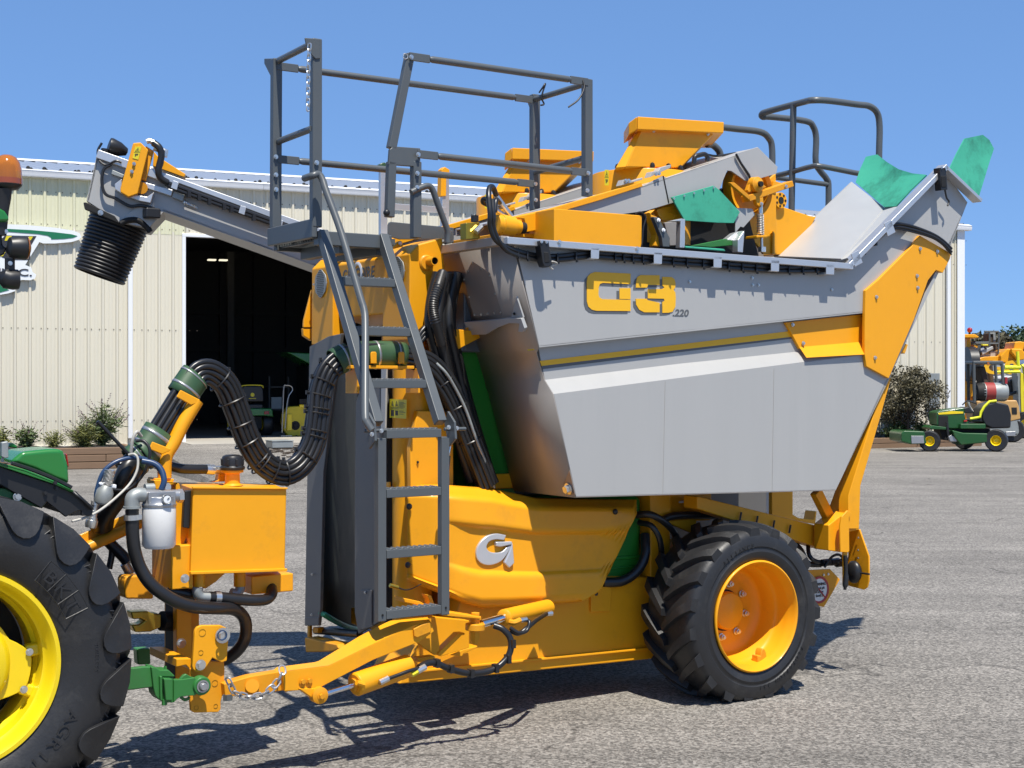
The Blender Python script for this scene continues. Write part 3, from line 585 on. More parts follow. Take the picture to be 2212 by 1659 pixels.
for nm, xy in (('rail', [(160, 295), (400, 290)]), ('rail', [(345, 155), (525, 155)]), ('post', [(525, 155), (520, 440)]), ('post', [(410, 155), (410, 430)]), ('rail', [(240, 305), (520, 305)]), ('post', [(290, 320), (290, 490)]), ('brace', [(280, 320), (235, 500)]), ('brace', [(350, 340), (380, 420)])): f.tb(nm, M['dark'], xy, -.5, .035)
b2 = f.pr('grape_bin', M['silver'], [(385, 560), (830, 555), (860, 650), (800, 700), (745, 890), (410, 890)], -1.0, .6, .03)
f.pr('bin_ledge', M['trim'], [(395, 712), (760, 712), (755, 740), (400, 742)], -1.06, -1.0, .01); f.pr('shaded_face', M['steel'], [(300, 590), (380, 585), (415, 835), (350, 835)], -.6, .5, .02)
c = f.q(490, 612)+Vector((0, -1.02, 0)); text('lettering', 'G8', M['g3'], f.t, c, (1, 0, 0), (0, 0, 1), .62, bold=.04, sx=1.6)
f.pr('column', M['yellow'], [(300, 610), (320, 620), (350, 835), (270, 835), (285, 700)], -.7, .5, .03)
f.pr('chassis', M['yellow'], [(90, 650), (200, 650), (205, 960), (100, 980)], -.6, .6, .02); f.pr('frame', M['yellow_worn'], [(200, 900), (720, 890), (700, 990), (200, 1000)], -.7, .7, .02)
f.pr('step', M['black'], [(120, 715), (195, 715), (195, 735), (120, 735)], -.64, -.6); f.pr('step', M['black'], [(120, 790), (195, 790), (195, 805), (120, 805)], -.64, -.6)
f.wh(170, 900, 1.0, .5, .5, -.3, (.3, 1, 0), 'yellow', .95); f.wh(640, 1050, .9, .5, .45, 0, (.3, 1, 0), 'yellow')
f.pr('spotlights', M['decal'], [(300, 315), (375, 315), (375, 335), (300, 335)], -.7, -.5, .02)
f.tb('air_drum', M['plastic'], [(100, 560), (205, 560)], -.7, .6, n=16)

f = Fig('sprayer', 'lime yellow implement with a tall steel mast at the right edge, beyond the mower', 'sprayer', 46., 830, bq)
f.tb('boom', M['lime'], [(620, 600), (820, 600)], -.3, .065); f.tb('boom', M['lime'], [(490, 660), (800, 655)], -.4, .045); f.tb('boom', M['lime'], [(780, 400), (795, 610)], -.3, .055)
f.tb('nozzle_ring', M['lime'], [(840, 590), (870, 575), (900, 640), (940, 640)], -.3, .08); f.tb('upright', M['lime'], [(870, 580), (890, 700), (880, 900)], -.2, .06)
f.pr('mast', M['galv'], [(770, 670), (840, 660), (860, 900), (860, 1370), (800, 1380), (790, 900)], -.3, .2, .02)
f.pr('mast_face', M['decal'], [(815, 660), (850, 680), (858, 1000), (855, 1340), (830, 1345), (815, 900)], -.34, -.3, .01)
f.pr('tank', M['plastic'], [(730, 760), (800, 740), (960, 700), (960, 960), (740, 950)], .2, 1.2, .08); f.tb('hose', M['plastic'], [(640, 960), (760, 920), (860, 880), (960, 930)], -.1, .05)
f.pr('base_frame', M['black'], [(790, 1160), (960, 1140), (960, 1220), (800, 1240)], -.4, .6, .03); f.pr('fork_carriage', M['yellow_worn'], [(860, 1150), (960, 1140), (960, 1260), (880, 1260)], -.3, .3, .03)
f.wh(890, 1360, .42, .3, .2, -.3, (.3, 1, 0)); f.pr('fender', M['jdgreen'], [(860, 1230), (960, 1210), (960, 1290), (870, 1300)], -.4, .2, .03)
f = Fig('storage_dome', 'pale grey rounded roof of a distant shelter showing at the right edge', 'shelter', 75., 960, bq)
f.pr('roof', M['glass'], [(780, 580), (800, 500), (850, 450), (930, 428), (1000, 425), (1100, 440), (1180, 500), (1190, 900), (780, 900)], -1.5, 6, .1)
f.tb('rib', M['trim'], [(800, 600), (900, 540), (1000, 500)], -1.6, .08)
# ------------------------------------------------------------ the grape harvester
hv = thing('grape_harvester', 'big orange and silver trailed grape harvester standing on the asphalt behind the tractor', 'harvester', ORG, HROT)
MAPS = {1: (0, 259.2, .25), 2: (518.5, 51.8, .25), 3: (1036.9, 207.4, .25), 4: (1589.9, 190.1, .25), 5: (553, 414.8, .25), 6: (604.9, 777.7, .25), 7: (155.5, 743.1, .25), 8: (0, 916, .1875), 9: (0, 1192.5, .28125), 10: (570.3, 1175.2, .3125), 11: (1296.2, 1019.6, .323), 12: (622.1, 1019.7, .25), 13: (639.4, 483.9, .1875), 14: (916, 483.9, .25), 15: (259.2, 1348, .125), 16: (190.1, 1019.6, .1979), 17: (1348, 345.6, .2188), 18: (1676.4, 777.7, .3125), 0: (0, 0, 1)}
def mp(n, x, y): a, b, c = MAPS[n]; return a+c*x, b+c*y
def T_(n, t, *xy): return [P(*mp(n, *q), t) for q in xy]
def plate(name, m, n, t, th, xy, par=None, bev=.004, label=None): return obj(name, MB().prism(T_(n, t, *xy), (0, th, 0)), m, par or hv, bev, label)
def splate(name, m, n, s, th, xy, par=None, bev=.004, label=None): return obj(name, MB().prism([S(*mp(n, *q), s) for q in xy], (th, 0, 0)), m, par or hv, bev, label)
def plane3(a, b, c): return Vector(a), (Vector(b)-Vector(a)).cross(Vector(c)-Vector(a)).normalized()
LE = loc(EYE)
def on(pl, x, y):
    r = ray(x, y); d = Vector((r.dot(U), r.dot(V), r.z)); return LE+d*((pl[0]-LE).dot(pl[1])/d.dot(pl[1]))
def trail(n, xyt, k=6): return cr([P(*mp(n, x, y), t) for x, y, t in xyt], k)
def tubeo(name, m, path, r, par=None, n=10, label=None): return obj(name, MB().tube(path, r, n), m, par or hv, 0, label)
def bolts(par, pts, ax=(0, -1, 0), r=.012, m='zinc', name='bolt'):
    first = None
    for p in pts:
        if first is None: first = obj(name, MB().bolt((0, 0, 0), ax, r, r*.9), M[m], par); first.location = p
        else: inst(first, p, par)

# ---- wheels
def harvester_wheel(c, flip=False):
    w_ = thing('wheel', None, None); w_.parent = hv
    cs, tt, cz = 0, 0, 0
    t = MB(); WD = .43
    prof = [(.302, .06), (.306, .036), (.314, .016), (.335, .005), (.36, .0), (.372, .007), (.382, .007), (.388, .001), (.40, .002), (.44, .004), (.462, .016), (.476, .036), (.484, .07), (.485, WD/2), (.482, WD-.08), (.472, WD-.045), (.45, WD-.02), (.40, WD), (.33, WD-.004), (.302, WD-.04)]
    t.lathe(prof, (0, 0, 0), (0, 1, 0), 72)
    nl = 19
    for side in (0, 1):
        for i in range(nl):
            a0 = 2*PI*(i+.5*side)/nl; rows = []
            for k in range(6):
                f = k/5; y = WD/2+(-.015 if side == 0 else .015)*(1 if k else .3)*0+((-1 if side == 0 else 1)*f*(WD/2-.008))
                sweep = (.0 if k == 0 else 0)+.36*f-.06*f*f; wd = .032+.022*f; top = (.519, .519, .518, .515, .508, .492)[k]; bot = .470 if f < .75 else .44
                a = a0+sweep; q = []
                for r, da in ((bot, -wd*1.35/.5), (top, -wd*.9/.5), (top, wd*.9/.5), (bot, wd*1.35/.5)):
                    # slant the bar ends with the sweep
                    q.append((math.sin(a+da*.62)*r, y+(0), math.cos(a+da*.62)*r))
                rows.append(q)
            v = [p for r in rows for p in r]; fcs = []
            for k in range(5):
                for j in range(4): fcs.append((k*4+j, k*4+(j+1) % 4, (k+1)*4+(j+1) % 4, (k+1)*4+j))
            fcs += [(3, 2, 1, 0), (20, 21, 22, 23)]; t.add(v, fcs)
    lim = -c[2]+.004
    t.v = [(x, y, max(z, lim)) for x, y, z in t.v]
    ty = obj('tyre', t, M['rubber'], w_, .004, ang=35)
    r_ = MB().lathe([(.296, .045), (.307, .022), (.312, .010), (.309, .002), (.302, .0), (.297, .006), (.293, .022), (.284, .045), (.278, .07), (.276, .12), (.266, .138), (.258, .146), (.256, .235), (.246, .255), (.225, .268), (.19, .274), (.11, .274), (.11, .29), (.26, .29), (.29, .40), (.30, .40)], (0, 0, 0), (0, 1, 0), 72)
    ri = obj('rim', r_, M['yellow'], w_, 0, ang=60)
    cap = obj('hub_cap', MB().lathe([(.1085, .275), (.1085, .240), (.100, .228), (.06, .222), (.02, .214), (.001, .213)], (0, 0, 0), (0, 1, 0), 40), M['yellow'], w_, .004)
    obj('hub_seam', MB().lathe([(.1095, .2735), (.118, .2732)], (0, 0, 0), (0, 1, 0), 40), M['black'], w_, fix=False)
    nut = None
    for i in range(8):
        a = 2*PI*i/8+.2; p = Vector((math.sin(a)*.152, .272, math.cos(a)*.152))
        if nut is None: nut = obj('wheel_nut', MB().lathe([(.001, 0), (.021, 0), (.021, -.006), (.016, -.007), (.015, -.024), (.009, -.025), (.009, -.034), (.001, -.034)], (0, 0, 0), (0, 1, 0), 12), M['zinc'], w_); nut.location = p
        else: inst(nut, p, w_)
    a = R(158); p = Vector((math.sin(a)*.262, .09, math.cos(a)*.262))
    obj('valve_guard', MB().prism([p+Vector((x, -.02, z)) for x, z in ((-.035, -.03), (-.035, .01), (-.012, .004), (-.008, .03), (.004, .045), (.02, .04), (.03, .02), (.035, -.01), (.03, -.03))], (0, .05, 0)), M['yellow_worn'], w_, .006)
    for s_, a_, rr in (('ALLIANCE', -38, .395), ('FLOTATION 331', 122, .395)):
        for i, ch in enumerate(s_):
            if ch == ' ': continue
            a = R(a_+i*4.6); o_ = Vector((math.sin(a)*rr, .0005, math.cos(a)*rr)); up_ = Vector((math.sin(a), 0, math.cos(a))); x_ = Vector((math.cos(a), 0, -math.sin(a))); text('lettering', ch, M['rubber'], w_, o_, x_, up_, .034, depth=.003, bold=.0)
    w_.location = c
    if flip: w_.rotation_euler = (0, 0, PI)
    return w_
harvester_wheel((.045, 0, .462)); harvester_wheel((.045, 2.36, .462), True)

# ---- chassis
ch = plate('chassis_side', M['yellow'], 0, .50, .32, [(862, 1479), (905, 1390), (985, 1335), (1010, 1240), (1560, 1250), (1560, 1403), (1398, 1425)], bev=.008)
obj('chassis_flange', MB().bar(P(885, 1452, .49), P(1560, 1385, .49), .02, .012), M['yellow'], ch, .003)
plate('patch_plate', M['yellow'], 11, .485, .015, [(-60, 770), (65, 768), (78, 785), (72, 925), (62, 935), (-60, 938)], ch)
obj('chassis_beam', MB().box(-1.3, .6, 1.65, 1.95, .26, .62), M['yellow'], hv, .01); obj('tunnel_shade_wall', MB().box(-1.78, 1.0, .93, .955, .42, 1.86), M['panel'], hv)  # second box: unseen wall added to keep the sun out of the tunnel
obj('axle_beam', MB().box(-.12, .2, .45, 1.95, .55, .8), M['yellow'], hv, .01)
bm_ = MB().box(-.33, -.18, .48, .72, .55, 1.2).box(-.17, .15, .50, .75, .95, 1.25)
obj('axle_post', bm_, M['yellow'], hv, .01)
lb = plate('sloping_beam', M['yellow'], 11, .30, .12, [(650, 165), (660, 165), (1500, 372), (1545, 400), (1545, 525), (1500, 520), (650, 248)], bev=.006)
for x, y in ((940, 300), (1050, 325), (1162, 355), (1270, 385)): tubeo('cable_tie', M['plastic'], T_(11, .285, (x+5, y-30), (x-5, y+25)), .006, lb, 6)
plate('cross_plate', M['yellow'], 11, .5, .03, [(420, 165), (650, 165), (650, 285), (640, 420), (430, 330)])
plate('label', M['trim'], 11, .495, .004, [(530, 195), (600, 190), (600, 205), (530, 210)], bev=0)
tubeo('hose', M['hose'], trail(11, [(420, 320, .45), (500, 295, .45), (700, 290, .45), (900, 300, .45), (1050, 330, .47)]), .022)
tubeo('hose', M['hose'], trail(11, [(230, 290, .5), (330, 285, .42), (420, 330, .4), (490, 400, .42), (520, 470, .5)]), .02)
tubeo('hose', M['hose'], trail(11, [(260, 340, .5), (340, 360, .42), (390, 430, .4), (410, 520, .42), (400, 620, .5)]), .017)
tubeo('hose', M['hose'], trail(11, [(300, 420, .5), (300, 560, .45), (250, 660, .45), (150, 730, .47), (20, 740, .5)]), .028)
obj('fluid_tank', MB().box(-.95, -.34, .53, .95, .62, 1.12), M['fgreen'], hv, .05, seg=3)
obj('tank_ridge', MB().box(-.93, -.36, .522, .54, .76, .78).box(-.93, -.36, .522, .54, .71, .722), M['fgreen'], hv, .008)
obj('side_frame', MB().box(-1.3, .9, .95, 1.05, .7, 2.3), M['black'], hv)
plate('rail_post', M['yellow'], 11, 1.1, .1, [(1150, 130), (1290, 130), (1290, 300), (1150, 310)]); plate('rail_post', M['yellow'], 11, 1.3, .1, [(1215, 240), (1330, 310), (1430, 320), (1440, 265), (1450, 262), (1440, 350), (1230, 310)])
plate('shade_panel', M['silver'], 11, 1.0, .03, [(960, 100), (1130, 100), (1130, 290), (1040, 270)])
tubeo('hose', M['hose'], trail(11, [(1390, 480, .35), (1400, 560, .3), (1450, 600, .28), (1540, 600, .28), (1600, 600, .25)]), .013)
tubeo('hose', M['hose'], trail(11, [(1260, 440, .42), (1340, 520, .4), (1390, 610, .4), (1480, 620, .35)]), .018)
fm = MB()
for x, y in ((1480, 610), (1540, 605), (1580, 615), (1620, 600)): a = T_(11, .27, (x, y))[0]; fm.cyl(a, a+Vector((.07, 0, 0)), .022, 8)
obj('hose_coupling', fm, M['plastic'], hv); tubeo('hose', M['hose'], trail(11, [(1500, 640, .25), (1550, 570, .23), (1600, 555, .22), (1640, 600, .22)]), .008)
tubeo('tail_plug', M['plastic'], trail(11, [(1640, 560, .1), (1645, 700, .1), (1637, 790, .1)]), [.012]*6+[.016]*5+[.01]*2)
sg = plate('sign_plate', M['yellow_worn'], 11, .62, .012, [(1330, 660), (1540, 650), (1607, 720), (1500, 905), (1380, 880)])
c = T_(11, .612, (1465, 790))[0]
wsn = obj('warning_sign', MB().lathe([(.001, 0), (.085, 0), (.085, .006), (.001, .006)], c, (0, 1, 0), 32), M['white'], sg)
obj('ring', MB().lathe([(.072, -.003), (.086, -.003), (.086, .003), (.072, .003)], c, (0, 1, 0), 32, True).bar(c+Vector((-.05, -.002, .05)), c+Vector((.05, -.002, -.05)), .006, .010, (0, -1, 0)), M['red'], sg)
for i, s_ in enumerate(('WARNING', 'do not pit', 'in trees', 'level 2')): text('lettering', s_, M['ink'], sg, c+Vector((.0, -.0035, .036-.024*i)), (1, 0, 0), (0, 0, 1), .023, bold=.015)
bolts(sg, T_(11, .618, (1495, 690), (1525, 685)), r=.009)

# ---- skirt with raised crease lines and the silver emblem
def lerp(tab, x):
    for (a, b), (c, d) in zip(tab, tab[1:]):
        if x <= c: return b+(d-b)*max(0, (x-a))/(c-a)
    return tab[-1][1]
top = [(880, 1056), (890, 1050), (945, 1049), (997, 1053), (1060, 1057), (1155, 1078), (1250, 1080), (1374, 1082)]
botm = [(880, 1252), (973, 1289), (1001, 1301), (1039, 1311), (1100, 1309), (1261, 1298), (1296, 1276), (1303, 1262), (1374, 1110)]
tt = [(0, .52), (.05, .47), (.085, .425), (.11, .412), (.28, .402), (.312, .403), (.335, .426), (.40, .427), (.70, .422), (.728, .400), (.76, .396), (.93, .390), (.975, .402), (1, .44)]
rows = []
for i in range(73):
    v_ = i/72; r = []
    for j in range(60):
        x = 880+494*j/59; y0 = lerp(top, x); y1 = lerp(botm, x); yf = lerp([(880, 1252), (973, 1289), (1001, 1301), (1039, 1311), (1100, 1309), (1261, 1298), (1374, 1290)], x); va = (y1-y0)*v_/(yf-y0); k = lerp(tt, va if x < 1250 else min(va, .93))
        k2 = .41+ (k-.41)*min(1, max(0, (x-955)/60)) if .1 < v_ < .95 else k
        k2 += lerp([(880, .12), (930, .055), (975, .012), (1000, 0), (2000, 0)], x)
        k2 += lerp([(880, 0), (1330, 0), (1374, .02)], x)
        r.append(P(x, y0+(y1-y0)*v_, k2))
    rows.append(r)
sk = obj('skirt', MB().grid(rows), M['yellow'], hv, ang=60, fix=False); so_ = sk.modifiers.new('thick', 'SOLIDIFY'); so_.thickness = .014; so_.offset = 0
oc = cr([Vector((x, y, 0)) for x, y in ((1888, 548), (1800, 534), (1712, 562), (1650, 630), (1628, 700), (1640, 760), (1690, 800), (1760, 806), (1840, 775), (1895, 710), (1938, 625))], 4); ic = cr([Vector((x, y, 0)) for x, y in ((1890, 655), (1850, 690), (1800, 700), (1745, 690), (1718, 655), (1735, 610), (1790, 585), (1870, 590))], 4)
em = obj('emblem', MB().prism(T_(12, .404, *[(p.x, p.y) for p in oc+ic]), (0, .03, 0)), M['emblem'], sk, .009, seg=3)
obj('emblem_bar', MB().prism(T_(12, .398, (1800, 606), (1942, 602), (1938, 630), (1840, 650), (1800, 645)), (0, .03, 0)), M['emblem'], sk, .006); obj('emblem_arrow', MB().prism(T_(12, .397, (1942, 604), (1960, 790), (1915, 835), (1870, 788), (1915, 690)), (0, .03, 0)), M['emblem'], sk, .007)
for x, y, n in ((1048, 300, 12), (1037, 805, 12), (102, 267, 11)):
    p = T_(n, .50 if n == 12 else .40, (x, y))[0]; obj('skirt_fastener', MB().ball(p, .017, 10, (1, .7, 1)), M['plastic'], sk)
p = P(1288, 1283, .40); obj('skirt_fastener', MB().ball(p, .012, 10, (1, .7, 1)), M['plastic'], sk)

# ---- front columns, cross hood, grey guide panels
def column(t0, t1):
    base = [P(x, y, .65) for x, y in [(885, 549), (905, 528), (956, 514), (962, 590), (936, 655), (915, 705), (884, 735)]]
    return MB().prism([Vector((p.x, t0, p.z)) for p in base], (0, t1-t0, 0))
fh = obj('hood_column', column(.65, .945), M['yellow'], hv, .008); fh2 = obj('hood_column', column(1.535, 1.815), M['yellow'], hv, .008)
fc = obj('cross_hood', MB().prism([(-1.765, .95, 2.13), (-1.78, .95, 2.43), (-1.72, .95, 2.48), (-1.3, .95, 2.48), (-1.3, .95, 2.10), (-1.5, .95, 2.06)], (0, .58, 0)), M['yellow'], hv, .01)
obj('bulkhead', MB().box(-1.45, -1.40, .9, 1.6, 1.3, 2.2), M['yellow'], hv); obj('flap', MB().box(-1.50, -1.47, 1.05, 1.2, 1.55, 2.05), M['yellow_worn'], hv, .006)
c = S(*mp(13, 715, 585), -1.7775); a = S(*mp(13, 540, 605), -1.7775); b = S(*mp(13, 890, 555), -1.7775)
text('lettering', 'GREG', M['g3s'], fc, c+(a-c)*.48, (0, -1, 0), (-.05, 0, 1), .088, shear=.22, bold=.02, depth=.0015, sx=.92); text('lettering', 'OIRE', M['g3s'], fc, c+(b-c)*.55, (0, -1, 0), (-.05, 0, 1), .088, shear=.22, bold=.02, depth=.0015, sx=.92)
obj('badge', MB().tube([c+Vector((0, math.cos(x)*.05, math.sin(x)*.062)) for x in [i*.45 for i in range(11)]], .011, 6).prism([c+Vector((0, -.02, .02)), c+Vector((0, -.06, -.07)), c+Vector((0, -.085, -.07)), c+Vector((0, -.05, .02))], (.004, 0, 0)), M['emblem'], fc)
for (x, y, par) in ((290, 690, fh2), (1172, 555, fh)):
    p = S(*mp(13, x, y), -1.803); v = MB().prism([p+Vector((0, math.cos(a)*(.055 if abs(math.sin(a)) > .75 else .075), math.sin(a)*.082)) for a in [2*PI*i/20 for i in range(20)]], (-.006, 0, 0)); o = obj('mesh_vent', v, M['galv'], par)
    h = MB()
    for i in range(-4, 5):
        for j in range(-7, 8):
            yy = (i+.5*(j % 2))*.0125; z_ = j*.0108
            if (yy/.05)**2+(z_/.08)**2 < 1: h.lathe([(.0042, 0), (.001, -.0006)], p+Vector((-.0064, yy, z_)), (1, 0, 0), 6)
    obj('vent_holes', h, M['black'], o, kind='stuff')
    bolts(o, [p+Vector((-.006, .085, 0)), p+Vector((-.006, -.085, 0))], (-1, 0, 0), .007)
p = P(*mp(13, 1500, 450), .65)
ex = obj('exhaust_flange', MB().lathe([(.001, -.012), (.035, -.012), (.042, -.006), (.042, .0)], p, (0, 1, 0), 20), M['yellow_worn'], fh); e0 = p+Vector((.012, .0, .006))
obj('exhaust_pipe', MB().lathe([(.024, 0), (.024, -.07), (.019, -.07), (.019, -.03), (.001, -.03)], e0, (0, 1, 0), 18), M['yellow_worn'], fh); obj('exhaust_bore', MB().lathe([(.0188, -.066), (.0188, -.03), (.001, -.031)], e0, (0, 1, 0), 14), M['black'], fh)
obj('lifting_eye', MB().prism(T_(13, .80, (1090, 300), (1180, 200), (1215, 195), (1235, 225), (1235, 262)), (0, .02, 0)), M['yellow'], fh, .004); bolts(fh, T_(13, .79, (1200, 228)), r=.012)
obj('corner_pillar', MB().prism(T_(6, .60, (1190, 440), (1150, 640), (1125, 760), (1130, 1090), (1150, 1640), (1500, 1640), (1500, 440)), (0, .04, 0)), M['yellow'], hv, .006)
obj('pillar_tube', MB().cyl((-1.73, .745, .45), (-1.73, .745, 1.9), .105, 24), M['yellow'], hv)
bolts(hv, T_(6, .595, (1190, 885)), r=.008, m='plastic')
splate('hook_plate', M['yellow'], 6, -1.86, .01, [(895, 1055), (945, 1055), (945, 1105), (900, 1105)])
# warning decals
def decal(par, pl, n, q, kind):
    pts = [on(pl, *mp(n, *p)) for p in q]; nn = pl[1] if pl[1].dot(LE-pl[0]) > 0 else -pl[1]; pts = [p+nn*.003 for p in pts]
    d = obj('decal', MB().prism(pts, -nn*.002), M['decal'], par); a, b, c_, e = pts; x = b-a; y = e-a; k = MB()
    def rect(u0, v0, u1, v1): k.prism([a+x*u0+y*v0+nn*.001, a+x*u1+y*v0+nn*.001, a+x*u1+y*v1+nn*.001, a+x*u0+y*v1+nn*.001], -nn*.001)
    def tri(u0, v0, u1, v1):
        o = [a+x*((u0+u1)/2)+y*v0, a+x*u1+y*v1, a+x*u0+y*v1]; o = [p+nn*.001 for p in o]; m_ = sum(o, Vector())/3
        for i in range(3): p0, p1 = o[i], o[(i+1) % 3]; k.prism([p0, p1, p1+(m_-p1)*.18, p0+(m_-p0)*.18], -nn*.001)
        k.prism([m_+(o[0]-m_)*.45, m_+(o[1]-m_)*.3+(o[0]-m_)*.1, m_+(o[2]-m_)*.35], -nn*.001)
    if kind == 'tall': tri(.12, .08, .88, .42); rect(.0, .49, 1, .51); rect(.2, .62, .8, .68); rect(.3, .72, .5, .85); rect(.55, .7, .75, .78)
    else:
        tri(.05, .08, .28, .46); tri(.30, .08, .53, .46); rect(.04, .5, .54, .515); rect(.08, .58, .26, .9); rect(.34, .6, .5, .85)
        for v_ in (.14, .2, .26, .32, .38, .44, .6, .66, .76): rect(.58, v_, .88+.06*math.sin(v_*40), v_+.022)
    obj('decal_print', k, M['ink'], par)
front = plane3((-1.838, 0, 0), (-1.838, 1, 0), (-1.838, 0, 1))
decal(hv, front, 6, [(952, 338), (1097, 345), (1093, 510), (952, 500)], 'wide')

pn = splate('guide_panel', M['panel'], 12, -1.86, .02, [(635, -760), (800, -760), (800, 0), (800, 1290), (606, 1400), (575, 1210), (578, 0), (585, -600)])
splate('panel_edge', M['silver'], 6, -1.87, .012, [(872, 70), (917, 70), (905, 640), (868, 640)], pn)
splate('access_cover', M['panel'], 12, -1.868, .008, [(622, 1020), (722, 1020), (722, 1340), (612, 1370)], pn, .003)
bolts(pn, [S(*mp(12, 670, 1042), -1.87)], (-1, 0, 0), .009)
pf = splate('guide_panel', M['panel'], 12, -1.83, .02, [(185, -1080), (200, -1090), (345, -1170), (460, -1195), (305, 0), (278, 1180), (262, 1330), (143, 1330), (148, 1050), (165, 0)])
splate('panel_foot', M['panel'], 12, -1.835, .01, [(145, 1258), (265, 1256), (262, 1325), (145, 1325)], pf, .002); bolts(pf, [S(*mp(12, 210, 885), -1.84), S(*mp(12, 205, 1235), -1.84)], (-1, 0, 0), .009)
# curved dark guide sheet into the tunnel
rows = []
for i in range(9):
    f = i/8; x0, x1 = 303-f*28, 590; y = -1050+2250*f; r = []
    for j in range(11):
        g = j/10; s_ = -1.82+.62*g**1.6; yy = y+60*(g if f > .9 else 0)
        r.append(S(*mp(12, x0+(x1-x0)*g, yy+ (90*math.sin(g*1.6) if f > .95 else 0)), s_))
    rows.append(r)
dg = mat('charcoal_sheet', (.016, .020, .018), .6, var=.06, spec=.25); M['guide'] = dg
gd = obj('guide_sheet', MB().grid(rows), dg, hv, fix=False)
sm_ = gd.modifiers.new('thick', 'SOLIDIFY'); sm_.thickness = .008
obj('edge_trim', MB().tube([p+Vector((0, 0, -.006)) for p in rows[-1]], .017, 8), M['flap'], hv)
obj('tunnel_wall', MB().box(-1.1, 1.0, 1.5, 1.52, .3, 2.0), M['guide'], hv)
bf = splate('guide_foot', M['yellow_worn'], 12, -1.85, .10, [(140, 1430), (180, 1440), (420, 1490), (440, 1530), (380, 1555), (150, 1560)], bev=.008)
tubeo('cross_pipe', M['plastic'], [S(*mp(12, 240, 1370), -1.75), S(*mp(12, 620, 1400), -1.75)], .022); obj('foot_bracket', MB().prism([S(*mp(12, *q), -1.8) for q in ((215, 1340), (260, 1345), (255, 1395), (215, 1390))], (.04, 0, 0)).prism([S(*mp(12, *q), -1.8) for q in ((165, 1330), (185, 1330), (185, 1440), (165, 1440))], (.02, 0, 0)), M['yellow_worn'], hv, .004)
obj('sill', MB().box(-1.5, -1.3, 1.3, 1.9, .30, .40), M['yellow_worn'], hv, .01)
# bright outrigger beyond the far column
plate('wing_panel', M['yellow'], 0, 1.86, .02, [(674, 626), (674, 708), (656, 708), (657, 692)]); plate('wing_base', M['yellow'], 0, 1.865, .03, [(674, 710), (674, 737), (656, 726), (655, 710)])

# ---- platform, rails, ladder
pf_ = thing('platform', None, None); pf_.parent = hv
zf = 2.50
fl = MB()
for i in range(16):
    t = .66+i*.0305; fl.box(-2.33, -1.88, t, t+.016, zf-.03, zf)
for i in range(4): fl.box(-2.32+i*.13, -2.305+i*.13, .65, 1.14, zf-.035, zf-.012)
obj('floor_grating', fl, M['dark'], pf_, kind='stuff')
obj('fascia', MB().box(-2.375, -2.345, .61, 1.155, 2.475, 2.57), M['dark'], pf_, .006); obj('platform_beam', MB().box(-2.345, -1.93, .60, .66, 2.44, 2.51), M['dark'], pf_, .005)
obj('platform_beam', MB().box(-2.34, -1.3, 1.11, 1.15, 2.45, 2.51), M['dark'], pf_, .005); obj('cross_frame', MB().box(-2.2, -2.14, .66, 1.12, 2.41, 2.465), M['dark'], pf_, .004); obj('cross_frame', MB().box(-1.99, -1.93, .66, 1.12, 2.41, 2.465), M['dark'], pf_, .004); obj('cross_frame', MB().box(-1.93, -1.55, 1.0, 1.03, 2.47, 2.52), M['dark'], pf_, .004)
plate('kick_plate', M['dark'], 5, 1.10, .012, [(1142, 385), (1142, 285), (1150, 265), (1165, 258), (1710, 310), (1712, 410), (1240, 412)], pf_)
plate('bracket', M['dark'], 5, .64, .02, [(1640, 330), (1705, 335), (1712, 440), (1640, 455)], pf_)
DK = M['dark']
def post(name, x0, y0, x1, y1, t, w=.052, d=.045, par=pf_): return obj(name, MB().bar(P(x0, y0, t), P(x1, y1, t), w, d, (0, 1, 0)), DK, par, .006)
np_ = post('rail_post', 682, 85, 682, 492, .63); post('rail_post', 597, 128, 595, 494, 1.12)
plate('post_cap', DK, 2, .60, .01, [(560, 120), (690, 130), (695, 300), (655, 305), (620, 270), (575, 190)], pf_)
splate('post_gusset', DK, 2, -2.35, .01, [(207, 300), (300, 298), (290, 480), (265, 460), (207, 345)], pf_)
def flatrail(name, pts, r=.0185, fl=.12):
    a, b = pts; d = (b-a).normalized(); m = MB().tube([a+d*fl, a+d*(fl+.02), b-d*(fl+.02), b-d*fl], [r*.7, r, r, r*.7], 12); m.bar(a, a+d*fl*1.02, .012, r*2.3); m.bar(b-d*fl*1.02, b, .012, r*2.3)
    return obj(name, m, DK, pf_, .003)
flatrail('guard_rail', [P(598, 143, 1.1), P(1150, 216, 1.1)]); flatrail('guard_rail', [P(600, 344, 1.1), P(1155, 398, 1.1)])
flatrail('guard_rail', [P(884, 122, .60), P(1270, 178, .60)]); flatrail('guard_rail', [P(902, 333, .60), P(1272, 374, .60)])
obj('cross_tube', MB().cyl(P(601, 132, 1.1), P(670, 97, .63), .017), DK, pf_); obj('cross_tube', MB().cyl(P(602, 306, 1.1), P(675, 278, .63), .017), DK, pf_)
post('rail_post', 1155, 205, 1155, 456, 1.12); post('rail_post', 1268, 172, 1268, 425, .62)
obj('cross_tube', MB().cyl(P(1156, 215, 1.1), P(1264, 182, .63), .017), DK, pf_); obj('cross_tube', MB().cyl(P(1156, 372, 1.1), P(1264, 341, .63), .017), DK, pf_)
splate('post_gusset', DK, 3, P(1155, 220, 1.12).x, .01, [(395, 20), (470, 15), (450, 160), (430, 120)], pf_)
gt_ = thing('swing_gate', None, None); gt_.parent = hv
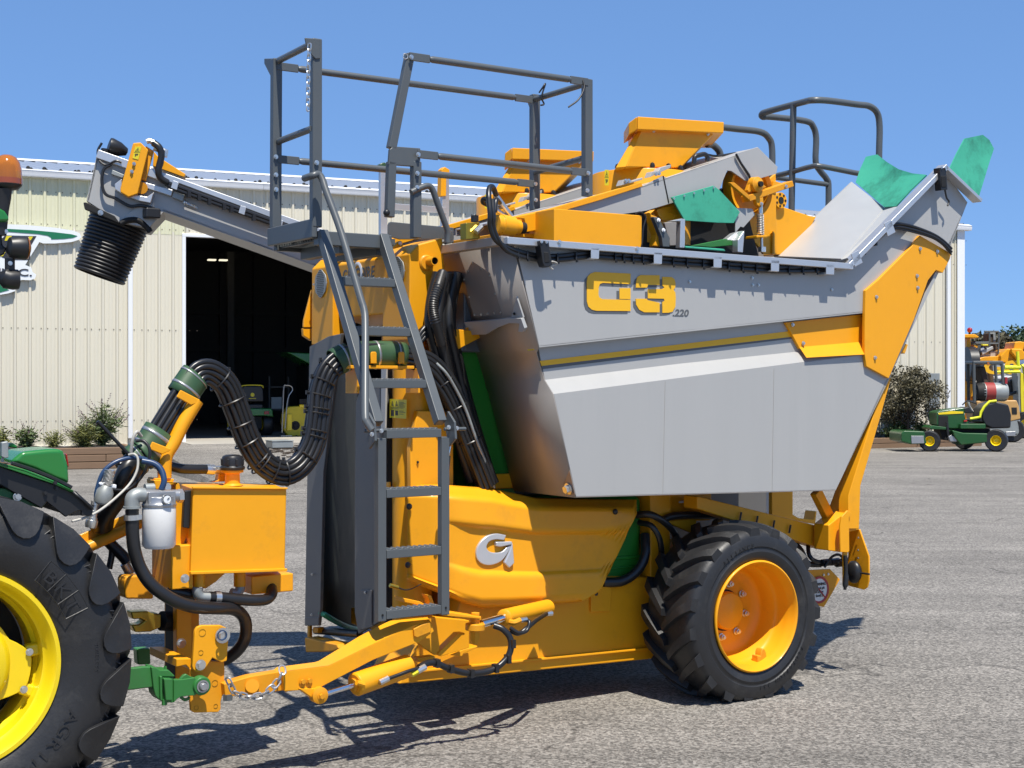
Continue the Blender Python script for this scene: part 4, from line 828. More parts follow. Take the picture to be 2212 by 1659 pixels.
obj('slant_bar', MB().bar(P(885, 118, .62), P(845, 322, .62), .045, .04, (0, 1, 0)), DK, gt_, .005); obj('gate_plate', MB().prism(T_(2, .60, (1295, 1085), (1325, 1058), (1560, 1075), (1560, 1238), (1285, 1218)), (0, .02, 0)), DK, gt_, .004)
obj('gate_post', MB().bar(P(845, 350, .62), P(841, 470, .62), .045, .04, (0, 1, 0)), DK, gt_, .005); obj('gate_post', MB().bar(P(898, 350, .62), P(898, 515, .62), .048, .045, (0, 1, 0)), DK, gt_, .005)
obj('gate_buffer', MB().ball(P(835, 460, .60), .018), M['plastic'], gt_); obj('eye_ring', MB().tube([P(876, 122, .6)+Vector((math.cos(a)*.014, 0, math.sin(a)*.014)) for a in [i*.63 for i in range(11)]], .003, 5), M['zinc'], gt_)
bolts(pf_, [P(*mp(2, 310, 1150), 1.09), P(*mp(2, 310, 1305), 1.09), P(*mp(2, 312, 1432), 1.09), P(*mp(2, 662, 1200), .60), P(*mp(2, 1480, 288), .585), P(*mp(2, 1540, 1130), .585), P(*mp(2, 1532, 1292), .59), P(*mp(2, 1530, 1415), .59), P(*mp(3, 935, 668), .585), P(*mp(3, 927, 818), .59), P(*mp(3, 480, 762), 1.09), P(*mp(3, 482, 900), 1.09)], r=.014)
cm_ = MB(); chain_mesh(cm_, [P(669, 90, .59), P(666, 150, .59), P(665, 240, .59)], .036, .020, .0036); obj('chain', cm_, M['zinc'], pf_)
cm_ = MB(); chain_mesh(cm_, [P(1901, 280, 1.0), P(1902, 338, 1.0)], .04, .022, .004); obj('chain', cm_, M['zinc'], hv)
tubeo('loose_cable', M['plastic'], trail(0, [(1165, 200, 1.05), (1172, 190, 1.0), (1178, 182, 1.0), (1170, 210, 1.0), (1175, 225, 1.0), (1168, 228, 1.0)]), .005, pf_)
tubeo('loose_cable', M['plastic'], trail(0, [(1258, 170, .6), (1262, 190, .58), (1250, 215, .57), (1228, 232, .57)]), .005, pf_)

ld = thing('ladder', None, None); ld.parent = hv
sL, sR = -2.318, -1.978
obj('stringer', MB().box(sL-.022, sL+.022, -.01, .03, .655, 1.50), DK, ld, .004); obj('stringer', MB().box(sR-.022, sR+.022, -.01, .03, .655, 1.50), DK, ld, .004)
def rung(z, t):
    m = MB().box(sL+.023, sR-.023, t-.01, t+.055, z-.022, z+.018)
    for i in range(9):
        x = sL+.05+i*(sR-sL-.1)/8; m.cyl((x, t-.009, z+.014), (x, t+.052, z+.014), .0115, 8)
    return m
for z in (.685, .965, 1.245, 1.52): obj('rung', rung(z, .0), DK, ld, .003)
tl = lambda z: .02+(z-1.535)*.615
for z in (1.752, 2.005, 2.255): obj('rung', rung(z, tl(z)-.015), DK, ld, .003)
for s_ in (sL, sR): obj('stringer', MB().bar((s_, tl(1.565), 1.565), (s_, tl(2.505), 2.505), .048, .05, (0, 1, .6)), DK, ld, .004)
for s_, k in ((sL-.05, 1), (sR+.04, 1)):
    obj('hinge', MB().prism([(s_, -.03, 1.49), (s_, -.02, 1.57), (s_, .04, 1.62), (s_, .07, 1.56), (s_, .03, 1.45)], (.012, 0, 0)).cyl((s_-.03, .02, 1.535), (s_+.09, .02, 1.535), .009, 8), DK, ld, .002)
bolts(ld, [(sL-.01, -.018, 1.535), (sL-.06, -.02, 1.52), (sR+.055, -.02, 1.54), (sR+.01, -.02, 1.545)], r=.012)
bolts(ld, [(sL-.0, -.012, .685), (sR+.0, -.012, .69)], r=.006, m='black', name='pin_hole')
def ht_(y): return max(-.05, .56-(y-380)/560*.62)-.02
hp = [(657, 386), (675, 380), (688, 377), (697, 390), (705, 415), (738, 506), (778, 642), (786, 668), (789, 695), (789, 780), (789, 895), (792, 912), (803, 930)]
tubeo('handrail', DK, cr([P(x, y, .60 if i == 0 else ht_(y)) for i, (x, y) in enumerate(hp)], 4), .0175, ld, 12)
hp = [(888, 416), (905, 408), (925, 402), (935, 412), (945, 440), (962, 485), (968, 505), (968, 525)]
tubeo('handrail', DK, cr([P(x, y, .60) for x, y in hp], 4), .0165, ld, 12)
tubeo('gas_strut', M['chrome'], T_(6, .25, (1490, 640), (1455, 830)), .006, ld); tubeo('strut_body', M['plastic'], T_(6, .27, (1455, 830), (1440, 1000)), .011, ld)
decal(ld, plane3((0, .0, 1.5), (1, .0, 1.5), (0, .31, 2.0)), 6, [(755, 262), (790, 300), (806, 408), (757, 412)], 'tall')

# ---- the silver grape bin
bn = thing('grape_bin', None, None); bn.parent = hv
TB, TS, TI = .10, .155, .80
SIL = M['silver']
up_ = obj('side_panel', MB().prism([P(x, y, TB) for x, y in [(1112, 520), (1830, 577), (2036, 363), (2090, 437), (2046, 550), (1960, 660), (1870, 676), (1520, 711), (1165, 751)]], (0, .02, 0)), SIL, bn, .004)
rc = [P(1158, 762, TS), P(1172, 800, TS), P(1177, 821, TS)]; rr_ = [P(1880, 682, TS), P(1880, 722, TS), P(1880, 745, TS)]
obj('recess_panel', MB().prism([P(1162, 745, TS), P(1880, 670, TS), P(1880, 746, TS), P(1177, 821, TS)], (0, .02, 0)), SIL, bn)
obj('ledge', MB().prism([P(1165, 751, TB), P(1875, 675.5, TB), P(1875, 675.5, TB)+Vector((0, .06, .0)), P(1165, 751, TB)+Vector((0, .06, 0))], (0, 0, .01)), SIL, bn)
obj('sloping_step', MB().grid([[P(1177, 821, TS), P(1469, 786, TS), P(1880, 744, TS)], [P(1196, 852, TB), P(1469, 817, TB), P(1880, 764, TB)]]), SIL, bn, fix=False)
lo = obj('side_panel', MB().prism([P(x, y, TB) for x, y in [(1196, 852), (1880, 764), (1925, 812), (1805, 1060), (1245, 1075)]], (0, .015, 0)), SIL, bn, .003)
obj('stripe', MB().prism([P(x, y, TS-.003) for x, y in [(1166, 780), (1469, 744), (1720, 714), (1720, 727), (1469, 756), (1170, 791)]], (0, .002, 0)), M['g3'], bn)
obj('stripe_shadow_line', MB().prism([P(x, y, TS-.002) for x, y in [(1170, 791), (1469, 756), (1720, 727), (1720, 731), (1469, 761), (1172, 798)]], (0, .0015, 0)), M['g3s'], bn)
for x0, y0, x1, y1 in ((1437, 824, 1432, 1069), (1672, 796, 1668, 1062)): obj('weld_seam', MB().bar(P(x0, y0, TB-.0005), P(x1, y1, TB-.0005), .004, .0022), SIL, bn)
ne = [P(1106, 514, TB), P(1165, 751, TB), P(1160, 762, TS), P(1177, 821, TS), P(1196, 852, TB), P(1245, 1075, TB)]
fe = [Vector((p.x+.0, TI+.03-.16*i/5, p.z)) for i, p in enumerate(ne)]
rows = []
for i in range(2):
    rows.append([a+(b-a)*(i) for a, b in zip(ne, fe)])
fr_ = obj('end_sheet', MB().grid(rows), M['steel'], bn, fix=False); sd = fr_.modifiers.new('thick', 'SOLIDIFY'); sd.thickness = .006
pl1 = plane3(ne[0], ne[1], fe[0])
def fpl(name, m, xy, lift=.006, th=.005, par=None, bev=.002):
    nn = pl1[1] if pl1[1].dot(LE-pl1[0]) > 0 else -pl1[1]; pts = [on(pl1, *mp(14, *q))+nn*lift for q in xy]; return obj(name, MB().prism(pts, -nn*th), m, par or bn, bev)
hc = fpl('hatch_cover', M['steel'], [(350, 470), (400, 360), (425, 318), (580, 420), (630, 600), (690, 790), (440, 800), (385, 610)])
nn = pl1[1] if pl1[1].dot(LE-pl1[0]) > 0 else -pl1[1]
bolts(hc, [on(pl1, *mp(14, *q))+nn*.006 for q in ((425, 335), (388, 405), (500, 388), (575, 448), (353, 480), (622, 605), (398, 630), (447, 783), (503, 780), (558, 775), (613, 770), (668, 765))], nn, .007)
lp = fpl('support_lip', M['silver'], [(230, 845), (700, 805), (790, 792), (905, 795), (935, 880), (920, 912), (880, 912), (890, 840), (800, 838), (690, 880), (600, 935), (460, 938), (445, 905), (420, 940), (380, 940), (235, 890)], .05, .02)
fpl('corner_tab', M['silver'], [(845, 612), (905, 795), (800, 792)], .035, .01); fpl('corner_tab', M['silver'], [(290, 675), (345, 830), (240, 835)], .035, .01)
fpl('latch', M['yellow_worn'], [(392, 878), (448, 872), (452, 905), (395, 908)], .058, .01)
bolts(bn, [on(pl1, *mp(14, *q))+nn*.042 for q in ((838, 757), (283, 806))], nn, .009, 'plastic')
dpl = pl1
pl2 = plane3(ne[4], ne[5], fe[5]); n2 = pl2[1] if pl2[1].dot(LE-pl2[0]) > 0 else -pl2[1]
obj('corner_strip', MB().prism([on(pl2, *q)+n2*.006 for q in ((1219, 1045), (1232, 1015), (1244, 1068), (1222, 1070))], -n2*.004), M['steel'], bn)
bolts(bn, [on(pl2, 1231, 1055)+n2*.008], n2, .034, name='corner_bolt')
decal(bn, dpl, 14, [(865, 930), (905, 928), (955, 1090), (900, 1095)], 'tall')
obj('inner_panel', MB().prism([(p.x+.003, TI+.03-.1*i/5, p.z) for i, p in enumerate(ne)]+[(.70, TI-.1, 1.12), (.75, TI+.03, 2.47)], (0, .006, 0)), M['steel'], bn)
obj('bin_floor', MB().prism([ne[-1], fe[-1], P(1805, 1060, TB)+Vector((0, .56, 0)), P(1805, 1060, TB)], (0, 0, .006)), M['steel'], bn)
# rear chute: trough floor and lips
e0 = P(1830, 575, .09); e1 = P(2036, 361, .09); e2 = P(2112, 433, .09)
f0 = P(1672, 553, TI); f1 = P(1840, 393, TI)
fm_ = P(1912, 449, .45)
M['bright'] = mat('bright_sheet', (.52, .52, .50), .42, metal=.35, var=.04, dirt=.12, dirtcol=(.4, .38, .34)); obj('chute_floor', MB().prism([P(1672, 553, TI), P(1840, 393, TI), P(1911, 449, .38), P(1817, 559, .12)], (0, 0, -.008)), M['bright'], bn, .002)
obj('chute_corner', MB().prism([P(1911, 449, .38), P(1938, 447, .22), P(2030, 365, .12), P(1830, 574, .11), P(1817, 559, .12)], (0, 0, -.008)), M['bright'], bn)
obj('chute_end', MB().prism([P(1805, 1060, TB), P(1920, 818, TB), P(2046, 550, TB), P(2090, 437, TB), ], (0, .62, 0)), M['silver'], bn)
obj('chute_side', MB().prism([P(1672, 553, TI), P(1840, 393, TI), P(1840, 393, TI)+Vector((.3, 0, -.3)), P(1672, 553, TI)+Vector((.8, 0, -.6))], (0, .008, 0)), M['silver'], bn)
rail = MB().bar(P(1088, 521, .065), P(1834, 577, .065), .07, .036); obj('rim_rail', rail, M['alu'], bn, .004)
obj('chute_rail', MB().bar(P(1826, 577, .065), P(2038, 361, .065), .07, .034), M['alu'], bn, .004); obj('end_rail', MB().bar(P(2034, 361, .065), P(2112, 435, .065), .07, .022), M['alu'], bn, .003)
obj('end_rim', MB().bar(P(1092, 520, .07), P(1092, 520, .07)+Vector((0, .76, 0)), .05, .045), M['steel'], bn, .004)
for x, y0, y1 in ((1286, 536, 560), (1422, 545, 571), (1551, 554, 579), (1675, 562, 587), (1794, 571, 594)):
    obj('hose_bracket', MB().prism([P(x-9, y0, .03), P(x+9, y0+1, .03), P(x+8, y1, .03), P(x-9, y1-1, .03)], (0, .006, 0)).box(P(x-9, y1, .03).x, P(x+8, y1, .03).x, .036, .10, P(x, y1, .03).z, P(x, y1, .03).z+.006), M['alu'], bn, .002)
for x, y in ((1850, 563), (1921, 497)):
    obj('hose_bracket', MB().prism([P(x-11, y-14, .03), P(x+4, y-22, .03), P(x+14, y+5, .03), P(x-3, y+14, .03)], (0, .006, 0)), M['alu'], bn, .002)
hz = [(1059, 430, .02), (1062, 465, .0), (1062, 490, .01), (1074, 520, .02), (1102, 541, .05), (1157, 556, .07), (1212, 557, .07), (1274, 551, .07), (1349, 556, .07), (1430, 563, .07), (1537, 571, .07), (1600, 577, .07), (1676, 582, .07), (1764, 581, .07), (1800, 575, .08), (1830, 566, .08)]
for dy in (-4, 4.5): tubeo('bin_hose', M['hose'], trail(0, [(x+(dy*.9 if i < 4 else 0), y+dy*(.3 if i < 4 else 1), t) for i, (x, y, t) in enumerate(hz)], 5), .0125, bn, 8)
hz2 = [(1845, 560, .085), (1880, 530, .08), (1912, 503, .075), (1930, 488, .06), (1965, 491, .055), (2010, 507, .055), (2035, 522, .055), (2055, 541, .06)]
for k, (dy, r) in enumerate(((-3, .010), (3, .010), (7, .006))): tubeo('bin_hose', M['hose'], trail(0, [(x, y+dy*(1 if i > 2 else .4)+k*math.sin(i*2), t) for i, (x, y, t) in enumerate(hz2)], 5), r, bn, 8)
tm = MB()
for x in (1120, 1140, 1205, 1245, 1330, 1348, 1368, 1390, 1455, 1485, 1520, 1575, 1605, 1635, 1705, 1735, 1765):
    y = lerp([(q[0], q[1]) for q in hz[4:]], x); a = P(x, y-9, .062); b = P(x, y+10, .058); tm.bar(a, b, .006, .030); tm.cbox(b+Vector((0, -.006, -.003)), .008, .010, .010)
for x, y in ((1865, 545), (1890, 525)): a = P(x, y, .07); tm.cbox(a, .012, .03, .035)
obj('cable_ties', tm, M['plastic'], bn, kind='stuff')
for pts in ([(1000, 145), (1078, 148), (1110, 355), (1075, 378), (1040, 370), (1025, 330)],):
    cb = plate('work_light', M['plastic'], 14, .005, .05, pts, bn); plate('lens', M['black'], 14, .002, .01, [(1035, 240), (1080, 245), (1090, 335), (1045, 340)], bn, .006)
plate('work_light', M['plastic'], 4, .01, .05, [(1760, 690), (1815, 690), (1830, 880), (1775, 885)], bn); plate('lens', M['black'], 4, .005, .01, [(1775, 760), (1818, 760), (1822, 860), (1780, 860)], bn, .006)
bolts(bn, T_(14, .004, (1015, 155), (1058, 158))+T_(4, .008, (1775, 690), (1810, 695)), r=.009)
tubeo('light_cable', M['cable_white'], trail(14, [(1075, 345, .02), (1110, 325, .01), (1150, 345, .02), (1090, 370, .02), (1115, 395, .02)]), .004, bn, 6); tubeo('light_cable', M['plastic'], trail(4, [(1805, 880, .04), (1820, 950, .05), (1840, 985, .05), (1828, 1020, .05)]), .006, bn, 6)
bolts(bn, T_(17, .098, (648, 1205), (1265, 1167), (1270, 1237), (1328, 1237), (2052, 1283)), r=.010)
# big lettering
Gp = [[(1785, 430), (1480, 415), (1440, 430), (1415, 455), (1407, 500), (1407, 670), (1420, 715), (1450, 742), (1490, 752), (1785, 754), (1785, 657), (1540, 651), (1515, 635), (1508, 610), (1510, 550), (1520, 520), (1545, 511), (1785, 522)], [(1690, 556), (1785, 556), (1785, 651), (1690, 649)]]
T3 = [[(118, 1262), (122, 1195), (135, 1155), (165, 1137), (352, 1140), (352, 1236), (240, 1236), (226, 1262)], [(380, 1155), (470, 1157), (500, 1180), (511, 1225), (505, 1262), (490, 1285), (508, 1310), (512, 1360), (508, 1450), (480, 1500), (440, 1510), (380, 1512), (378, 1405), (400, 1395), (395, 1372), (236, 1368), (236, 1278), (378, 1276), (400, 1262), (380, 1240)], [(116, 1372), (226, 1372), (232, 1386), (352, 1412), (352, 1506), (200, 1506), (150, 1480), (120, 1430)]]
lg = thing('model_logo', None, None); lg.parent = hv
for n_, polys in ((14, Gp), (17, T3)):
    for pg in polys:
        d = 26 if n_ == 14 else 27
        obj('letter', MB().prism(T_(n_, TB-.004, *pg), (0, .003, 0)), M['g3'], lg, fix=True)
        sh = [(x-d, y+d*.9) for x, y in pg]
        obj('letter_shadow', MB().prism(T_(n_, TB-.0015, *sh), (0, .0012, 0)), M['g3s'], lg)
a = P(*mp(17, 480, 1525), TB-.003); b = P(*mp(17, 635, 1525), TB-.003)
text('lettering', '.220', M['g3s'], lg, (a+b)/2+Vector((0, .0018, .005)), (1, 0, 0), (0, 0, 1), .052, shear=.2, bold=.03, depth=.0006, sx=1.25)

# ---- orange arm plate, arm and foot on the right
ar = thing('tipping_arm', None, None); ar.parent = hv
obj('arm_plate', MB().prism([P(x, y, .078) for x, y in [(1870, 628), (1897, 605), (1970, 532), (1987, 509), (2055, 548), (2052, 560), (2037, 590), (2022, 584), (2005, 606), (1975, 690), (1920, 818), (1872, 792), (1868, 766), (1868, 700)]], (0, .022, 0)), M['yellow'], ar, .003)
plate('arm_wing', M['yellow'], 0, .135, .02, [(1697, 697), (1868, 679), (1868, 748), (1728, 754)], ar, .002)
obj('wing_slope', MB().prism([P(1728, 752, .13), P(1868, 740, .13), P(1868, 766, .08), P(1742, 773, .08)], (0, .01, .01)), M['yellow'], ar)
obj('arm_edge', MB().prism([P(x, y, .08) for x, y in [(2055, 548), (2052, 560), (2037, 590), (2022, 584), (2005, 606), (1975, 690), (1920, 818), (1915, 812), (1968, 690), (2000, 600)]], (0, .3, 0)), M['yellow'], ar, .004)
bolts(ar, T_(4, .076, (1590, 1390), (1738, 1415), (1563, 1625))+[P(1982, 622, .076), P(1893, 642, .076), P(1890, 773, .076), P(1735, 742, .13), P(1712, 702, .132)], r=.013)
obj('arm_bar', MB().prism([P(x, y, .12) for x, y in [(1912, 812), (1925, 818), (1901, 905), (1859, 1050), (1856, 1143), (1833, 1143), (1833, 1070), (1880, 920)]], (0, .08, 0)), M['yellow'], ar, .004)
obj('arm_bar', MB().prism([P(x, y, .22) for x, y in [(1905, 840), (1915, 830), (1880, 930), (1825, 1100), (1800, 1145), (1795, 1130), (1815, 1090)]], (0, .08, 0)), M['yellow'], ar, .004)
obj('arm_strut', MB().bar(P(1762, 1062, .25), P(1802, 1142, .25), .06, .05, (0, 1, 0)), M['yellow'], ar, .004); obj('arm_tie', MB().bar(P(1808, 1058, .3), P(1806, 1130, .3), .014, .014), M['yellow'], ar)
obj('arm_foot', MB().prism([P(x, y, .15) for x, y in [(1790, 1135), (1835, 1100), (1858, 1100), (1856, 1145), (1834, 1150), (1834, 1192), (1815, 1193), (1790, 1190)]], (0, .12, 0)), M['yellow'], ar, .005)
obj('foot_plate', MB().prism(T_(18, .10, (455, 1085), (495, 1040), (525, 1060), (505, 1090), (508, 1320), (500, 1332), (447, 1330), (443, 1150)), (0, .012, 0)).prism(T_(18, .11, (465, 1330), (495, 1330), (495, 1560), (468, 1565)), (0, .012, 0)), M['yellow'], ar, .003)
ss_ = P(1834, 1200, .11).x+.01
lp_ = obj('lamp_plate', MB().prism([S(*mp(18, *q), ss_+.12) for q in ((505, 1165), (575, 1172), (640, 1360), (640, 1530), (628, 1575), (605, 1590), (490, 1560), (495, 1400))], (.012, 0, 0)), M['yellow'], ar, .003)
p = S(*mp(18, 555, 1465), ss_+.11)
obj('side_lamp', MB().ball(p+Vector((-.02, 0, 0)), 1, 20, (.035, .055, .068)), M['plastic'], ar); tubeo('lamp_stem', M['plastic'], [p+Vector((-.02, -.01, 0)), p+Vector((-.02, -.12, 0))], .006, ar)
bolts(lp_, [S(*mp(18, *q), ss_+.115) for q in ((569, 1230), (568, 1316), (568, 1370))], (-1, 0, 0), .008)
obj('edge_lug', MB().prism([P(*q, .12) for q in ((1950, 740), (1962, 745), (1955, 765), (1945, 760))], (0, .05, 0)), M['yellow'], ar, .004)

# ---- green rubber flaps on the chute
def flap(name, rows, lab=None):
    o = obj(name, MB().grid(rows), M['flap'], bn, fix=False, label=lab, ang=8); s_ = o.modifiers.new('thick', 'SOLIDIFY'); s_.thickness = .008; return o
fp1 = plane3(P(1849, 395, .80), P(1936, 447, .24), P(1871, 340, .86)); fp2 = plane3(P(2051, 364, .1), P(2111, 434, .11), P(2122, 292, .19))
def sheet_flap(pl, xy, bend):
    pts = [on(pl, *q) for q in xy]; n = pl[1] if pl[1].dot(LE-pl[0]) > 0 else -pl[1]; m = len(pts); c = sum(pts, Vector())/m-n*bend
    mb = MB(); mb.add([p+n*.004 for p in pts]+[c+n*.004]+[p-n*.004 for p in pts]+[c-n*.004], [(i, (i+1) % m, m) for i in range(m)]+[(m+1+(i+1) % m, m+1+i, 2*m+1) for i in range(m)]+[(i, m+1+i, m+1+(i+1) % m, (i+1) % m) for i in range(m)])
    o = obj('chute_flap', mb, M['flap'], bn, ang=25); return o
sheet_flap(fp1, [(1849, 395), (1858, 368), (1871, 340), (1884, 337), (1896, 335), (1916, 351), (1942, 367), (1972, 376), (2002, 379), (1968, 412), (1936, 447), (1910, 448), (1880, 422)], .02)
sheet_flap(fp2, [(2051, 364), (2066, 332), (2083, 300), (2122, 292), (2136, 303), (2146, 322), (2136, 352), (2126, 385), (2111, 434), (2080, 398)], .012)
bolts(bn, [P(2068, 388, .09), P(2088, 405, .09), P(2110, 424, .09), P(2048, 370, .09)], r=.008)

# ---- inclined conveyors with fan drums and hoods
cv = thing('conveyor', None, None); cv.parent = hv
CT = .45
IN = [(1110, 473), (1224, 447), (1389, 402), (1432, 380), (1440, 384), (1587, 337), (1637, 319), (1679, 361), (1676, 376), (1617, 391), (1610, 391), (1580, 370), (1571, 369), (1554, 410), (1449, 440), (1396, 456), (1300, 470), (1224, 480), (1110, 490)]
obj('conveyor_side', MB().prism([P(x, y, CT) for x, y in IN], (0, .012, 0)), SIL, cv, .002)
obj('conveyor_side', MB().prism([P(x, y, CT)+Vector((0, .58, 0)) for x, y in IN], (0, .012, 0)), SIL, cv, .002)
obj('conveyor_top', MB().prism([P(x, y, CT) for x, y in [(1110, 473), (1224, 447), (1389, 402), (1637, 319), (1637, 322), (1389, 406), (1224, 451), (1110, 477)]], (0, .59, 0)), SIL, cv, .002)
obj('head_cover', MB().prism([P(x, y, CT-.008) for x, y in [(1590, 332), (1637, 318), (1680, 361), (1677, 376), (1624, 391), (1622, 385)]], (0, .008, 0)), SIL, cv, .002)
tubeo('cover_strap', M['plastic'], T_(0, CT-.014, (1590, 333), (1600, 352), (1618, 378), (1621, 388)), .007, cv, 6)
plate('seam', M['black'], 0, CT-.003, .004, [(1432, 380), (1434, 380), (1446, 438), (1444, 439)], cv, 0)
plate('edge_strip', M['yellow'], 0, CT-.02, .05, [(1085, 478), (1110, 468), (1197, 449), (1385, 394), (1389, 403), (1300, 432), (1197, 462), (1110, 488)], cv, .003)
far = bpy.data.objects.new('conveyor', None); COL.objects.link(far); far.parent = hv; far.location = (0, 1.28, 0)
hd = thing('fan_hood', None, None); hd.parent = hv
zc = P(1380, 360, .78).z
cS = (P(1297, 380, .80).x+P(1472, 380, .80).x)/2; cR = (P(1472, 380, .80).x-P(1297, 380, .80).x)/2*.97
zt = P(1352, 359, .80-cR*.9).z; zb = zt-.42
obj('drum', MB().lathe([(.001, zb), (cR, zb), (cR, zt-.0), (cR-.004, zt+.006), (.001, zt+.006)], (cS, .80, 0), (0, 0, 1), 56), M['yellow'], hd)
h0 = [P(1352, 361, .56), P(1470, 363, .56), P(1546, 286, .56), P(1386, 279, .56)]
EX = Vector((.27, .42, 0)); obj('duct', MB().prism(h0, EX), M['yellow'], hd, .006)
obj('duct_flank', MB().prism([P(1330, 363, .60), P(1352, 361, .565), P(1386, 280, .565), P(1371, 292, .60)], EX*.5), M['yellow'], hd, .004)
h1 = [P(1377, 280, .52), P(1563, 288, .52), P(1564, 264, .52), P(1377, 252, .52)]
obj('hood_cap', MB().prism(h1, EX*1.08).prism([h1[0]+Vector((0, .004, 0)), h1[3]+Vector((0, .004, 0)), P(1358, 266, .58), P(1358, 292, .58)], EX*.6), M['yellow'], hd, .005)
kb = None
for a in [R(x) for x in range(-160, 40, 22)]:
    p = Vector((cS+math.cos(a)*(cR-.03), .80+math.sin(a)*(cR-.03), zt+.022))
    if kb is None: kb = obj('rubber_buffer', MB().ball((0, 0, 0), .017, 8, (1, 1, 1.3)), M['plastic'], hd); kb.location = p
    else: inst(kb, p, hd)
bolts(hd, T_(3, .555, (1500, 302), (1968, 330)), r=.012)
p0 = P(*mp(3, 1093, 720), .80-cR*.88); 
dpl2 = plane3((cS-.75*cR, .80-.68*cR, 0), (cS-.66*cR, .80-.78*cR, 0), (cS-.75*cR, .80-.68*cR, 1)); decal(hd, dpl2, 3, [(1078, 640), (1112, 640), (1112, 775), (1078, 775)], 'tall')
cl = MB()
for x, y in ((1255, 760), (1500, 690)):
    a = P(*mp(3, x, y), CT-.005); cl.prism(T_(3, CT-.012, (x-35, y+15), (x-15, y-35), (x+40, y-40), (x+60, y-70 if x > 1400 else y-25), (x+150, y-95 if x > 1400 else y-55), (x+150, y-70 if x > 1400 else y-35)), (0, .05, 0))
obj('latch_plate', cl, SIL, hd, .002); bolts(hd, T_(3, CT-.016, (1260, 735), (1285, 735), (1520, 675), (1545, 672)), r=.013)
fh_ = bpy.data.objects.new('fan_hood', None); COL.objects.link(fh_); fh_.parent = hv; fh_.location = (0, 1.28, 0)
for src, dst in ((cv, far), (hd, fh_)):
    for c_ in list(src.children): inst(c_, None, dst)
tubeo('grey_pipe', DK, trail(3, [(1960, 420, .9), (2010, 425, .9), (2060, 470, .9), (2080, 520, .9)]), .022)
tubeo('grab_handle', M['plastic'], trail(3, [(1850, 590, .5), (1855, 530, .5), (1890, 515, .5), (1940, 505, .5), (1965, 530, .5), (1965, 565, .5)], 3), .014)
tubeo('small_hose', M['plastic'], trail(3, [(1970, 510, .6), (2050, 520, .6), (2212, 495, .6)]), .007)
gf = plate('side_flap', M['flap'], 17, .415, .012, [(470, 370), (885, 255), (945, 300), (1145, 515), (1085, 625), (930, 622), (600, 600)], cv, .002)
bolts(cv, T_(17, .41, (495, 382), (595, 355), (692, 330), (790, 302), (885, 275)), r=.007)
# drive end: pulley, bearing, spring tensioner, plates
de = thing('drive_head', None, None); de.parent = hv
p = P(*mp(17, 1240, 300), .50); rp_ = (P(*mp(17, 1440, 300), .5)-p).length
obj('pulley', MB().lathe([(.001, .02), (rp_*.35, .03), (rp_*.8, .03), (rp_*.85, -.01), (rp_, -.02), (rp_, .06), (.001, .06)], p, (0, 1, 0), 48), M['yellow'], de)
plate('head_plate', M['yellow'], 17, .60, .02, [(1290, 470), (1420, 200), (1500, 135), (1510, 930), (1380, 930), (1330, 860), (1200, 705)], de)
plate('drive_body', M['yellow'], 17, .75, .5, [(1505, 475), (1590, 470), (1690, 505), (1860, 560), (1900, 560), (1700, 935), (1470, 940)], de, .006)
plate('head_gusset', M['yellow'], 17, .58, .02, [(1480, 205), (1560, 230), (1510, 280), (1470, 270)], de)
plate('channel', M['yellow_worn'], 17, .40, .07, [(1230, 350), (1665, 205), (1680, 262), (1245, 412)], de); plate('channel_lip', M['yellow_worn'], 17, .39, .02, [(1040, 222), (1095, 225), (1240, 350), (1240, 400), (1070, 255)], de)
pb = P(*mp(17, 1312, 245), .40)
obj('bearing', MB().lathe([(.001, -.02), (.02, -.025), (.028, -.02), (.045, -.012), (.048, .03)], pb, (0, 1, 0), 24).prism(T_(17, .41, (1220, 300), (1250, 220), (1300, 195), (1360, 230), (1410, 270), (1230, 320)), (0, .03, 0)), M['yellow_worn'], de, .003)
obj('shaft_end', MB().cyl(pb+Vector((0, -.04, 0)), pb, .016, 14), M['black'], de)
bolts(de, T_(17, .395, (1598, 262), (1355, 435)), r=.012)
a = P(*mp(17, 1345, 535), .42); b = P(*mp(17, 1348, 745), .42)
obj('spring', MB().tube([a+(b-a)*(i/132)+Vector((math.cos(i*.595)*.019, math.sin(i*.595)*.019, 0)) for i in range(133)], .0042, 6), M['zinc'], de)
obj('tension_rod', MB().cyl(P(*mp(17, 1345, 430), .42), P(*mp(17, 1362, 890), .42), .008).cyl(P(*mp(17, 1347, 450), .42), P(*mp(17, 1347, 530), .42), .014).cbox(P(*mp(17, 1362, 885), .42), .035, .03, .03), M['zinc'], de)
obj('tension_lug', MB().prism(T_(17, .40, (1300, 385), (1375, 370), (1380, 440), (1350, 470), (1315, 445)), (0, .03, 0)), M['yellow'], de, .003); obj('spring_seat', MB().prism(T_(17, .38, (1310, 745), (1415, 745), (1400, 765), (1310, 770)), (0, .1, 0)), M['yellow'], de, .003)
p = P(*mp(17, 1550, 400), .72); obj('motor_flange', MB().lathe([(.001, 0), (.05, 0), (.052, .05), (.001, .05)], p, (0, 1, 0), 28), M['yellow'], de); obj('motor_bore', MB().lathe([(.001, -.003), (.022, -.003), (.022, .0)], p, (0, 1, 0), 20), M['black'], de)
for i in range(7): a = i*.9; obj('flange_hole', MB().lathe([(.001, -.002), (.008, -.002), (.008, .001)], p+Vector((math.cos(a)*.038, 0, math.sin(a)*.038)), (0, 1, 0), 10), M['black'], de)
tubeo('weld_rib', M['yellow'], T_(17, .595, (1455, 715), (1470, 730), (1468, 930)), .012, de)
plate('grey_flap', SIL, 17, .43, .006, [(1100, 475), (1265, 482), (1295, 540), (1180, 668), (1150, 660), (1100, 722)], hv, .001)
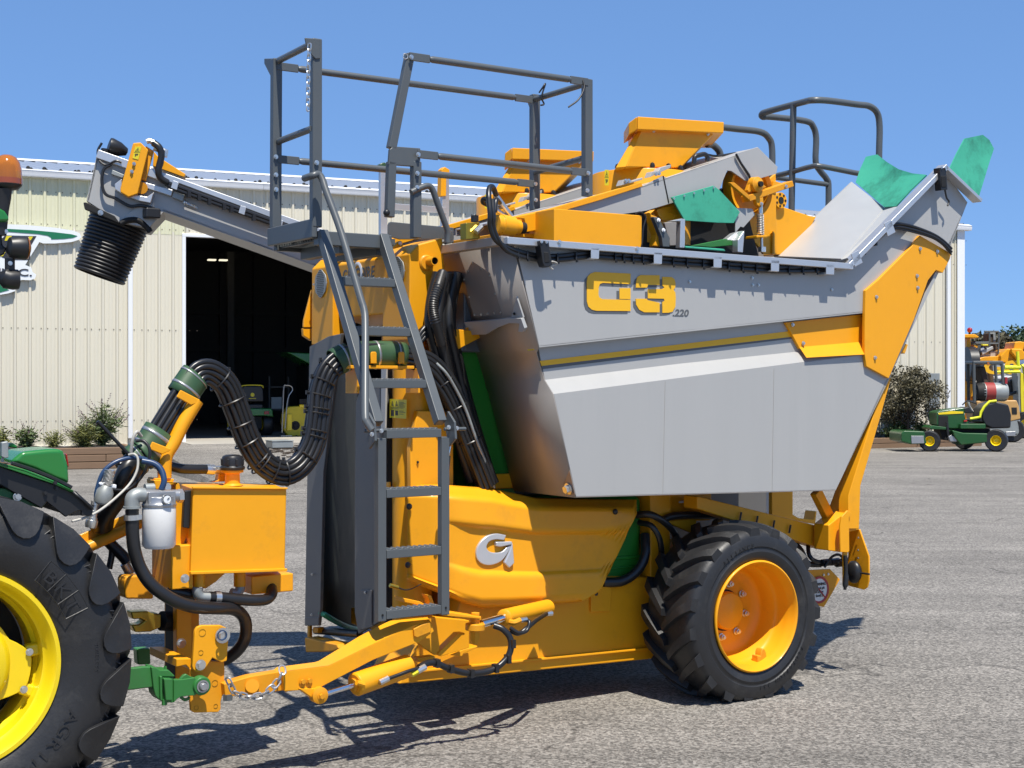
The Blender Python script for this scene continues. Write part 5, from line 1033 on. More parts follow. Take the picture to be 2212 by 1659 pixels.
plate('white_bracket', M['alu'], 17, .30, .05, [(1125, 790), (1185, 700), (1190, 715), (1175, 918), (1125, 912)], hv); plate('white_bracket', M['alu'], 17, .35, .05, [(1000, 800), (1100, 720), (1180, 700), (1120, 790), (1090, 800)], hv)
plate('white_post', M['alu'], 17, .30, .04, [(455, 605), (570, 580), (606, 585), (603, 872), (552, 870), (560, 610)], hv); plate('steel_tray', M['steel'], 17, .42, .02, [(400, 620), (550, 600), (550, 845), (455, 850)], hv)
plate('green_strip', M['flap'], 17, .20, .012, [(608, 850), (990, 880), (1005, 905), (608, 872)], hv); plate('green_deflector', M['wgreen'], 17, .35, .012, [(650, 850), (1000, 780), (1095, 790), (1080, 845), (860, 865)], hv)
plate('lever', M['yellow'], 17, .34, .05, [(265, 540), (330, 565), (330, 640), (355, 690), (378, 750), (375, 858), (300, 850), (320, 740), (250, 520), (310, 490)], hv); plate('rubber_strap', M['dark'], 17, .31, .03, [(288, 562), (345, 568), (385, 650), (455, 770), (452, 862), (385, 860), (370, 760)], hv); bolts(hv, T_(17, .305, (340, 597), (388, 695)), r=.013, m='trim', name='rivet')
plate('chain_guard', M['yellow'], 17, .5, .1, [(320, 490), (480, 440), (485, 490), (440, 520), (510, 540), (490, 590), (380, 600), (340, 550)], hv)
obj('conveyor_dark_fill', MB().prism([P(1200, 500, .55), P(1600, 400, .55), P(1640, 560, .55), P(1200, 560, .55)], (0, .35, 0)), M['black'], hv)  # black block put in so the opening under the conveyor looks unlit
obj('trough_liner', MB().box(-1.35, .85, .80, .82, 2.2, 2.62), M['steel'], hv)
# orange box over the rail and the fan motor
bx = [P(1197, 451, .035), P(1387, 466, .035), P(1386, 544, .035), P(1197, 531, .035)]
ob_ = obj('motor_guard', MB().prism(bx, (0, .22, 0)), M['yellow'], hv, .004); bolts(ob_, [P(1208, 524, .03), P(1376, 538, .03)], r=.014)
tubeo('guard_cable', M['plastic'], trail(3, [(1340, 1020, .05), (1390, 1005, .03), (1432, 1050, .03), (1410, 1150, .03), (1400, 1280, .03), (1370, 1350, .05), (1345, 1385, .07)]), .004, ob_, 6)
plate('guard_arm', M['yellow'], 3, .20, .03, [(280, 1050), (640, 975), (640, 1135), (405, 1178), (385, 1065)]); plate('deck_plate', M['yellow'], 3, .22, .5, [(200, 1180), (640, 1200), (640, 1235), (200, 1215)])
fmz = thing('fan_motor', None, None); fmz.parent = hv
a, b = P(1070, 485, .2), P(1122, 492, .2)
obj('motor_body', MB().tube([a, a+(b-a)*.2, a+(b-a)*.21, a+(b-a)*.75, a+(b-a)*.76, b], [.05, .05, .056, .05, .04, .036], 20), M['yellow'], fmz, .003); obj('coupling', MB().cyl(b, b+(b-a).normalized()*.03, .03, 16), M['black'], fmz)
plate('valve_block', M['brass'], 5, .30, .06, [(1815, 268), (1935, 262), (1938, 405), (1818, 412)], fmz); obj('solenoid', MB().cyl(P(*mp(5, 1890, 260), .32), P(*mp(5, 1890, 205), .32), .02, 12), M['plastic'], fmz)
obj('fitting', MB().cyl(P(*mp(3, 130, 850), .2), P(*mp(3, 270, 1040), .2), .013, 10).cyl(P(*mp(3, 70, 940), .22), P(*mp(3, 230, 1045), .22), .012, 10).cyl(P(*mp(5, 1900, 350), .28), P(*mp(5, 1950, 300), .28), .016, 8), M['zinc'], fmz)
tubeo('motor_hose', M['hose'], trail(3, [(90, 1000, .1), (75, 880, .12), (80, 800, .15), (110, 790, .17), (140, 860, .2)]), .014, fmz); tubeo('motor_hose', M['hose'], trail(3, [(105, 1000, .1), (110, 920, .12), (40, 890, .15), (25, 920, .18), (80, 950, .2)]), .012, fmz)
tubeo('motor_hose', M['hose'], trail(3, [(130, 1000, .1), (140, 900, .12), (170, 925, .16)]), .012, fmz)

# ---- railings at the back of the machine
rr = thing('railing', None, None); rr.parent = hv
tn = .95
k0 = P(1772, 217, tn); 
zz = k0.z
def at(x, y, s_=None): return S(x, y, k0.x if s_ is None else s_)
fcn = at(1645, 249)
tubeo('railing_loop', DK, cr([P(1898, 420, tn), P(1899, 330, tn), P(1900, 275, tn), P(1895, 245, tn), P(1878, 230, tn), P(1850, 226, tn), P(1790, 218, tn), P(1768, 216, tn)+Vector((-.02, .03, 0)), at(1735, 221), at(1660, 241), at(1646, 247), P(1648, 253, fcn.y), P(1665, 253, fcn.y), P(1740, 262, fcn.y), P(1757, 275, fcn.y), P(1763, 300, fcn.y), P(1762, 350, fcn.y), P(1772, 370, fcn.y), P(1786, 388, fcn.y), P(1790, 410, fcn.y), P(1788, 520, fcn.y)], 4), .0225, rr, 12)
tubeo('railing_post', DK, [at(1714, 226), at(1708, 560)], .0225, rr, 12)
tubeo('guard_rail', DK, cr([at(1672, 381), at(1710, 372), at(1750, 361), P(1775, 360, tn), P(1858, 376, tn), P(1900, 380, tn)], 4), .0185, rr)
tubeo('guard_rail', DK, [P(1676, 384, fcn.y), P(1788, 399, fcn.y)], .0185, rr)
tubeo('railing_loop', DK, cr([P(1540, 273, 1.3), P(1590, 279, 1.3), P(1640, 285, 1.3), P(1660, 298, 1.3), P(1668, 325, 1.3), P(1667, 420, 1.3)], 4), .0225, rr, 12)

# ---- step ladder on the far side
al = thing('step_ladder', None, None); al.parent = hv
obj('stile', MB().prism(T_(2, 2.1, (1215, 1205), (1275, 1200), (1275, 1900), (1215, 1900)), (0, .03, 0)), M['alu'], al, .003); obj('stile', MB().prism(T_(2, 2.1, (1748, 1270), (1808, 1262), (1808, 1900), (1748, 1900)), (0, .03, 0)), M['alu'], al, .003)
obj('rung', MB().bar(P(834, 446, 2.11), P(962, 455, 2.11), .03, .04), M['alu'], al, .003); obj('tip', MB().prism(T_(2, 2.09, (1742, 1260), (1770, 1235), (1812, 1260), (1812, 1310), (1785, 1310), (1782, 1490), (1735, 1490)), (0, .05, 0)), M['yellow'], al, .004); obj('tip', MB().prism(T_(2, 2.09, (1212, 1215), (1245, 1195), (1278, 1215), (1275, 1235), (1215, 1240)), (0, .05, 0)), M['sleeve'], al, .004)

# ---- discharge conveyor reaching forward on the far side
dc = thing('discharge_conveyor', None, None); dc.parent = hv
RT0 = P(690, 520, 1.92); _dw = Vector((-.975, -.22, 0)).normalized(); _nw = Vector((_dw.y, -_dw.x, 0)); NV = Vector((_nw.dot(U), _nw.dot(V), 0))
def PD(x, y, o): return on((RT0+NV*o, NV), x, y)
def TD_(n, o, *xy): return [PD(*mp(n, *q), o) for q in xy]
def trailD(n, xyt, k=6): return cr([PD(*mp(n, x, y), t) for x, y, t in xyt], k)
def plateD(name, m, n, t, th, xy, par=None, bev=.004): return obj(name, MB().prism(TD_(n, t, *xy), NV*th), m, par or dc, bev)
TD = 0.
obj('conveyor_wall', MB().prism([PD(x, y, TD) for x, y in [(210, 331), (330, 370), (484, 425), (634, 479), (760, 524), (760, 604), (678, 574), (553, 529), (352, 457), (322, 480), (258, 481), (187, 434), (204, 360)]], NV*.01), SIL, dc, .002)
obj('conveyor_wall', MB().prism([PD(x, y, TD)+(NV*.42) for x, y in [(210, 331), (330, 370), (484, 425), (760, 524), (760, 604), (553, 529), (352, 457), (258, 481), (187, 434)]], NV*.01), SIL, dc, .002)
obj('belly_sheet', MB().prism([PD(x, y, TD) for x, y in [(352, 457), (553, 529), (760, 604), (760, 600), (553, 525), (352, 452)]], NV*.42), SIL, dc); obj('head_sheet', MB().prism([PD(x, y, TD) for x, y in [(210, 331), (187, 434), (192, 434), (215, 333)]], NV*.42), SIL, dc)
obj('belt', MB().prism([PD(x, y, TD+.02) for x, y in [(212, 352), (484, 440), (760, 540), (760, 546), (484, 448), (212, 360)]], NV*.38), M['black'], dc)
obj('side_rail', MB().bar(PD(210, 333, TD-.015), PD(760, 528, TD-.015), .03, .05), M['alu'], dc, .004); obj('side_rail', MB().bar(PD(210, 333, TD)+NV*.42, PD(760, 528, TD)+NV*.42, .03, .05), M['alu'], dc, .004)
obj('cable_cover', MB().bar(PD(385, 401, TD-.03), PD(760, 541, TD-.03), .02, .03), M['black'], dc)
for d in (0, 7): tubeo('cable', M['hose'], trailD(0, [(345, 328, TD-.05), (350, 350, TD-.05), (342, 375, TD-.05), (352, 390, TD-.05), (380, 402+d, TD-.06), (484, 440+d, TD-.06), (620, 489+d, TD-.06), (760, 541+d, TD-.06)], 4), .012, dc, 8)
for x, y in ((374, 398), (520, 452), (600, 481)): obj('cable_strap', MB().prism([PD(x, y-8, TD-.075), PD(x+12, y-4, TD-.075), PD(x+8, y+13, TD-.075), PD(x-5, y+8, TD-.075)], NV*.01), M['alu'], dc, .002)
tm = MB()
for x, y in ((408, 420), (430, 427), (452, 436), (484, 447), (500, 453), (548, 471)): tm.cbox(PD(x, y, TD-.075), .02, .02, .035)
obj('cable_ties', tm, M['plastic'], dc, kind='stuff')
obj('outlet_spout', MB().prism([PD(x, y, TD-.01) for x, y in [(258, 481), (303, 438), (355, 457), (322, 493)]], NV*.42), SIL, dc, .003)
yc = plateD('drive_cover', M['yellow'], 1, TD-.10, .06, [(1150, 200), (1215, 195), (1282, 262), (1190, 640), (1110, 668), (1040, 625), (1040, 590)], dc, .006)
plateD('drive_plate', M['yellow'], 1, TD-.04, .03, [(1260, 225), (1330, 270), (1260, 530), (1220, 515)], dc); plateD('yellow_guard', M['yellow'], 1, TD+.1, .2, [(1330, 275), (1370, 320), (1605, 470), (1590, 497), (1320, 400)], dc)
decal(yc, (RT0-NV*.1, NV), 1, [(1170, 232), (1222, 232), (1195, 345), (1145, 332)], 'tall'); bolts(yc, TD_(1, TD-.105, (1157, 380), (1138, 447)), r=.012)
plateD('slider', M['alu'], 1, TD-.03, .03, [(1235, 535), (1495, 605), (1480, 660), (1230, 580)], dc); plateD('slider_end', M['galv'], 1, TD-.035, .035, [(1500, 620), (1600, 650), (1580, 705), (1485, 670)], dc); plateD('slider_end', M['galv'], 1, TD-.03, .03, [(970, 430), (1075, 475), (1060, 505), (960, 470)], dc)
a, b = TD_(1, TD-.04, (1585, 712), (1690, 758)); obj('adjuster_spring', MB().tube([a+(b-a)*(i/60)+Vector((0, math.cos(i*.8), math.sin(i*.8)))*.012 for i in range(61)], .003, 5).cyl(a, b+(b-a)*.15, .005, 6), M['zinc'], dc)
plateD('drip_tray', M['alu'], 1, TD-.06, .05, [(990, 555), (1050, 510), (1060, 600), (1180, 650), (1270, 665), (1330, 625), (1300, 720), (1200, 700), (1050, 640), (995, 600)], dc)
obj('drive_motor', MB().cyl(PD(*mp(1, 1225, 590), TD-.06), PD(*mp(1, 1225, 590), TD+.05), .034, 16), M['yellow_worn'], dc)
obj('motor_fitting', MB().tube(TD_(1, TD-.06, (1265, 190), (1290, 180), (1330, 195)), .016, 8).tube(TD_(1, TD-.06, (1330, 240), (1400, 265), (1430, 270), (1420, 320)), .018, 8), M['zinc'], dc)
tubeo('motor_hose', M['hose'], trailD(1, [(1325, 200, TD-.07), (1375, 240, TD-.08), (1395, 310, TD-.08), (1370, 430, TD-.08), (1385, 500, TD-.07), (1450, 545, TD-.06)]), .02, dc)
lp1 = PD(*mp(1, 960, 230), TD+.05); obj('end_lamp', MB().lathe([(.001, -.10), (.022, -.094), (.042, -.05), (.05, .0), (.047, .014), (.001, .018)], lp1, (-.85, .1, .25), 20), M['plastic'], dc); obj('lamp_foot', MB().cyl(PD(*mp(1, 905, 250), TD), PD(*mp(1, 900, 300), TD), .02), M['plastic'], dc)
tubeo('lamp_cable', M['plastic'], trailD(1, [(880, 200, TD), (845, 270, TD), (860, 350, TD-.02), (920, 390, TD-.03), (1000, 355, TD-.04), (1050, 370, TD-.04)]), .007, dc, 6); tubeo('lamp_cable', M['plastic'], trailD(1, [(960, 385, TD-.03), (895, 430, TD-.03), (880, 540, TD-.03), (910, 640, TD-.03), (1000, 680, TD-.03), (1120, 745, TD-.03), (1220, 740, TD-.03), (1340, 770, TD-.02)]), .009, dc, 6)
obj('camera_pod', MB().cbox(PD(*mp(1, 1310, 810), TD-.03), .09, .07, .06), M['plastic'], dc, .01)
a0, a1 = PD(258, 478, TD+.2), PD(214, 598, TD+.2); ax = (a1-a0); ln = ax.length; pr_ = []
for i in range(161):
    f = i/160; ph = f*16; r = .172-.022*f; pr_.append((r+.009*abs(math.sin(ph*PI))-.004, ln*f))
bt = MB().lathe(pr_, a0, ax, 40)
obj('rubber_boot', bt, M['plastic'], dc, fix=False, ang=80).modifiers.new('t', 'SOLIDIFY').thickness = .006
obj('boot_clamp', MB().prism(TD_(1, TD-.02, (720, 715), (740, 712), (990, 830), (1040, 900), (950, 860), (730, 770)), NV*.05).tube(trailD(1, [(1040, 900, TD-.02), (1100, 870, TD-.02), (1190, 870, TD-.01), (1270, 930, TD), (1300, 970, TD)]), .018, 8), M['black'], dc, .004); bolts(dc, TD_(1, TD-.03, (868, 803)), r=.018)

# ---- drawbar, cylinders and joint
db = thing('drawbar', None, None); db.parent = hv
TW = .02
n0 = [P(*q, TW) for q in [(611, 1457), (620, 1450), (711, 1438), (795, 1397), (895, 1350), (932, 1346), (938, 1365), (905, 1388), (807, 1426), (690, 1487), (652, 1492), (614, 1494)]]
n1 = [P(*q, TW+.11) for q in [(620, 1450), (689, 1428), (776, 1375), (842, 1341), (923, 1333)]]
obj('beam', MB().prism(n0, (0, .11, 0)), M['yellow'], db, .004)
tpf = [P(620, 1450, TW), P(711, 1438, TW), P(795, 1397, TW), P(895, 1350, TW), P(932, 1346, TW)]
obj('beam_face', MB().grid([tpf, n1]), M['yellow'], db, fix=False); obj('beam_face', MB().grid([n1, [p+Vector((0, .02, -.1)) for p in n1]]), M['yellow'], db, fix=False)
plate('wear_plate', M['yellow_worn'], 10, TW-.012, .012, [(1035, 590), (1090, 560), (1150, 540), (1158, 610), (1060, 650), (1040, 640)], db)
bolts(db, T_(10, TW-.005, (265, 950), (312, 945)), r=.018, m='yellow_worn')
tg = plate('tongue', M['yellow_worn'], 0, .05, .06, [(484, 1478), (540, 1462), (600, 1452), (614, 1456), (614, 1492), (560, 1500), (487, 1506)], db)
obj('pivot_pin', MB().cyl(P(545, 1482, .03), P(545, 1482, .12), .03, 20), M['yellow_worn'], db); obj('tongue_bolt', MB().cyl(P(492, 1513, .06), P(492, 1500, .06), .022, 6), M['dark'], db)
obj('lug', MB().prism(T_(10, TW-.01, (240, 1000), (400, 1000), (440, 1020), (430, 1075), (350, 1080)), (0, .05, 0)), M['yellow'], db, .004)
p = P(*mp(10, 395, 1052), TW-.03); obj('rod_eye', MB().lathe([(.001, 0), (.022, 0), (.038, .006), (.038, .05), (.001, .05)], p, (0, 1, 0), 22), M['yellow_worn'], db); bolts(db, [p], r=.02, m='yellow_worn')
a, b, c = P(*mp(10, 430, 1035), TW), P(*mp(10, 625, 975), TW), P(*mp(10, 1000, 840), .08)
obj('lift_rod', MB().cyl(a, b, .013, 16), M['chrome'], db); obj('lift_cylinder', MB().tube([b, b+(c-b)*.02, c-(c-b)*.02, c], [.048, .055, .055, .048], 28), M['yellow'], db, .003); obj('gland', MB().cyl(b-(c-b).normalized()*.008, b, .030, 20), M['yellow_worn'], db)
obj('barrel_port', MB().cyl(P(*mp(10, 640, 960), -.03), P(*mp(10, 690, 975), -.025), .012, 8), M['yellow'], db)
pv = thing('joint', None, None); pv.parent = hv
plate('pivot_cheek', M['yellow'], 10, .13, .02, [(1130, 505), (1185, 505), (1195, 560), (1222, 765), (1180, 770), (1050, 680)], pv); plate('pivot_plate', M['yellow'], 10, .02, .12, [(1240, 478), (1300, 475), (1500, 505), (1490, 520), (1250, 500)], pv)
plate('stay', M['yellow'], 10, .12, .05, [(1200, 760), (1345, 618), (1390, 615), (1388, 632), (1370, 632), (1225, 775)], pv); plate('web_plate', M['yellow'], 10, .28, .05, [(1180, 505), (1420, 530), (1420, 720), (1220, 780)], pv)
pa, pb_ = P(*mp(10, 1462, 475), .06), P(*mp(10, 1456, 695), .06)
obj('pin', MB().tube([pa, pa+(pb_-pa)*.12, pa+(pb_-pa)*.13, pa+(pb_-pa)*.22, pa+(pb_-pa)*.23, pa+(pb_-pa)*.8, pb_], [.022, .022, .032, .032, .026, .026, .012], 6), M['yellow_worn'], pv, .002); obj('eye', MB().tube([pa+(pb_-pa)*.33, pa+(pb_-pa)*.35, pa+(pb_-pa)*.55, pa+(pb_-pa)*.57], [.035, .048, .048, .035], 24), M['yellow_worn'], pv, .003)
r0, r1, r2 = P(*mp(10, 1500, 555), .06), P(*mp(10, 1660, 510), .12), P(*mp(10, 1960, 440), .36)
obj('steer_rod', MB().cyl(r0, r1, .021, 16), M['chrome'], pv); obj('steer_cylinder', MB().tube([r1-(r2-r1)*.02, r1, r2], [.03, .042, .042], 24), M['yellow'], pv)
obj('port', MB().tube(trail(10, [(1700, 540, .08), (1730, 545, .06), (1770, 528, .06)], 3), .015, 8), M['yellow_worn'], pv); obj('hose_end', MB().cyl(*T_(10, .06, (1770, 530), (1815, 522)), .013, 8), M['zinc'], pv)
plate('bracket', M['yellow_worn'], 10, .1, .05, [(1060, 790), (1180, 775), (1190, 800), (1070, 820)], pv); plate('ear_plate', M['yellow'], 10, .40, .08, [(1290, 770), (1380, 730), (1480, 705), (1470, 720), (1380, 760), (1370, 780)], pv)
hm = M['hose']
tubeo('steer_hose', hm, trail(10, [(1590, 565, .08), (1650, 590, .05), (1700, 650, .03), (1705, 730, .02), (1670, 800, .02), (1580, 870, .02), (1430, 895, .02), (1290, 865, .02), (1190, 825, .02), (1130, 825, .02), (1070, 855, 0)]), .016, pv); tubeo('steer_hose', hm, trail(10, [(1700, 600, .06), (1760, 620, .04), (1820, 580, .04), (1880, 530, .1), (1950, 485, .25)]), .012, pv)
tubeo('steer_hose', hm, trail(10, [(1815, 525, .06), (1835, 545, .04), (1815, 600, .03), (1760, 615, .03), (1700, 580, .05)]), .010, pv); tubeo('lift_hose', hm, trail(10, [(1070, 860, -.02), (1000, 880, -.03), (920, 910, -.03), (850, 935, -.03)]), .009, pv)
obj('hose_end', MB().cyl(*T_(10, -.03, (800, 960), (860, 930)), .014, 8), M['zinc'], pv); obj('hose_end', MB().cyl(*T_(10, -.02, (1060, 880), (1115, 850)), .016, 8), M['zinc'], pv); obj('hose_end', MB().cyl(*T_(10, .3, (1940, 485), (1990, 480)), .014, 8), M['zinc'], pv); obj('cap', MB().cyl(*T_(10, -.02, (1020, 905), (1060, 882)), .014, 8), M['decal'], pv)
tm = MB()
for x, y in ((1715, 690), (1685, 795), (1600, 860), (1430, 895), (1290, 862), (1195, 825)): tm.cbox(P(*mp(10, x, y), .015), .02, .04, .04)
obj('hose_ties', tm, M['plastic'], pv, kind='stuff')
obj('tie_rod_boss', MB().cyl(P(890, 1320, .2), P(930, 1322, .2), .03, 16).prism(T_(12, .2, (1000, 1090), (1140, 1120), (1230, 1170), (1010, 1130)), (0, .1, 0)).prism(T_(12, .18, (1200, 1060), (1240, 1070), (1275, 1165), (1225, 1165), (1225, 1110)), (0, .06, 0)), M['yellow'], pv, .004)
tubeo('sensor_wire', M['plastic'], trail(12, [(930, 990, .3), (1010, 1020, .3), (1080, 1005, .33), (1150, 970, .38)]), .004, pv, 6); obj('sensor_plug', MB().cyl(*T_(12, .3, (880, 980), (950, 1000)), .010, 8), M['brass'], pv)
cm_ = MB(); chain_mesh(cm_, trail(9, [(1735, 945, .0), (1760, 1000, -.01), (1800, 1075, -.01), (1880, 1110, -.01), (1960, 1115, -.01), (2060, 1070, -.01), (2130, 1000, -.01), (2170, 915, .0), (2140, 890, .02)], 5), .044, .028, .0046); obj('safety_chain', cm_, M['strap'], db)

# ---- headstock: hitch plates, mast, tank, filter
hs = thing('headstock', None, None); hs.parent = hv
hp1 = plate('hitch_plate', M['yellow_worn'], 15, .09, .02, [(1220, 780), (1500, 640), (1800, 655), (1812, 800), (1795, 1180), (1745, 1340), (1745, 1480), (1700, 1530), (1290, 1538), (1225, 1500), (1210, 1250)], hs)
hp2 = plate('hitch_plate', M['yellow'], 15, .06, .02, [(1290, 200), (1300, 110), (1340, 55), (1420, 27), (1740, 25), (1830, 65), (1885, 150), (1850, 640), (1760, 672), (1600, 590), (1500, 740), (1430, 825), (1380, 840), (1310, 830), (1262, 780), (1250, 730)], hs)
hb = MB()
for x, y, r, t in ((1425, 155, 58, .058), (1400, 500, 40, .058), (1640, 1030, 52, .088), (1320, 1455, 36, .088), (1655, 1425, 34, .088)):
    p = P(*mp(15, x, y), t); rr_2 = (P(*mp(15, x+r, y), t)-p).length; hb.lathe([(rr_2, 0), (rr_2*.98, .002), (.001, .0025)], p, (0, 1, 0), 20)
obj('pin_hole', hb, M['black'], hs)
bolts(hs, [P(*mp(15, 1770, 200), .055)], r=.038, name='big_nut'); bolts(hs, [P(*mp(15, 1390, 710), .055)], r=.026, name='nut'); bolts(hs, T_(15, .2, (1058, 335)), r=.024)
p = P(*mp(15, 1770, 200), .02); obj('nylon_ring', MB().lathe([(.018, 0), (.023, 0), (.023, .006), (.018, .006)], p, (0, 1, 0), 20, True), M['cable_blue'], hs)
plate('mast_plate', M['yellow'], 15, .40, .05, [(975, -700), (1240, -700), (1240, 600), (985, 600)], hs); obj('base_plate', MB().prism(T_(15, .12, (975, 605), (1230, 600), (1232, 690), (1220, 800), (1140, 712), (975, 750)), (0, .34, 0)), M['yellow'], hs, .004)
m0 = P(381, 1300, .43).x; obj('mast_box', MB().box(m0+.004, m0+.12, .455, .60, .40, .92), M['yellow_worn'], hs, .006); obj('mast_stain', MB().prism([(m0, .452, .38), (m0, .575, .36), (m0, .57, .8), (m0, .52, .88), (m0, .455, .80)], (.003, 0, 0)), M['black'], hs)
m1 = P(370, 1230, .19); obj('mast_upper', MB().box(m1.x, m1.x+.10, .19, .44, P(370, 1275, .19).z, P(370, 1180, .19).z), M['yellow'], hs, .006)
plate('mast_top', M['yellow'], 16, .25, .10, [(720, 90), (960, 115), (1000, 130), (1110, 620), (1010, 900), (960, 820), (960, 130), (740, 200)], hs)
bolts(hs, T_(16, .165, (1055, 1165), (858, 168)), r=.022)
obj('cross_beam', MB().box(P(540, 1250, .3).x, P(630, 1250, .3).x, .28, .42, P(600, 1279, .3).z, P(600, 1240, .3).z), M['yellow'], hs, .006); plate('cross_block', M['yellow_worn'], 16, .35, .1, [(395, 1180), (420, 1140), (560, 1130), (700, 1160), (720, 1390), (420, 1390), (400, 1300)], hs, .01)
plate('rib_plate', M['yellow'], 16, .28, .02, [(1260, 1110), (1500, 1110), (1400, 1200), (1290, 1275), (1260, 1275)], hs)
tk = thing('oil_tank', None, None); tk.parent = hv
nf = [P(417, 1055, .17), P(619, 1057, .17), P(615.5, 1233, .17), P(411, 1240, .17)]; ff = [P(380, 1042, .46), P(592, 1046, .46), P(590, 1220, .46), P(385, 1228, .46)]
obj('tank_shell', MB().hexa(nf, ff), M['yellow'], tk, .006); obj('tank_lip', MB().bar(P(410, 1238, .165), P(618, 1231, .165), .03, .012), M['yellow'], tk, .002); obj('tank_lip', MB().bar(P(415, 1054, .165), P(620, 1055.5, .165), .016, .008), M['yellow'], tk, .002)
plate('sight_gauge', M['plastic'], 16, .20, .03, [(1060, 210), (1130, 200), (1110, 620), (1040, 610), (1050, 400)], tk)
p = P(502, 1049, .32); obj('filler_neck', MB().lathe([(.045, -.0), (.035, .01), (.033, .055), (.05, .06), (.05, .07)], p, (0, 0, 1), 24), M['yellow'], tk); cp = p+Vector((0, 0, .072))
cap_ = MB().lathe([(.055, 0), (.058, .012), (.05, .018), (.05, .05), (.044, .062), (.03, .068), (.001, .07)], cp, (0, 0, 1), 24)
for i in range(8): a = i*PI/4; cap_.cbox(cp+Vector((math.cos(a)*.05, math.sin(a)*.05, .036)), .012, .012, .03, Matrix.Rotation(a, 3, 'Z'))
obj('breather_cap', cap_, M['plastic'], tk, .003)
tubeo('return_hose', M['hose'], trail(7, [(820, 1050, .35), (950, 1080, .36), (1160, 1085, .38)]), .022, tk); obj('hose_end', MB().cyl(*T_(7, .38, (1160, 1085), (1230, 1090)), .023, 10).cyl(*T_(7, .38, (1230, 1088), (1290, 1090)), .018, 8), M['zinc'], tk); plate('hose_bracket', M['yellow'], 7, .38, .04, [(1200, 1195), (1260, 1180), (1270, 1110), (1330, 1120), (1340, 1190)], tk)
for x0, y0, t0 in ((1210, 1100, .22), (1655, 1100, .30)): obj('tank_outlet', MB().cyl(P(*mp(16, x0, y0), t0), P(*mp(16, x0, y0+150), t0), .027, 18), M['yellow'], tk)
tubeo('elbow', M['galv'], trail(16, [(1200, 1265, .2), (1195, 1310, .2), (1225, 1360, .2), (1320, 1370, .2)], 5), .024, tk, 14); tubeo('elbow', M['galv'], trail(16, [(1660, 1240, .3), (1655, 1290, .3), (1620, 1330, .3), (1560, 1320, .3)], 5), .022, tk, 14)
tubeo('suction_hose', M['hose'], trail(16, [(1320, 1370, .2), (1450, 1375, .2), (1650, 1395, .2), (1850, 1405, .2), (1960, 1385, .22), (2010, 1310, .26), (1975, 1240, .32), (1920, 1210, .38)]), .026, tk, 14); obj('hose_clamp', MB().cyl(*T_(16, .2, (1382, 1372), (1440, 1374)), .029, 16), M['zinc'], tk)
tubeo('suction_hose', M['hose'], trail(16, [(860, 1280, .25), (960, 1310, .24), (1060, 1335, .24), (1160, 1340, .24)]), .026, tk, 14)
fl_ = thing('oil_filter', None, None); fl_.parent = hv
fc_ = P(343.5, 1095, .10); rF = (P(378, 1100, .1)-P(309, 1100, .1)).length/2; zb = P(343, 1184, .1).z-fc_.z
obj('canister', MB().lathe([(.001, zb-.004), (rF*.85, zb), (rF, zb+.014), (rF, -.01), (rF*.97, 0), (.001, 0)], fc_, (0, 0, 1), 40), M['white'], fl_)
obj('filter_head', MB().lathe([(rF*1.02, .0), (rF*1.04, .012), (rF*.95, .02), (rF*.9, .045), (.001, .055)], fc_, (0, 0, 1), 32).cbox(fc_+Vector((0, 0, .04)), .12, .08, .055).cyl(P(308, 1071, .1), P(388, 1071, .1), .026, 16), M['strap'], fl_, .004)
g_ = P(361, 1079, .02); obj('gauge', MB().lathe([(.001, .0), (.017, 0), (.02, -.004), (.02, .02)], g_, (0, 1, 0), 24), M['zinc'], fl_); obj('gauge_dial', MB().lathe([(.0165, -.002), (.001, -.0022)], g_, (0, 1, 0), 24), M['clear'], fl_); obj('needle', MB().bar(g_+Vector((0, -.004, 0)), g_+Vector((.009, -.004, .007)), .002, .003), M['ink'], fl_)
tubeo('elbow_pipe', M['galv'], trail(16, [(610, 255, .1), (540, 252, .1), (490, 285, .1), (480, 345, .1), (480, 395, .1)], 5), .031, fl_, 16); obj('elbow_collar', MB().cyl(*T_(16, .1, (480, 375), (480, 400)), .037, 16), M['galv'], fl_)
obj('hose_clamp', MB().cyl(*T_(16, .1, (481, 470), (483, 525)), .034, 18).cbox(P(*mp(16, 555, 495), .08), .02, .02, .02), M['zinc'], fl_)
hp_ = [(480, 410, .1), (483, 560, .1), (488, 700, .1), (510, 870, .1), (570, 1050, .1), (680, 1220, .09), (830, 1340, .08), (1000, 1430, .08), (1200, 1480, .1), (1420, 1490, .14), (1580, 1500, .2), (1680, 1560, .24), (1725, 1680, .26), (1700, 1850, .28), (1590, 1990, .32), (1450, 2060, .36), (1250, 2040, .42)]
tubeo('oil_hose', M['hose'], trail(16, hp_), .028, fl_, 16)
tubeo('blue_hose', M['cable_blue'], trail(16, [(800, 195, .1), (830, 100, .1), (800, -20, .12), (720, -90, .14), (590, -120, .16)]), .013, fl_); obj('pipe_plug', MB().cyl(*T_(16, .12, (620, 180), (720, 175)), .02, 10), M['galv'], fl_); obj('union_nut', MB().cyl(*T_(16, .1, (980, 265), (1030, 262)), .03, 6), M['zinc'], fl_)
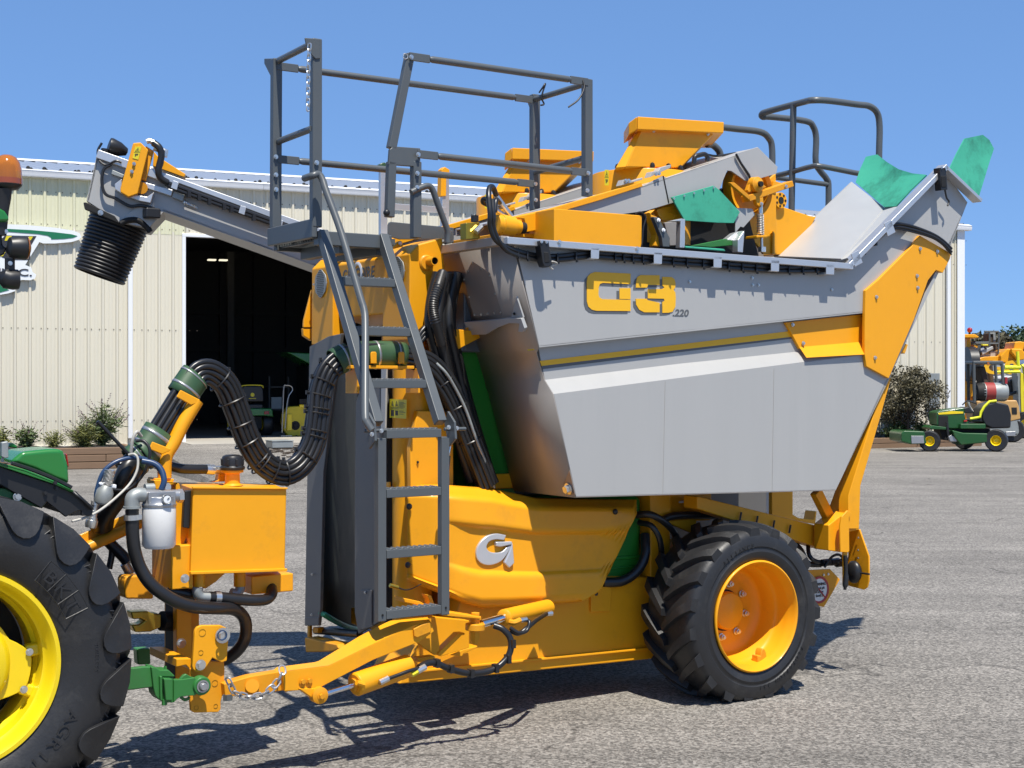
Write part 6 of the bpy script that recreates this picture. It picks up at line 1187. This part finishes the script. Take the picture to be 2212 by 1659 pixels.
# upper link arms toward the tractor
tlk = thing('top_link', None, None); tlk.parent = hv
plate('link_plate', M['yellow'], 16, .46, .012, [(-90, 690), (410, 468), (600, 470), (410, 610), (200, 690), (-40, 790)], tlk); tubeo('link_tube', M['yellow_worn'], T_(16, .44, (-60, 850), (200, 730), (600, 545)), .026, tlk, 14)
tubeo('oil_pipe', M['hose'], trail(16, [(440, 260, .5), (300, 340, .5), (200, 470, .5), (150, 560, .5), (180, 700, .5), (260, 800, .5), (380, 920, .48), (440, 1000, .46)]), .026, hv); tubeo('oil_pipe', M['hose'], trail(16, [(260, 760, .5), (260, 900, .5), (230, 1060, .5)]), .015, hv); obj('hose_end', MB().cyl(*T_(16, .46, (400, 1000), (460, 1110)), .022, 10), M['strap'], hv)
# PTO shaft
pt_ = thing('drive_shaft', None, None); pt_.parent = hv
obj('yoke', MB().prism(T_(9, .45, (1005, 460), (1140, 455), (1160, 470), (1240, 480), (1240, 580), (1160, 615), (1040, 620), (1010, 560), (1070, 560), (1110, 530), (1080, 515), (1020, 520)), (0, .07, 0)), M['brass'], pt_, .008); obj('shaft', MB().cyl(P(*mp(9, 1240, 530), .48), P(*mp(9, 1400, 540), .5), .045, 16), M['black'], pt_)
obj('link_arm', MB().prism(T_(9, .85, (1050, 745), (1155, 740), (1160, 865), (1060, 870)), (0, .06, 0)), M['wgreen'], pt_, .008)

# ---- hydraulic hose bundle over the mast to the tray
hbn = thing('hose_bundle', None, None); hbn.parent = hv
bp_ = [(268, 1020, .30), (290, 995, .32), (316, 972, .34), (362, 900, .36), (405, 833, .38), (428, 806, .39), (455, 808, .40), (485, 835, .41), (508, 890, .42), (532, 955, .43), (562, 1000, .44), (605, 1022, .45), (645, 1003, .46), (672, 955, .47), (682, 893, .48), (688, 845, .49), (708, 797, .50), (745, 772, .52), (795, 768, .53), (850, 768, .54), (892, 776, .55), (930, 796, .55), (968, 850, .55), (1003, 930, .55), (1050, 1050, .55)]
cp_ = [P(x, y, t) for x, y, t in bp_]; path = cr(cp_, 5); fr = frames(path)
offs = [(.046, -.040), (.024, -.046), (0, -.048), (-.024, -.046), (-.046, -.038), (.036, -.012), (.012, -.018), (-.012, -.018), (-.036, -.012), (.03, .02), (0, .02), (-.03, .02)]
for a, b in offs:
    # axes: in the plane of the bundle and towards the viewer
    pp = []
    for i, q in enumerate(path):
        Tn = fr[i][0]; n1_ = Tn.cross(Vector((0, 1, 0))).normalized(); pp.append(q+n1_*a+Vector((0, b+.0, 0))+Vector((0, .004*math.sin(i*.3+a*80), 0)))
    tubeo('hydraulic_hose', M['hose'], pp, .0142, hbn, 10)
def ring(i, w_=.006, sc=1.0, r=.0045):
    q = path[i]; Tn = fr[i][0]; n1_ = Tn.cross(Vector((0, 1, 0))).normalized(); return [q+n1_*(math.cos(a)*.064*sc)+Vector((0, math.sin(a)*.052*sc-.014, 0)) for a in [2*PI*k/20 for k in range(21)]]
tm = MB()
for i in (33, 38, 42, 45, 49, 50, 53, 56, 62, 66, 67, 70, 71, 74, 77, 80, 108, 112, 116): tm.tube(ring(i), .0045, 5); q = ring(i); tm.cbox(q[0], .012, .014, .02)
obj('hose_ties', tm, M['plastic'], hbn, kind='stuff')
def sleeve(i0, i1, sc=1.08, name='sleeve', m='sleeve'):
    rows = []
    for i in range(i0, i1+1): rows.append(ring(i, sc=sc))
    o = obj(name, MB().grid(rows), M[m], hbn, fix=False); s_ = o.modifiers.new('t', 'SOLIDIFY'); s_.thickness = .004; return o
sleeve(18, 23); sleeve(8, 13, 1.1); sleeve(4, 7, 1.1); sleeve(82, 85, 1.06); sleeve(87, 97, 1.05)
for i, sc in ((19, 1.14), (22, 1.14), (10, 1.16), (12, 1.15), (6, 1.15), (84, 1.12), (91, 1.1), (95, 1.1)):
    a, b = ring(i, sc=sc), ring(i+1, sc=sc); rows = [a, [p+(q-p)*.42 for p, q in zip(a, b)]]
    o = obj('strap', MB().grid(rows), M['strap'], hbn, fix=False); o.modifiers.new('t', 'SOLIDIFY').thickness = .002
# the bent orange carrier of the sleeve and the orange tray
ca = thing('hose_carrier', None, None); ca.parent = hv
tubeo('carrier_tube', M['yellow'], trail(7, [(800, 1160, .30), (800, 1060, .30), (815, 960, .30), (880, 850, .30), (960, 690, .30), (1080, 490, .30)]), .031, ca, 14)
plate('cradle', M['yellow'], 7, .27, .01, [(940, 398), (1050, 455), (1110, 485), (1095, 510), (1030, 530), (905, 460)], ca); plate('cradle', M['yellow'], 7, .25, .01, [(695, 845), (860, 910), (840, 930), (780, 955), (668, 910)], ca); plate('foot', M['yellow'], 7, .28, .10, [(720, 1160), (885, 1168), (880, 1190), (860, 1200), (720, 1190)], ca); plate('foot_post', M['yellow'], 7, .29, .08, [(725, 1185), (850, 1190), (840, 1290), (705, 1290)], ca)
tr = thing('hose_tray', None, None); tr.parent = hv
obj('tray_floor', MB().box(P(740, 792, .46).x, P(893, 792, .46).x, .45, .62, P(800, 797, .46).z, P(800, 790, .46).z), M['yellow'], tr, .003)
for x in (1020, 1260): plate('tray_finger', M['yellow'], 5, .44, .012, [(x-25, 1485), (x-25, 1395), (x-18, 1382), (x+18, 1382), (x+25, 1395), (x+25, 1485)], tr)
obj('tray_post', MB().box(P(766, 798, .5).x, P(766, 798, .5).x+.012, .47, .60, P(800, 850, .5).z, P(800, 796, .5).z), M['yellow'], tr, .002); obj('tray_post', MB().box(P(897, 798, .5).x, P(897, 798, .5).x+.012, .47, .60, P(800, 850, .5).z, P(800, 796, .5).z), M['yellow'], tr, .002)
# couplings hanging at the left end of the bundle
cpl = thing('coupling_set', None, None); cpl.parent = hv
tubeo('loop_hose', M['cable_blue'], trail(7, [(205, 1370, .2), (215, 1260, .2), (270, 1110, .2), (380, 1020, .2), (520, 985, .2), (640, 1000, .2), (730, 1060, .2), (790, 1150, .2)]), .0095, cpl); tubeo('loop_hose', M['cable_white'], trail(7, [(490, 960, .2), (540, 955, .18), (570, 1000, .17), (560, 1100, .16), (500, 1210, .15), (380, 1330, .12), (240, 1440, .08), (120, 1500, .06), (0, 1535, .05)]), .0055, cpl)
tubeo('loop_hose', M['plastic'], trail(7, [(550, 840, .22), (620, 840, .2), (670, 910, .18), (660, 1020, .18), (600, 1150, .2), (480, 1260, .22), (340, 1260, .22)]), .007, cpl); tubeo('loop_hose', M['cable_white'], trail(7, [(510, 940, .25), (525, 830, .24), (560, 760, .24), (600, 800, .26)]), .0075, cpl); tubeo('antenna_rod', M['plastic'], T_(7, .25, (220, 670), (490, 955)), .008, cpl)
tubeo('thick_hose', M['hose'], trail(7, [(600, 980, .32), (520, 1080, .3), (440, 1230, .3), (370, 1330, .34), (270, 1470, .4), (250, 1560, .45)]), .055, cpl, 14); tubeo('thick_hose', M['hose'], trail(7, [(560, 990, .28), (480, 1060, .26), (430, 1160, .26), (380, 1290, .3)]), .035, cpl, 12)
a, b, c = T_(7, .14, (300, 1400), (300, 1230), (330, 1090)); a = P(*mp(7, 255, 1390), .14)
obj('socket', MB().tube([a, a+(b-a)*.1, a+(b-a)*.7, b], [.03, .036, .036, .024], 16), M['galv'], cpl); obj('spring_guard', MB().tube([b+(c-b)*(i/90)+Vector((math.cos(i*.75)*.02, math.sin(i*.75)*.02, 0)) for i in range(91)], .004, 5), M['zinc'], cpl)
plate('socket_ears', M['trim'], 7, .13, .01, [(232, 1205), (250, 1192), (270, 1205), (330, 1225), (365, 1212), (388, 1220), (385, 1252), (340, 1245), (280, 1225), (240, 1222)], cpl)
a, b = T_(7, .15, (205, 1360), (160, 1590)); d = b-a; obj('coupler', MB().tube([a, a+d*.15, a+d*.16, a+d*.35, a+d*.36, a+d*.6, a+d*.61, a+d*.7, a+d*.72, a+d*.85, b], [.018, .018, .014, .014, .017, .017, .021, .021, .026, .026, .022], 14), M['zinc'], cpl)
# dark hose harness under the front rim and the corrugated conduits
hn = thing('harness', None, None); hn.parent = hv
for k, (dx, t) in enumerate(((-12, .58), (0, .60), (12, .62), (5, .55), (20, .64), (28, .62), (34, .66))):
    tubeo('conduit', M['plastic'], trail(0, [(958+dx, 590, t), (945+dx, 640, t), (940+dx, 700, t-.02), (952+dx, 760, t), (968+dx, 830, t+.02), (990+dx, 910, t+.02), (1030+dx, 1040, t+.03)]), .028, hn, 10)
tubeo('corrugated_hose', M['plastic'], [p+Vector((0, 0, 0)) for p in trail(13, [(1690, 560, .56), (1640, 720, .52), (1590, 870, .50), (1580, 1000, .50), (1610, 1150, .50), (1680, 1400, .52)], 12)], [.026+.003*(i % 2) for i in range(61)], hn, 12)
for d in (-10, 0, 10): tubeo('hydraulic_hose', M['hose'], trail(0, [(888, 775+d*.3, .56), (905, 735+d, .56), (925, 712+d, .57), (945, 700+d, .60)]), .013, hn)
obj('dark_box', MB().box(-1.46, -1.3, .66, .9, 1.92, 2.3), M['dark'], hn, .01)
tubeo('edge_conduit', M['galv'], trail(6, [(1350, 30, .5), (1430, 110, .48), (1500, 220, .48), (1600, 420, .48), (1700, 700, .48), (1780, 900, .5), (1850, 1105, .52)]), .008, hn)
gt2 = plate('green_tank', M['fgreen'], 0, .72, .25, [(990, 740), (1030, 730), (1120, 1080), (1030, 1080)], hv, .02)
plate('gusset', M['yellow'], 14, .62, .02, [(225, 905), (570, 940), (260, 1105), (215, 1050)], hv)
obj('tank_strap', MB().box(-1.35, -1.0, .68, .72, 1.18, 1.26), M['yellow'], hv, .006)
# ------------------------------------------------------------ the tractor at the left edge
tr_o = thing('tractor', 'green tractor with yellow rear wheel, cut off by the left edge of the picture', 'tractor', ORG, HROT)
wc = P(-85, 1455, -.13); RT = .68
rw = thing('wheel', None, None); rw.parent = tr_o; rw.location = (wc.x, -.13, .652)
WT = .40; t = MB()
t.lathe([(.372, .05), (.385, .035), (.42, .02), (.47, .0), (.52, -.004), (.56, .004), (.60, .014), (.628, .04), (.642, .09), (.646, WT/2), (.642, WT-.09), (.628, WT-.04), (.60, WT-.014), (.5, WT), (.372, WT-.05)], (0, 0, 0), (0, 1, 0), 96)
nl = 18
for side in (0, 1):
    for i in range(nl):
        a0 = 2*PI*(i+.5*side)/nl+.03; rows = []
        for k in range(8):
            f = k/7; y = WT/2+(-1 if side == 0 else 1)*((f*1.06)*(WT/2+.002)-.03*(1-f)); y = max(.034, min(WT+.006, y)) if f < .95 else (0.03 if side == 0 else WT)
            a = a0+(.44*f-.10*f*f)*-1; top = .683-.010*f; bot = .62 if f < .7 else .59-.03*(f-.7)
            if f > .85: top = .668
            wd = .046+.022*f; q = []
            for r, da in ((bot, -wd*1.5/.65), (top, -wd*.85/.65), (top, wd*.85/.65), (bot, wd*1.5/.65)): q.append((math.sin(a+da*.75)*r, y, math.cos(a+da*.75)*r))
            rows.append(q)
        # rounded lug nose down the sidewall
        y = .02 if side == 0 else WT+.010; a = a0-.345; rows.append([(math.sin(a+da)*r, y, math.cos(a+da)*r) for r, da in ((.56, -.045), (.63, -.08), (.63, .08), (.56, .045))])
        v = [p for r in rows for p in r]; n_ = len(rows); fcs = [(k*4+j, k*4+(j+1) % 4, (k+1)*4+(j+1) % 4, (k+1)*4+j) for k in range(n_-1) for j in range(4)]+[(3, 2, 1, 0), tuple(range(n_*4-4, n_*4))]
        t.add(v, fcs)
        if side == 0:      # broad rounded nose of the lug running down the sidewall
            a = a0-.335; fp = []; bp2 = []
            for r, d in ((.676, -.185), (.680, -.04), (.676, .105), (.645, .110), (.605, .113), (.578, .105), (.557, .08), (.548, .04), (.550, -.01), (.562, -.05), (.585, -.09), (.62, -.135), (.65, -.165)):
                fp.append((math.sin(a+d)*r, -.018+.055*max(0, (r-.56)/.12)**1.7, math.cos(a+d)*r)); bp2.append((math.sin(a+d)*(r-.004), .10, math.cos(a+d)*(r-.004)))
            ctr = [(math.sin(a+d)*r, -.020+.055*max(0, (r-.56)/.12)**1.7+.006, math.cos(a+d)*r) for r, d in ((.615, -.01),)]
            n_ = 13; t.add(fp+bp2+ctr, [(26, i2, (i2+1) % n_) for i2 in range(n_)]+[(i2, (i2+1) % n_, n_+(i2+1) % n_, n_+i2) for i2 in range(n_)])
        # small chevron ribs between the lugs
        if side == 0:
            for da, r0, r1 in ((.15, .565, .625), (.20, .57, .625)):
                a = a0-.345+da; a2 = a+.05; t.bar((math.sin(a)*r0, .012, math.cos(a)*r0), (math.sin(a2)*r1, .022, math.cos(a2)*r1), .006, .008, (0, 1, 0))
lim = -.652+.003; t.v = [(x, y, max(z, lim)) for x, y, z in t.v]
obj('tyre', t, M['rubber'], rw, .009, ang=38, seg=3)
obj('rim', MB().lathe([(.372, .055), (.384, .040), (.382, .030), (.372, .030), (.360, .045), (.352, .075), (.338, .09), (.332, .15), (.318, .165), (.312, .25), (.335, .34), (.372, .35)], (0, 0, 0), (0, 1, 0), 96), M['jdyellow'], rw, fix=False, ang=35).modifiers.new('t', 'SOLIDIFY').thickness = .006
# eight-lobed wheel disc bolted to lugs
pts = []
for i in range(64):
    a = 2*PI*i/64; k = math.cos(a*4-.6); r = .262+.036*max(-1, min(1, k*1.6)); pts.append((math.sin(a)*r, .12, math.cos(a)*r))
dsc = MB().prism(pts, (0, .014, 0)); dsc.lathe([(.215, .122), (.205, .100), (.185, .085), (.11, .08), (.10, .06), (.001, .055), (.001, .12)], (0, 0, 0), (0, 1, 0), 48)
obj('wheel_disc', dsc, M['jdyellow'], rw, .004)
for i in range(4):
    ac = (.6+2*PI*i)/4
    for d in (-.26, .26):
        a = ac+d; p = Vector((math.sin(a)*.288, .113, math.cos(a)*.288)); o = obj('wheel_bolt', MB().bolt((0, 0, 0), (0, -1, 0), .017, .018), M['zinc'], rw); o.location = p
        obj('rim_lug', MB().cbox((math.sin(a)*.306, .15, math.cos(a)*.306), .05, .05, .06, Matrix.Rotation(a, 3, 'Y')), M['jdyellow'], rw, .012)
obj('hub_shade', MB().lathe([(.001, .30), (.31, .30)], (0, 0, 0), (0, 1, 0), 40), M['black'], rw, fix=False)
def sidetext(s_, a_, step, rr, h, out=False):
    for i, ch_ in enumerate(s_):
        a = R(a_+i*step); up = Vector((math.sin(a), 0, math.cos(a))); x = Vector((math.cos(a), 0, -math.sin(a)))
        text('lettering', ch_, M['rubber'], rw, Vector((math.sin(a)*rr, -.0035, math.cos(a)*rr)), x, up, h, depth=.003, bold=.0, sx=1.2)
sidetext('BKT', 45, 8.5, .475, .075); sidetext('AGRIMAX', 118, 7.2, .475, .068); sidetext('TUBELESS', 84, 1.6, .52, .02)
fr2 = MB()
for r in (.43, .525): fr2.tube([(math.sin(R(a))*r, -.002, math.cos(R(a))*r) for a in range(40, 69, 3)], .0022, 4)
for a in (40, 49, 58, 67): fr2.tube([(math.sin(R(a))*.43, -.001, math.cos(R(a))*.43), (math.sin(R(a))*.525, -.004, math.cos(R(a))*.525)], .0022, 4)
obj('brand_frame', fr2, M['rubber'], rw)
# far wheel and the back of the tractor
obj('axle_housing', MB().cyl((wc.x, .2, RT), (wc.x, 1.1, RT), .13, 20).box(wc.x-.5, wc.x+.3, .35, .85, .45, 1.1), M['black'], tr_o, .02)
fw = thing('wheel', None, None); fw.parent = tr_o; fw.location = (wc.x, 1.33, .652); fw.rotation_euler = (0, 0, PI)
for c_ in list(rw.children):
    if c_.name.startswith(('tyre', 'rim', 'wheel_disc')): inst(c_, None, fw)
obj('transmission', MB().box(wc.x-2.4, wc.x-.3, .38, .82, .45, 1.05), M['black'], tr_o, .04); obj('bonnet', MB().box(wc.x-2.7, wc.x-1.1, .30, .90, 1.0, 1.5), M['jdgreen'], tr_o, .08)
obj('axle', MB().box(wc.x-2.15, wc.x-2.0, -.0, 1.2, .4, .52), M['jdgreen'], tr_o, .02)
for y in (-.02, 1.22):
    a = MB(); b = MB(); wheel(a, b, (wc.x-2.08, y, .44), (0, 1, 0), .44, .26, .26, 40); q = obj('wheel', a, M['rubber'], tr_o, .01); obj('rim', b, M['jdyellow'], q)
# fender
def e8(x, y, t): return P(*mp(8, x, y), t)
fd = thing('fender', None, None); fd.parent = tr_o
top_n = [(-500, 330), (-200, 390), (0, 445), (300, 530), (630, 660), (850, 770)]; low_n = [(-500, 390), (-200, 440), (0, 490), (300, 590), (630, 700), (845, 800)]
tf = .02
obj('fender_edge', MB().prism([e8(x, y, tf) for x, y in top_n]+[e8(x, y, tf) for x, y in reversed(low_n)], (0, .012, 0)), M['jdgreen'], fd, .004)
obj('fender_skin', MB().grid([[e8(x, y, tf) for x, y in top_n], [e8(x, y, tf)+Vector((0, .34, .0)) for x, y in top_n]]), M['jdgreen'], fd, fix=False).modifiers.new('t', 'SOLIDIFY').thickness = .008
obj('fender_inner', MB().prism([e8(x, y, tf+.02) for x, y in [(-500, 390), (0, 490), (300, 590), (630, 700), (845, 795), (870, 770), (1080, 960), (1060, 1060), (940, 1060), (940, 1000), (880, 1010), (760, 1075), (540, 900), (480, 975), (0, 700), (-500, 600)]], (0, .02, 0)), M['plastic'], fd, .004)
obj('mudguard_lip', MB().grid([[e8(x, y, tf) for x, y in [(850, 770), (960, 860), (1075, 975)]], [e8(x, y, tf)+Vector((0, .34, 0)) for x, y in [(850, 770), (960, 860), (1075, 975)]]]), M['plastic'], fd, fix=False).modifiers.new('t', 'SOLIDIFY').thickness = .01
obj('fender_liner', MB().grid([[e8(x, y, tf+.3) for x, y in [(-500, 390), (0, 490), (300, 590), (845, 800), (1060, 1000)]], [e8(x, y, tf+.3) for x, y in [(-500, 700), (0, 800), (300, 900), (800, 1060), (1050, 1050)]]]), M['plastic'], fd, fix=False)
obj('fender_hump', MB().prism([e8(x, y, tf+.03) for x, y in [(120, 440), (260, 320), (560, 290), (700, 288), (740, 320), (790, 480), (806, 700), (640, 640), (400, 530)]], (0, .26, 0)), M['jdgreen'], fd, .028, seg=4)
obj('rubber_seam', MB().tube(cr([e8(x, y, tf+.02) for x, y in [(130, 450), (400, 540), (640, 640), (825, 735)]], 4), .008, 6), M['plastic'], fd)
hx = [e8(x, y, tf+.1) for x, y in [(755, 345), (775, 345), (795, 470), (790, 510), (775, 480)]]; obj('tail_light', MB().prism(hx, (0, .12, 0)), M['redlens'], fd, .004)
plate('bracket', M['galv'], 8, -.02, .03, [(20, 215), (95, 200), (102, 390), (60, 400), (20, 380)], tr_o); obj('bracket_foot', MB().cyl(e8(28, 390, 0), e8(28, 440, 0), .006), M['galv'], tr_o)
bolts(tr_o, [e8(635, 680, tf-.006), e8(650, 738, tf+.015), e8(520, 800, tf+.015)], r=.01, m='plastic'); bolts(tr_o, [e8(200, 838, .05)], r=.02); plate('bracket', M['wgreen'], 8, .06, .02, [(-100, 740), (60, 745), (300, 870), (540, 900), (490, 975), (150, 900), (-100, 830)], tr_o)
obj('dark_box', MB().box(e8(40, 380, .3).x-.1, e8(170, 300, .3).x, .3, .5, e8(100, 395, .3).z, e8(100, 290, .3).z), M['plastic'], tr_o, .01); plate('green_lever', M['jdgreen'], 8, .45, .04, [(100, 270), (110, 222), (150, 218), (200, 255), (205, 285)], tr_o, .01)
# light bar post with beacon and lamps
def e1(x, y, t): return P(*mp(1, x, y), t)
lbp = thing('light_post', None, None); lbp.parent = tr_o; tp = .05
bx_ = e1(60, 440, tp); k = 1/((e1(160, 440, tp)-bx_).x/100)
def rad(px): return (e1(100+px, 440, tp)-e1(100, 440, tp)).length
bz = lambda y: e1(60, y, tp).z
bm = MB().lathe([(rad(128), bz(560)), (rad(128), bz(510)), (rad(126), bz(470)), (rad(122), bz(420)), (rad(108), bz(365)), (rad(80), bz(325)), (rad(45), bz(306)), (.001, bz(301))], (bx_.x, tp, 0), (0, 0, 1), 40)
obj('beacon_lens', bm, M['amber'], lbp, fix=False); obj('reflector', MB().lathe([(.001, bz(540)), (rad(60), bz(540)), (rad(45), bz(400)), (.001, bz(380))], (bx_.x, tp, 0), (0, 0, 1), 20), M['decal'], lbp); obj('beacon_base', MB().lathe([(.001, bz(640)), (rad(20), bz(640)), (rad(30), bz(612)), (rad(95), bz(600)), (rad(124), bz(570)), (rad(129), bz(553)), (.001, bz(553))], (bx_.x, tp, 0), (0, 0, 1), 40), M['plastic'], lbp)
bandm = mat('amber_band', (.30, .06, .008), .15, var=.05, coat=.8); obj('lens_band', MB().lathe([(rad(130), bz(556)), (rad(130), bz(508))], (bx_.x, tp, 0), (0, 0, 1), 40), bandm, lbp, fix=False)
obj('beacon_stem', MB().tube([e1(15, 600, tp), e1(18, 680, tp), e1(10, 780, tp), e1(0, 1000, tp)], [.04, .035, .03, .025], 14), M['plastic'], lbp); obj('post', MB().box(e1(-180, 900, .1).x, e1(-60, 900, .1).x, .08, .16, 1.2, bz(640)), M['plastic'], lbp, .01)
obj('green_cap', MB().prism([e1(x, y, tp-.04) for x, y in [(-80, 760), (0, 760), (45, 785), (70, 820), (92, 870), (60, 882), (-80, 884)]], (0, .12, 0)), M['jdgreen'], lbp, .015); obj('arm', MB().prism([e1(x, y, tp) for x, y in [(-60, 884), (80, 884), (50, 930), (20, 960), (25, 1080), (60, 1110), (40, 1160), (10, 1180), (-60, 1160)]], (0, .05, 0)), M['plastic'], lbp, .008)
a, b = e1(60, 1100, tp-.02), e1(225, 1110, tp-.02); d = b-a
obj('indicator_body', MB().tube([a, a+d*.12, a+d*.5, a+d*.92, b], [rad(50), rad(88), rad(102), rad(108), rad(106)], 28), M['plastic'], lbp, .004); obj('indicator_lens', MB().tube([b, b+d*.08, b+d*.20], [rad(106), rad(98), rad(50)], 28), M['amber'], lbp)
a, b = e1(20, 1330, tp-.02), e1(150, 1385, tp-.03); obj('work_lamp', MB().tube([e1(-10, 1340, tp), e1(20, 1345, tp), e1(60, 1375, tp), e1(110, 1380, tp), e1(155, 1380, tp)], [rad(20), rad(70), rad(90), rad(92), rad(88)], 24), M['plastic'], lbp, .004); obj('lamp_bracket', MB().cyl(e1(85, 1200, tp), e1(85, 1300, tp), .02, 10), M['plastic'], lbp); bolts(lbp, [e1(88, 1240, tp-.03)], r=.010); bolts(lbp, [e1(50, 965, tp-.02)], r=.010)
# lower link with its hook end
lk = thing('lift_arm', None, None); lk.parent = tr_o
def e15(x, y, t): return P(*mp(15, x, y), t)
obj('arm_bar', MB().prism([e15(x, y, .03) for x, y in [(-400, 730), (250, 762), (420, 740), (540, 742), (600, 800), (580, 1100), (430, 1115), (250, 1140), (-400, 1200)]], (0, .03, 0)), M['wgreen'], lk, .006)
obj('arm_twist', MB().prism([e15(x, y, .015) for x, y in [(540, 742), (640, 760), (700, 800), (840, 795), (960, 910), (920, 920), (690, 920), (690, 1330), (610, 1240), (580, 1105)]], (0, .08, 0)), M['wgreen'], lk, .008)
obj('clevis', MB().prism([e15(x, y, .0) for x, y in [(690, 905), (740, 905), (740, 1340), (700, 1330)]], (0, .09, 0)).prism([e15(x, y, -.01) for x, y in [(760, 945), (910, 950), (915, 1330), (795, 1330)]], (0, .03, 0)).prism([e15(x, y, .02) for x, y in [(740, 905), (930, 920), (930, 1370), (740, 1360)]], (0, .05, 0)), M['wgreen'], lk, .006)
p = e15(1430, 1080, .0); r1 = (e15(1585, 1080, 0)-p).length
obj('hook_end', MB().prism([e15(x, y, .012) for x, y in [(930, 965), (1050, 965), (1290, 930), (1400, 1000), (1400, 1180), (1290, 1240), (1060, 1260), (990, 1300), (930, 1370)]], (0, .03, 0)).lathe([(r1*.62, .0), (r1*.9, .0), (r1, .01), (r1, .045), (r1*.62, .045)], p, (0, 1, 0), 36, True).prism([e15(x, y, .02) for x, y in [(1040, 965), (1100, 890), (1150, 868), (1200, 900), (1270, 935), (1270, 960)]], (0, .02, 0)), M['wgreen'], lk, .006)
obj('ball_joint', MB().lathe([(r1*.62, .005), (r1*.66, -.004), (r1*.5, -.004), (r1*.45, .0), (r1*.4, -.012), (.001, -.014)], p, (0, 1, 0), 32), M['strap'], lk); obj('hitch_pin', MB().cyl(p+Vector((0, -.02, 0)), p+Vector((0, .12, 0)), r1*.38, 24), M['strap'], lk, .003)
obj('spring_pin', MB().tube(cr([e15(775, 810, .04), e15(780, 730, .04), e15(790, 780, .04)], 3), .006, 6).tube(cr([e15(1050, 1260, .05), e15(1110, 1310, .05), e15(1170, 1300, .05), e15(1200, 1260, .05)], 3), .007, 6).cyl(e15(768, 1300, .02), e15(768, 1400, .02), .012, 8), M['wgreen'], lk)
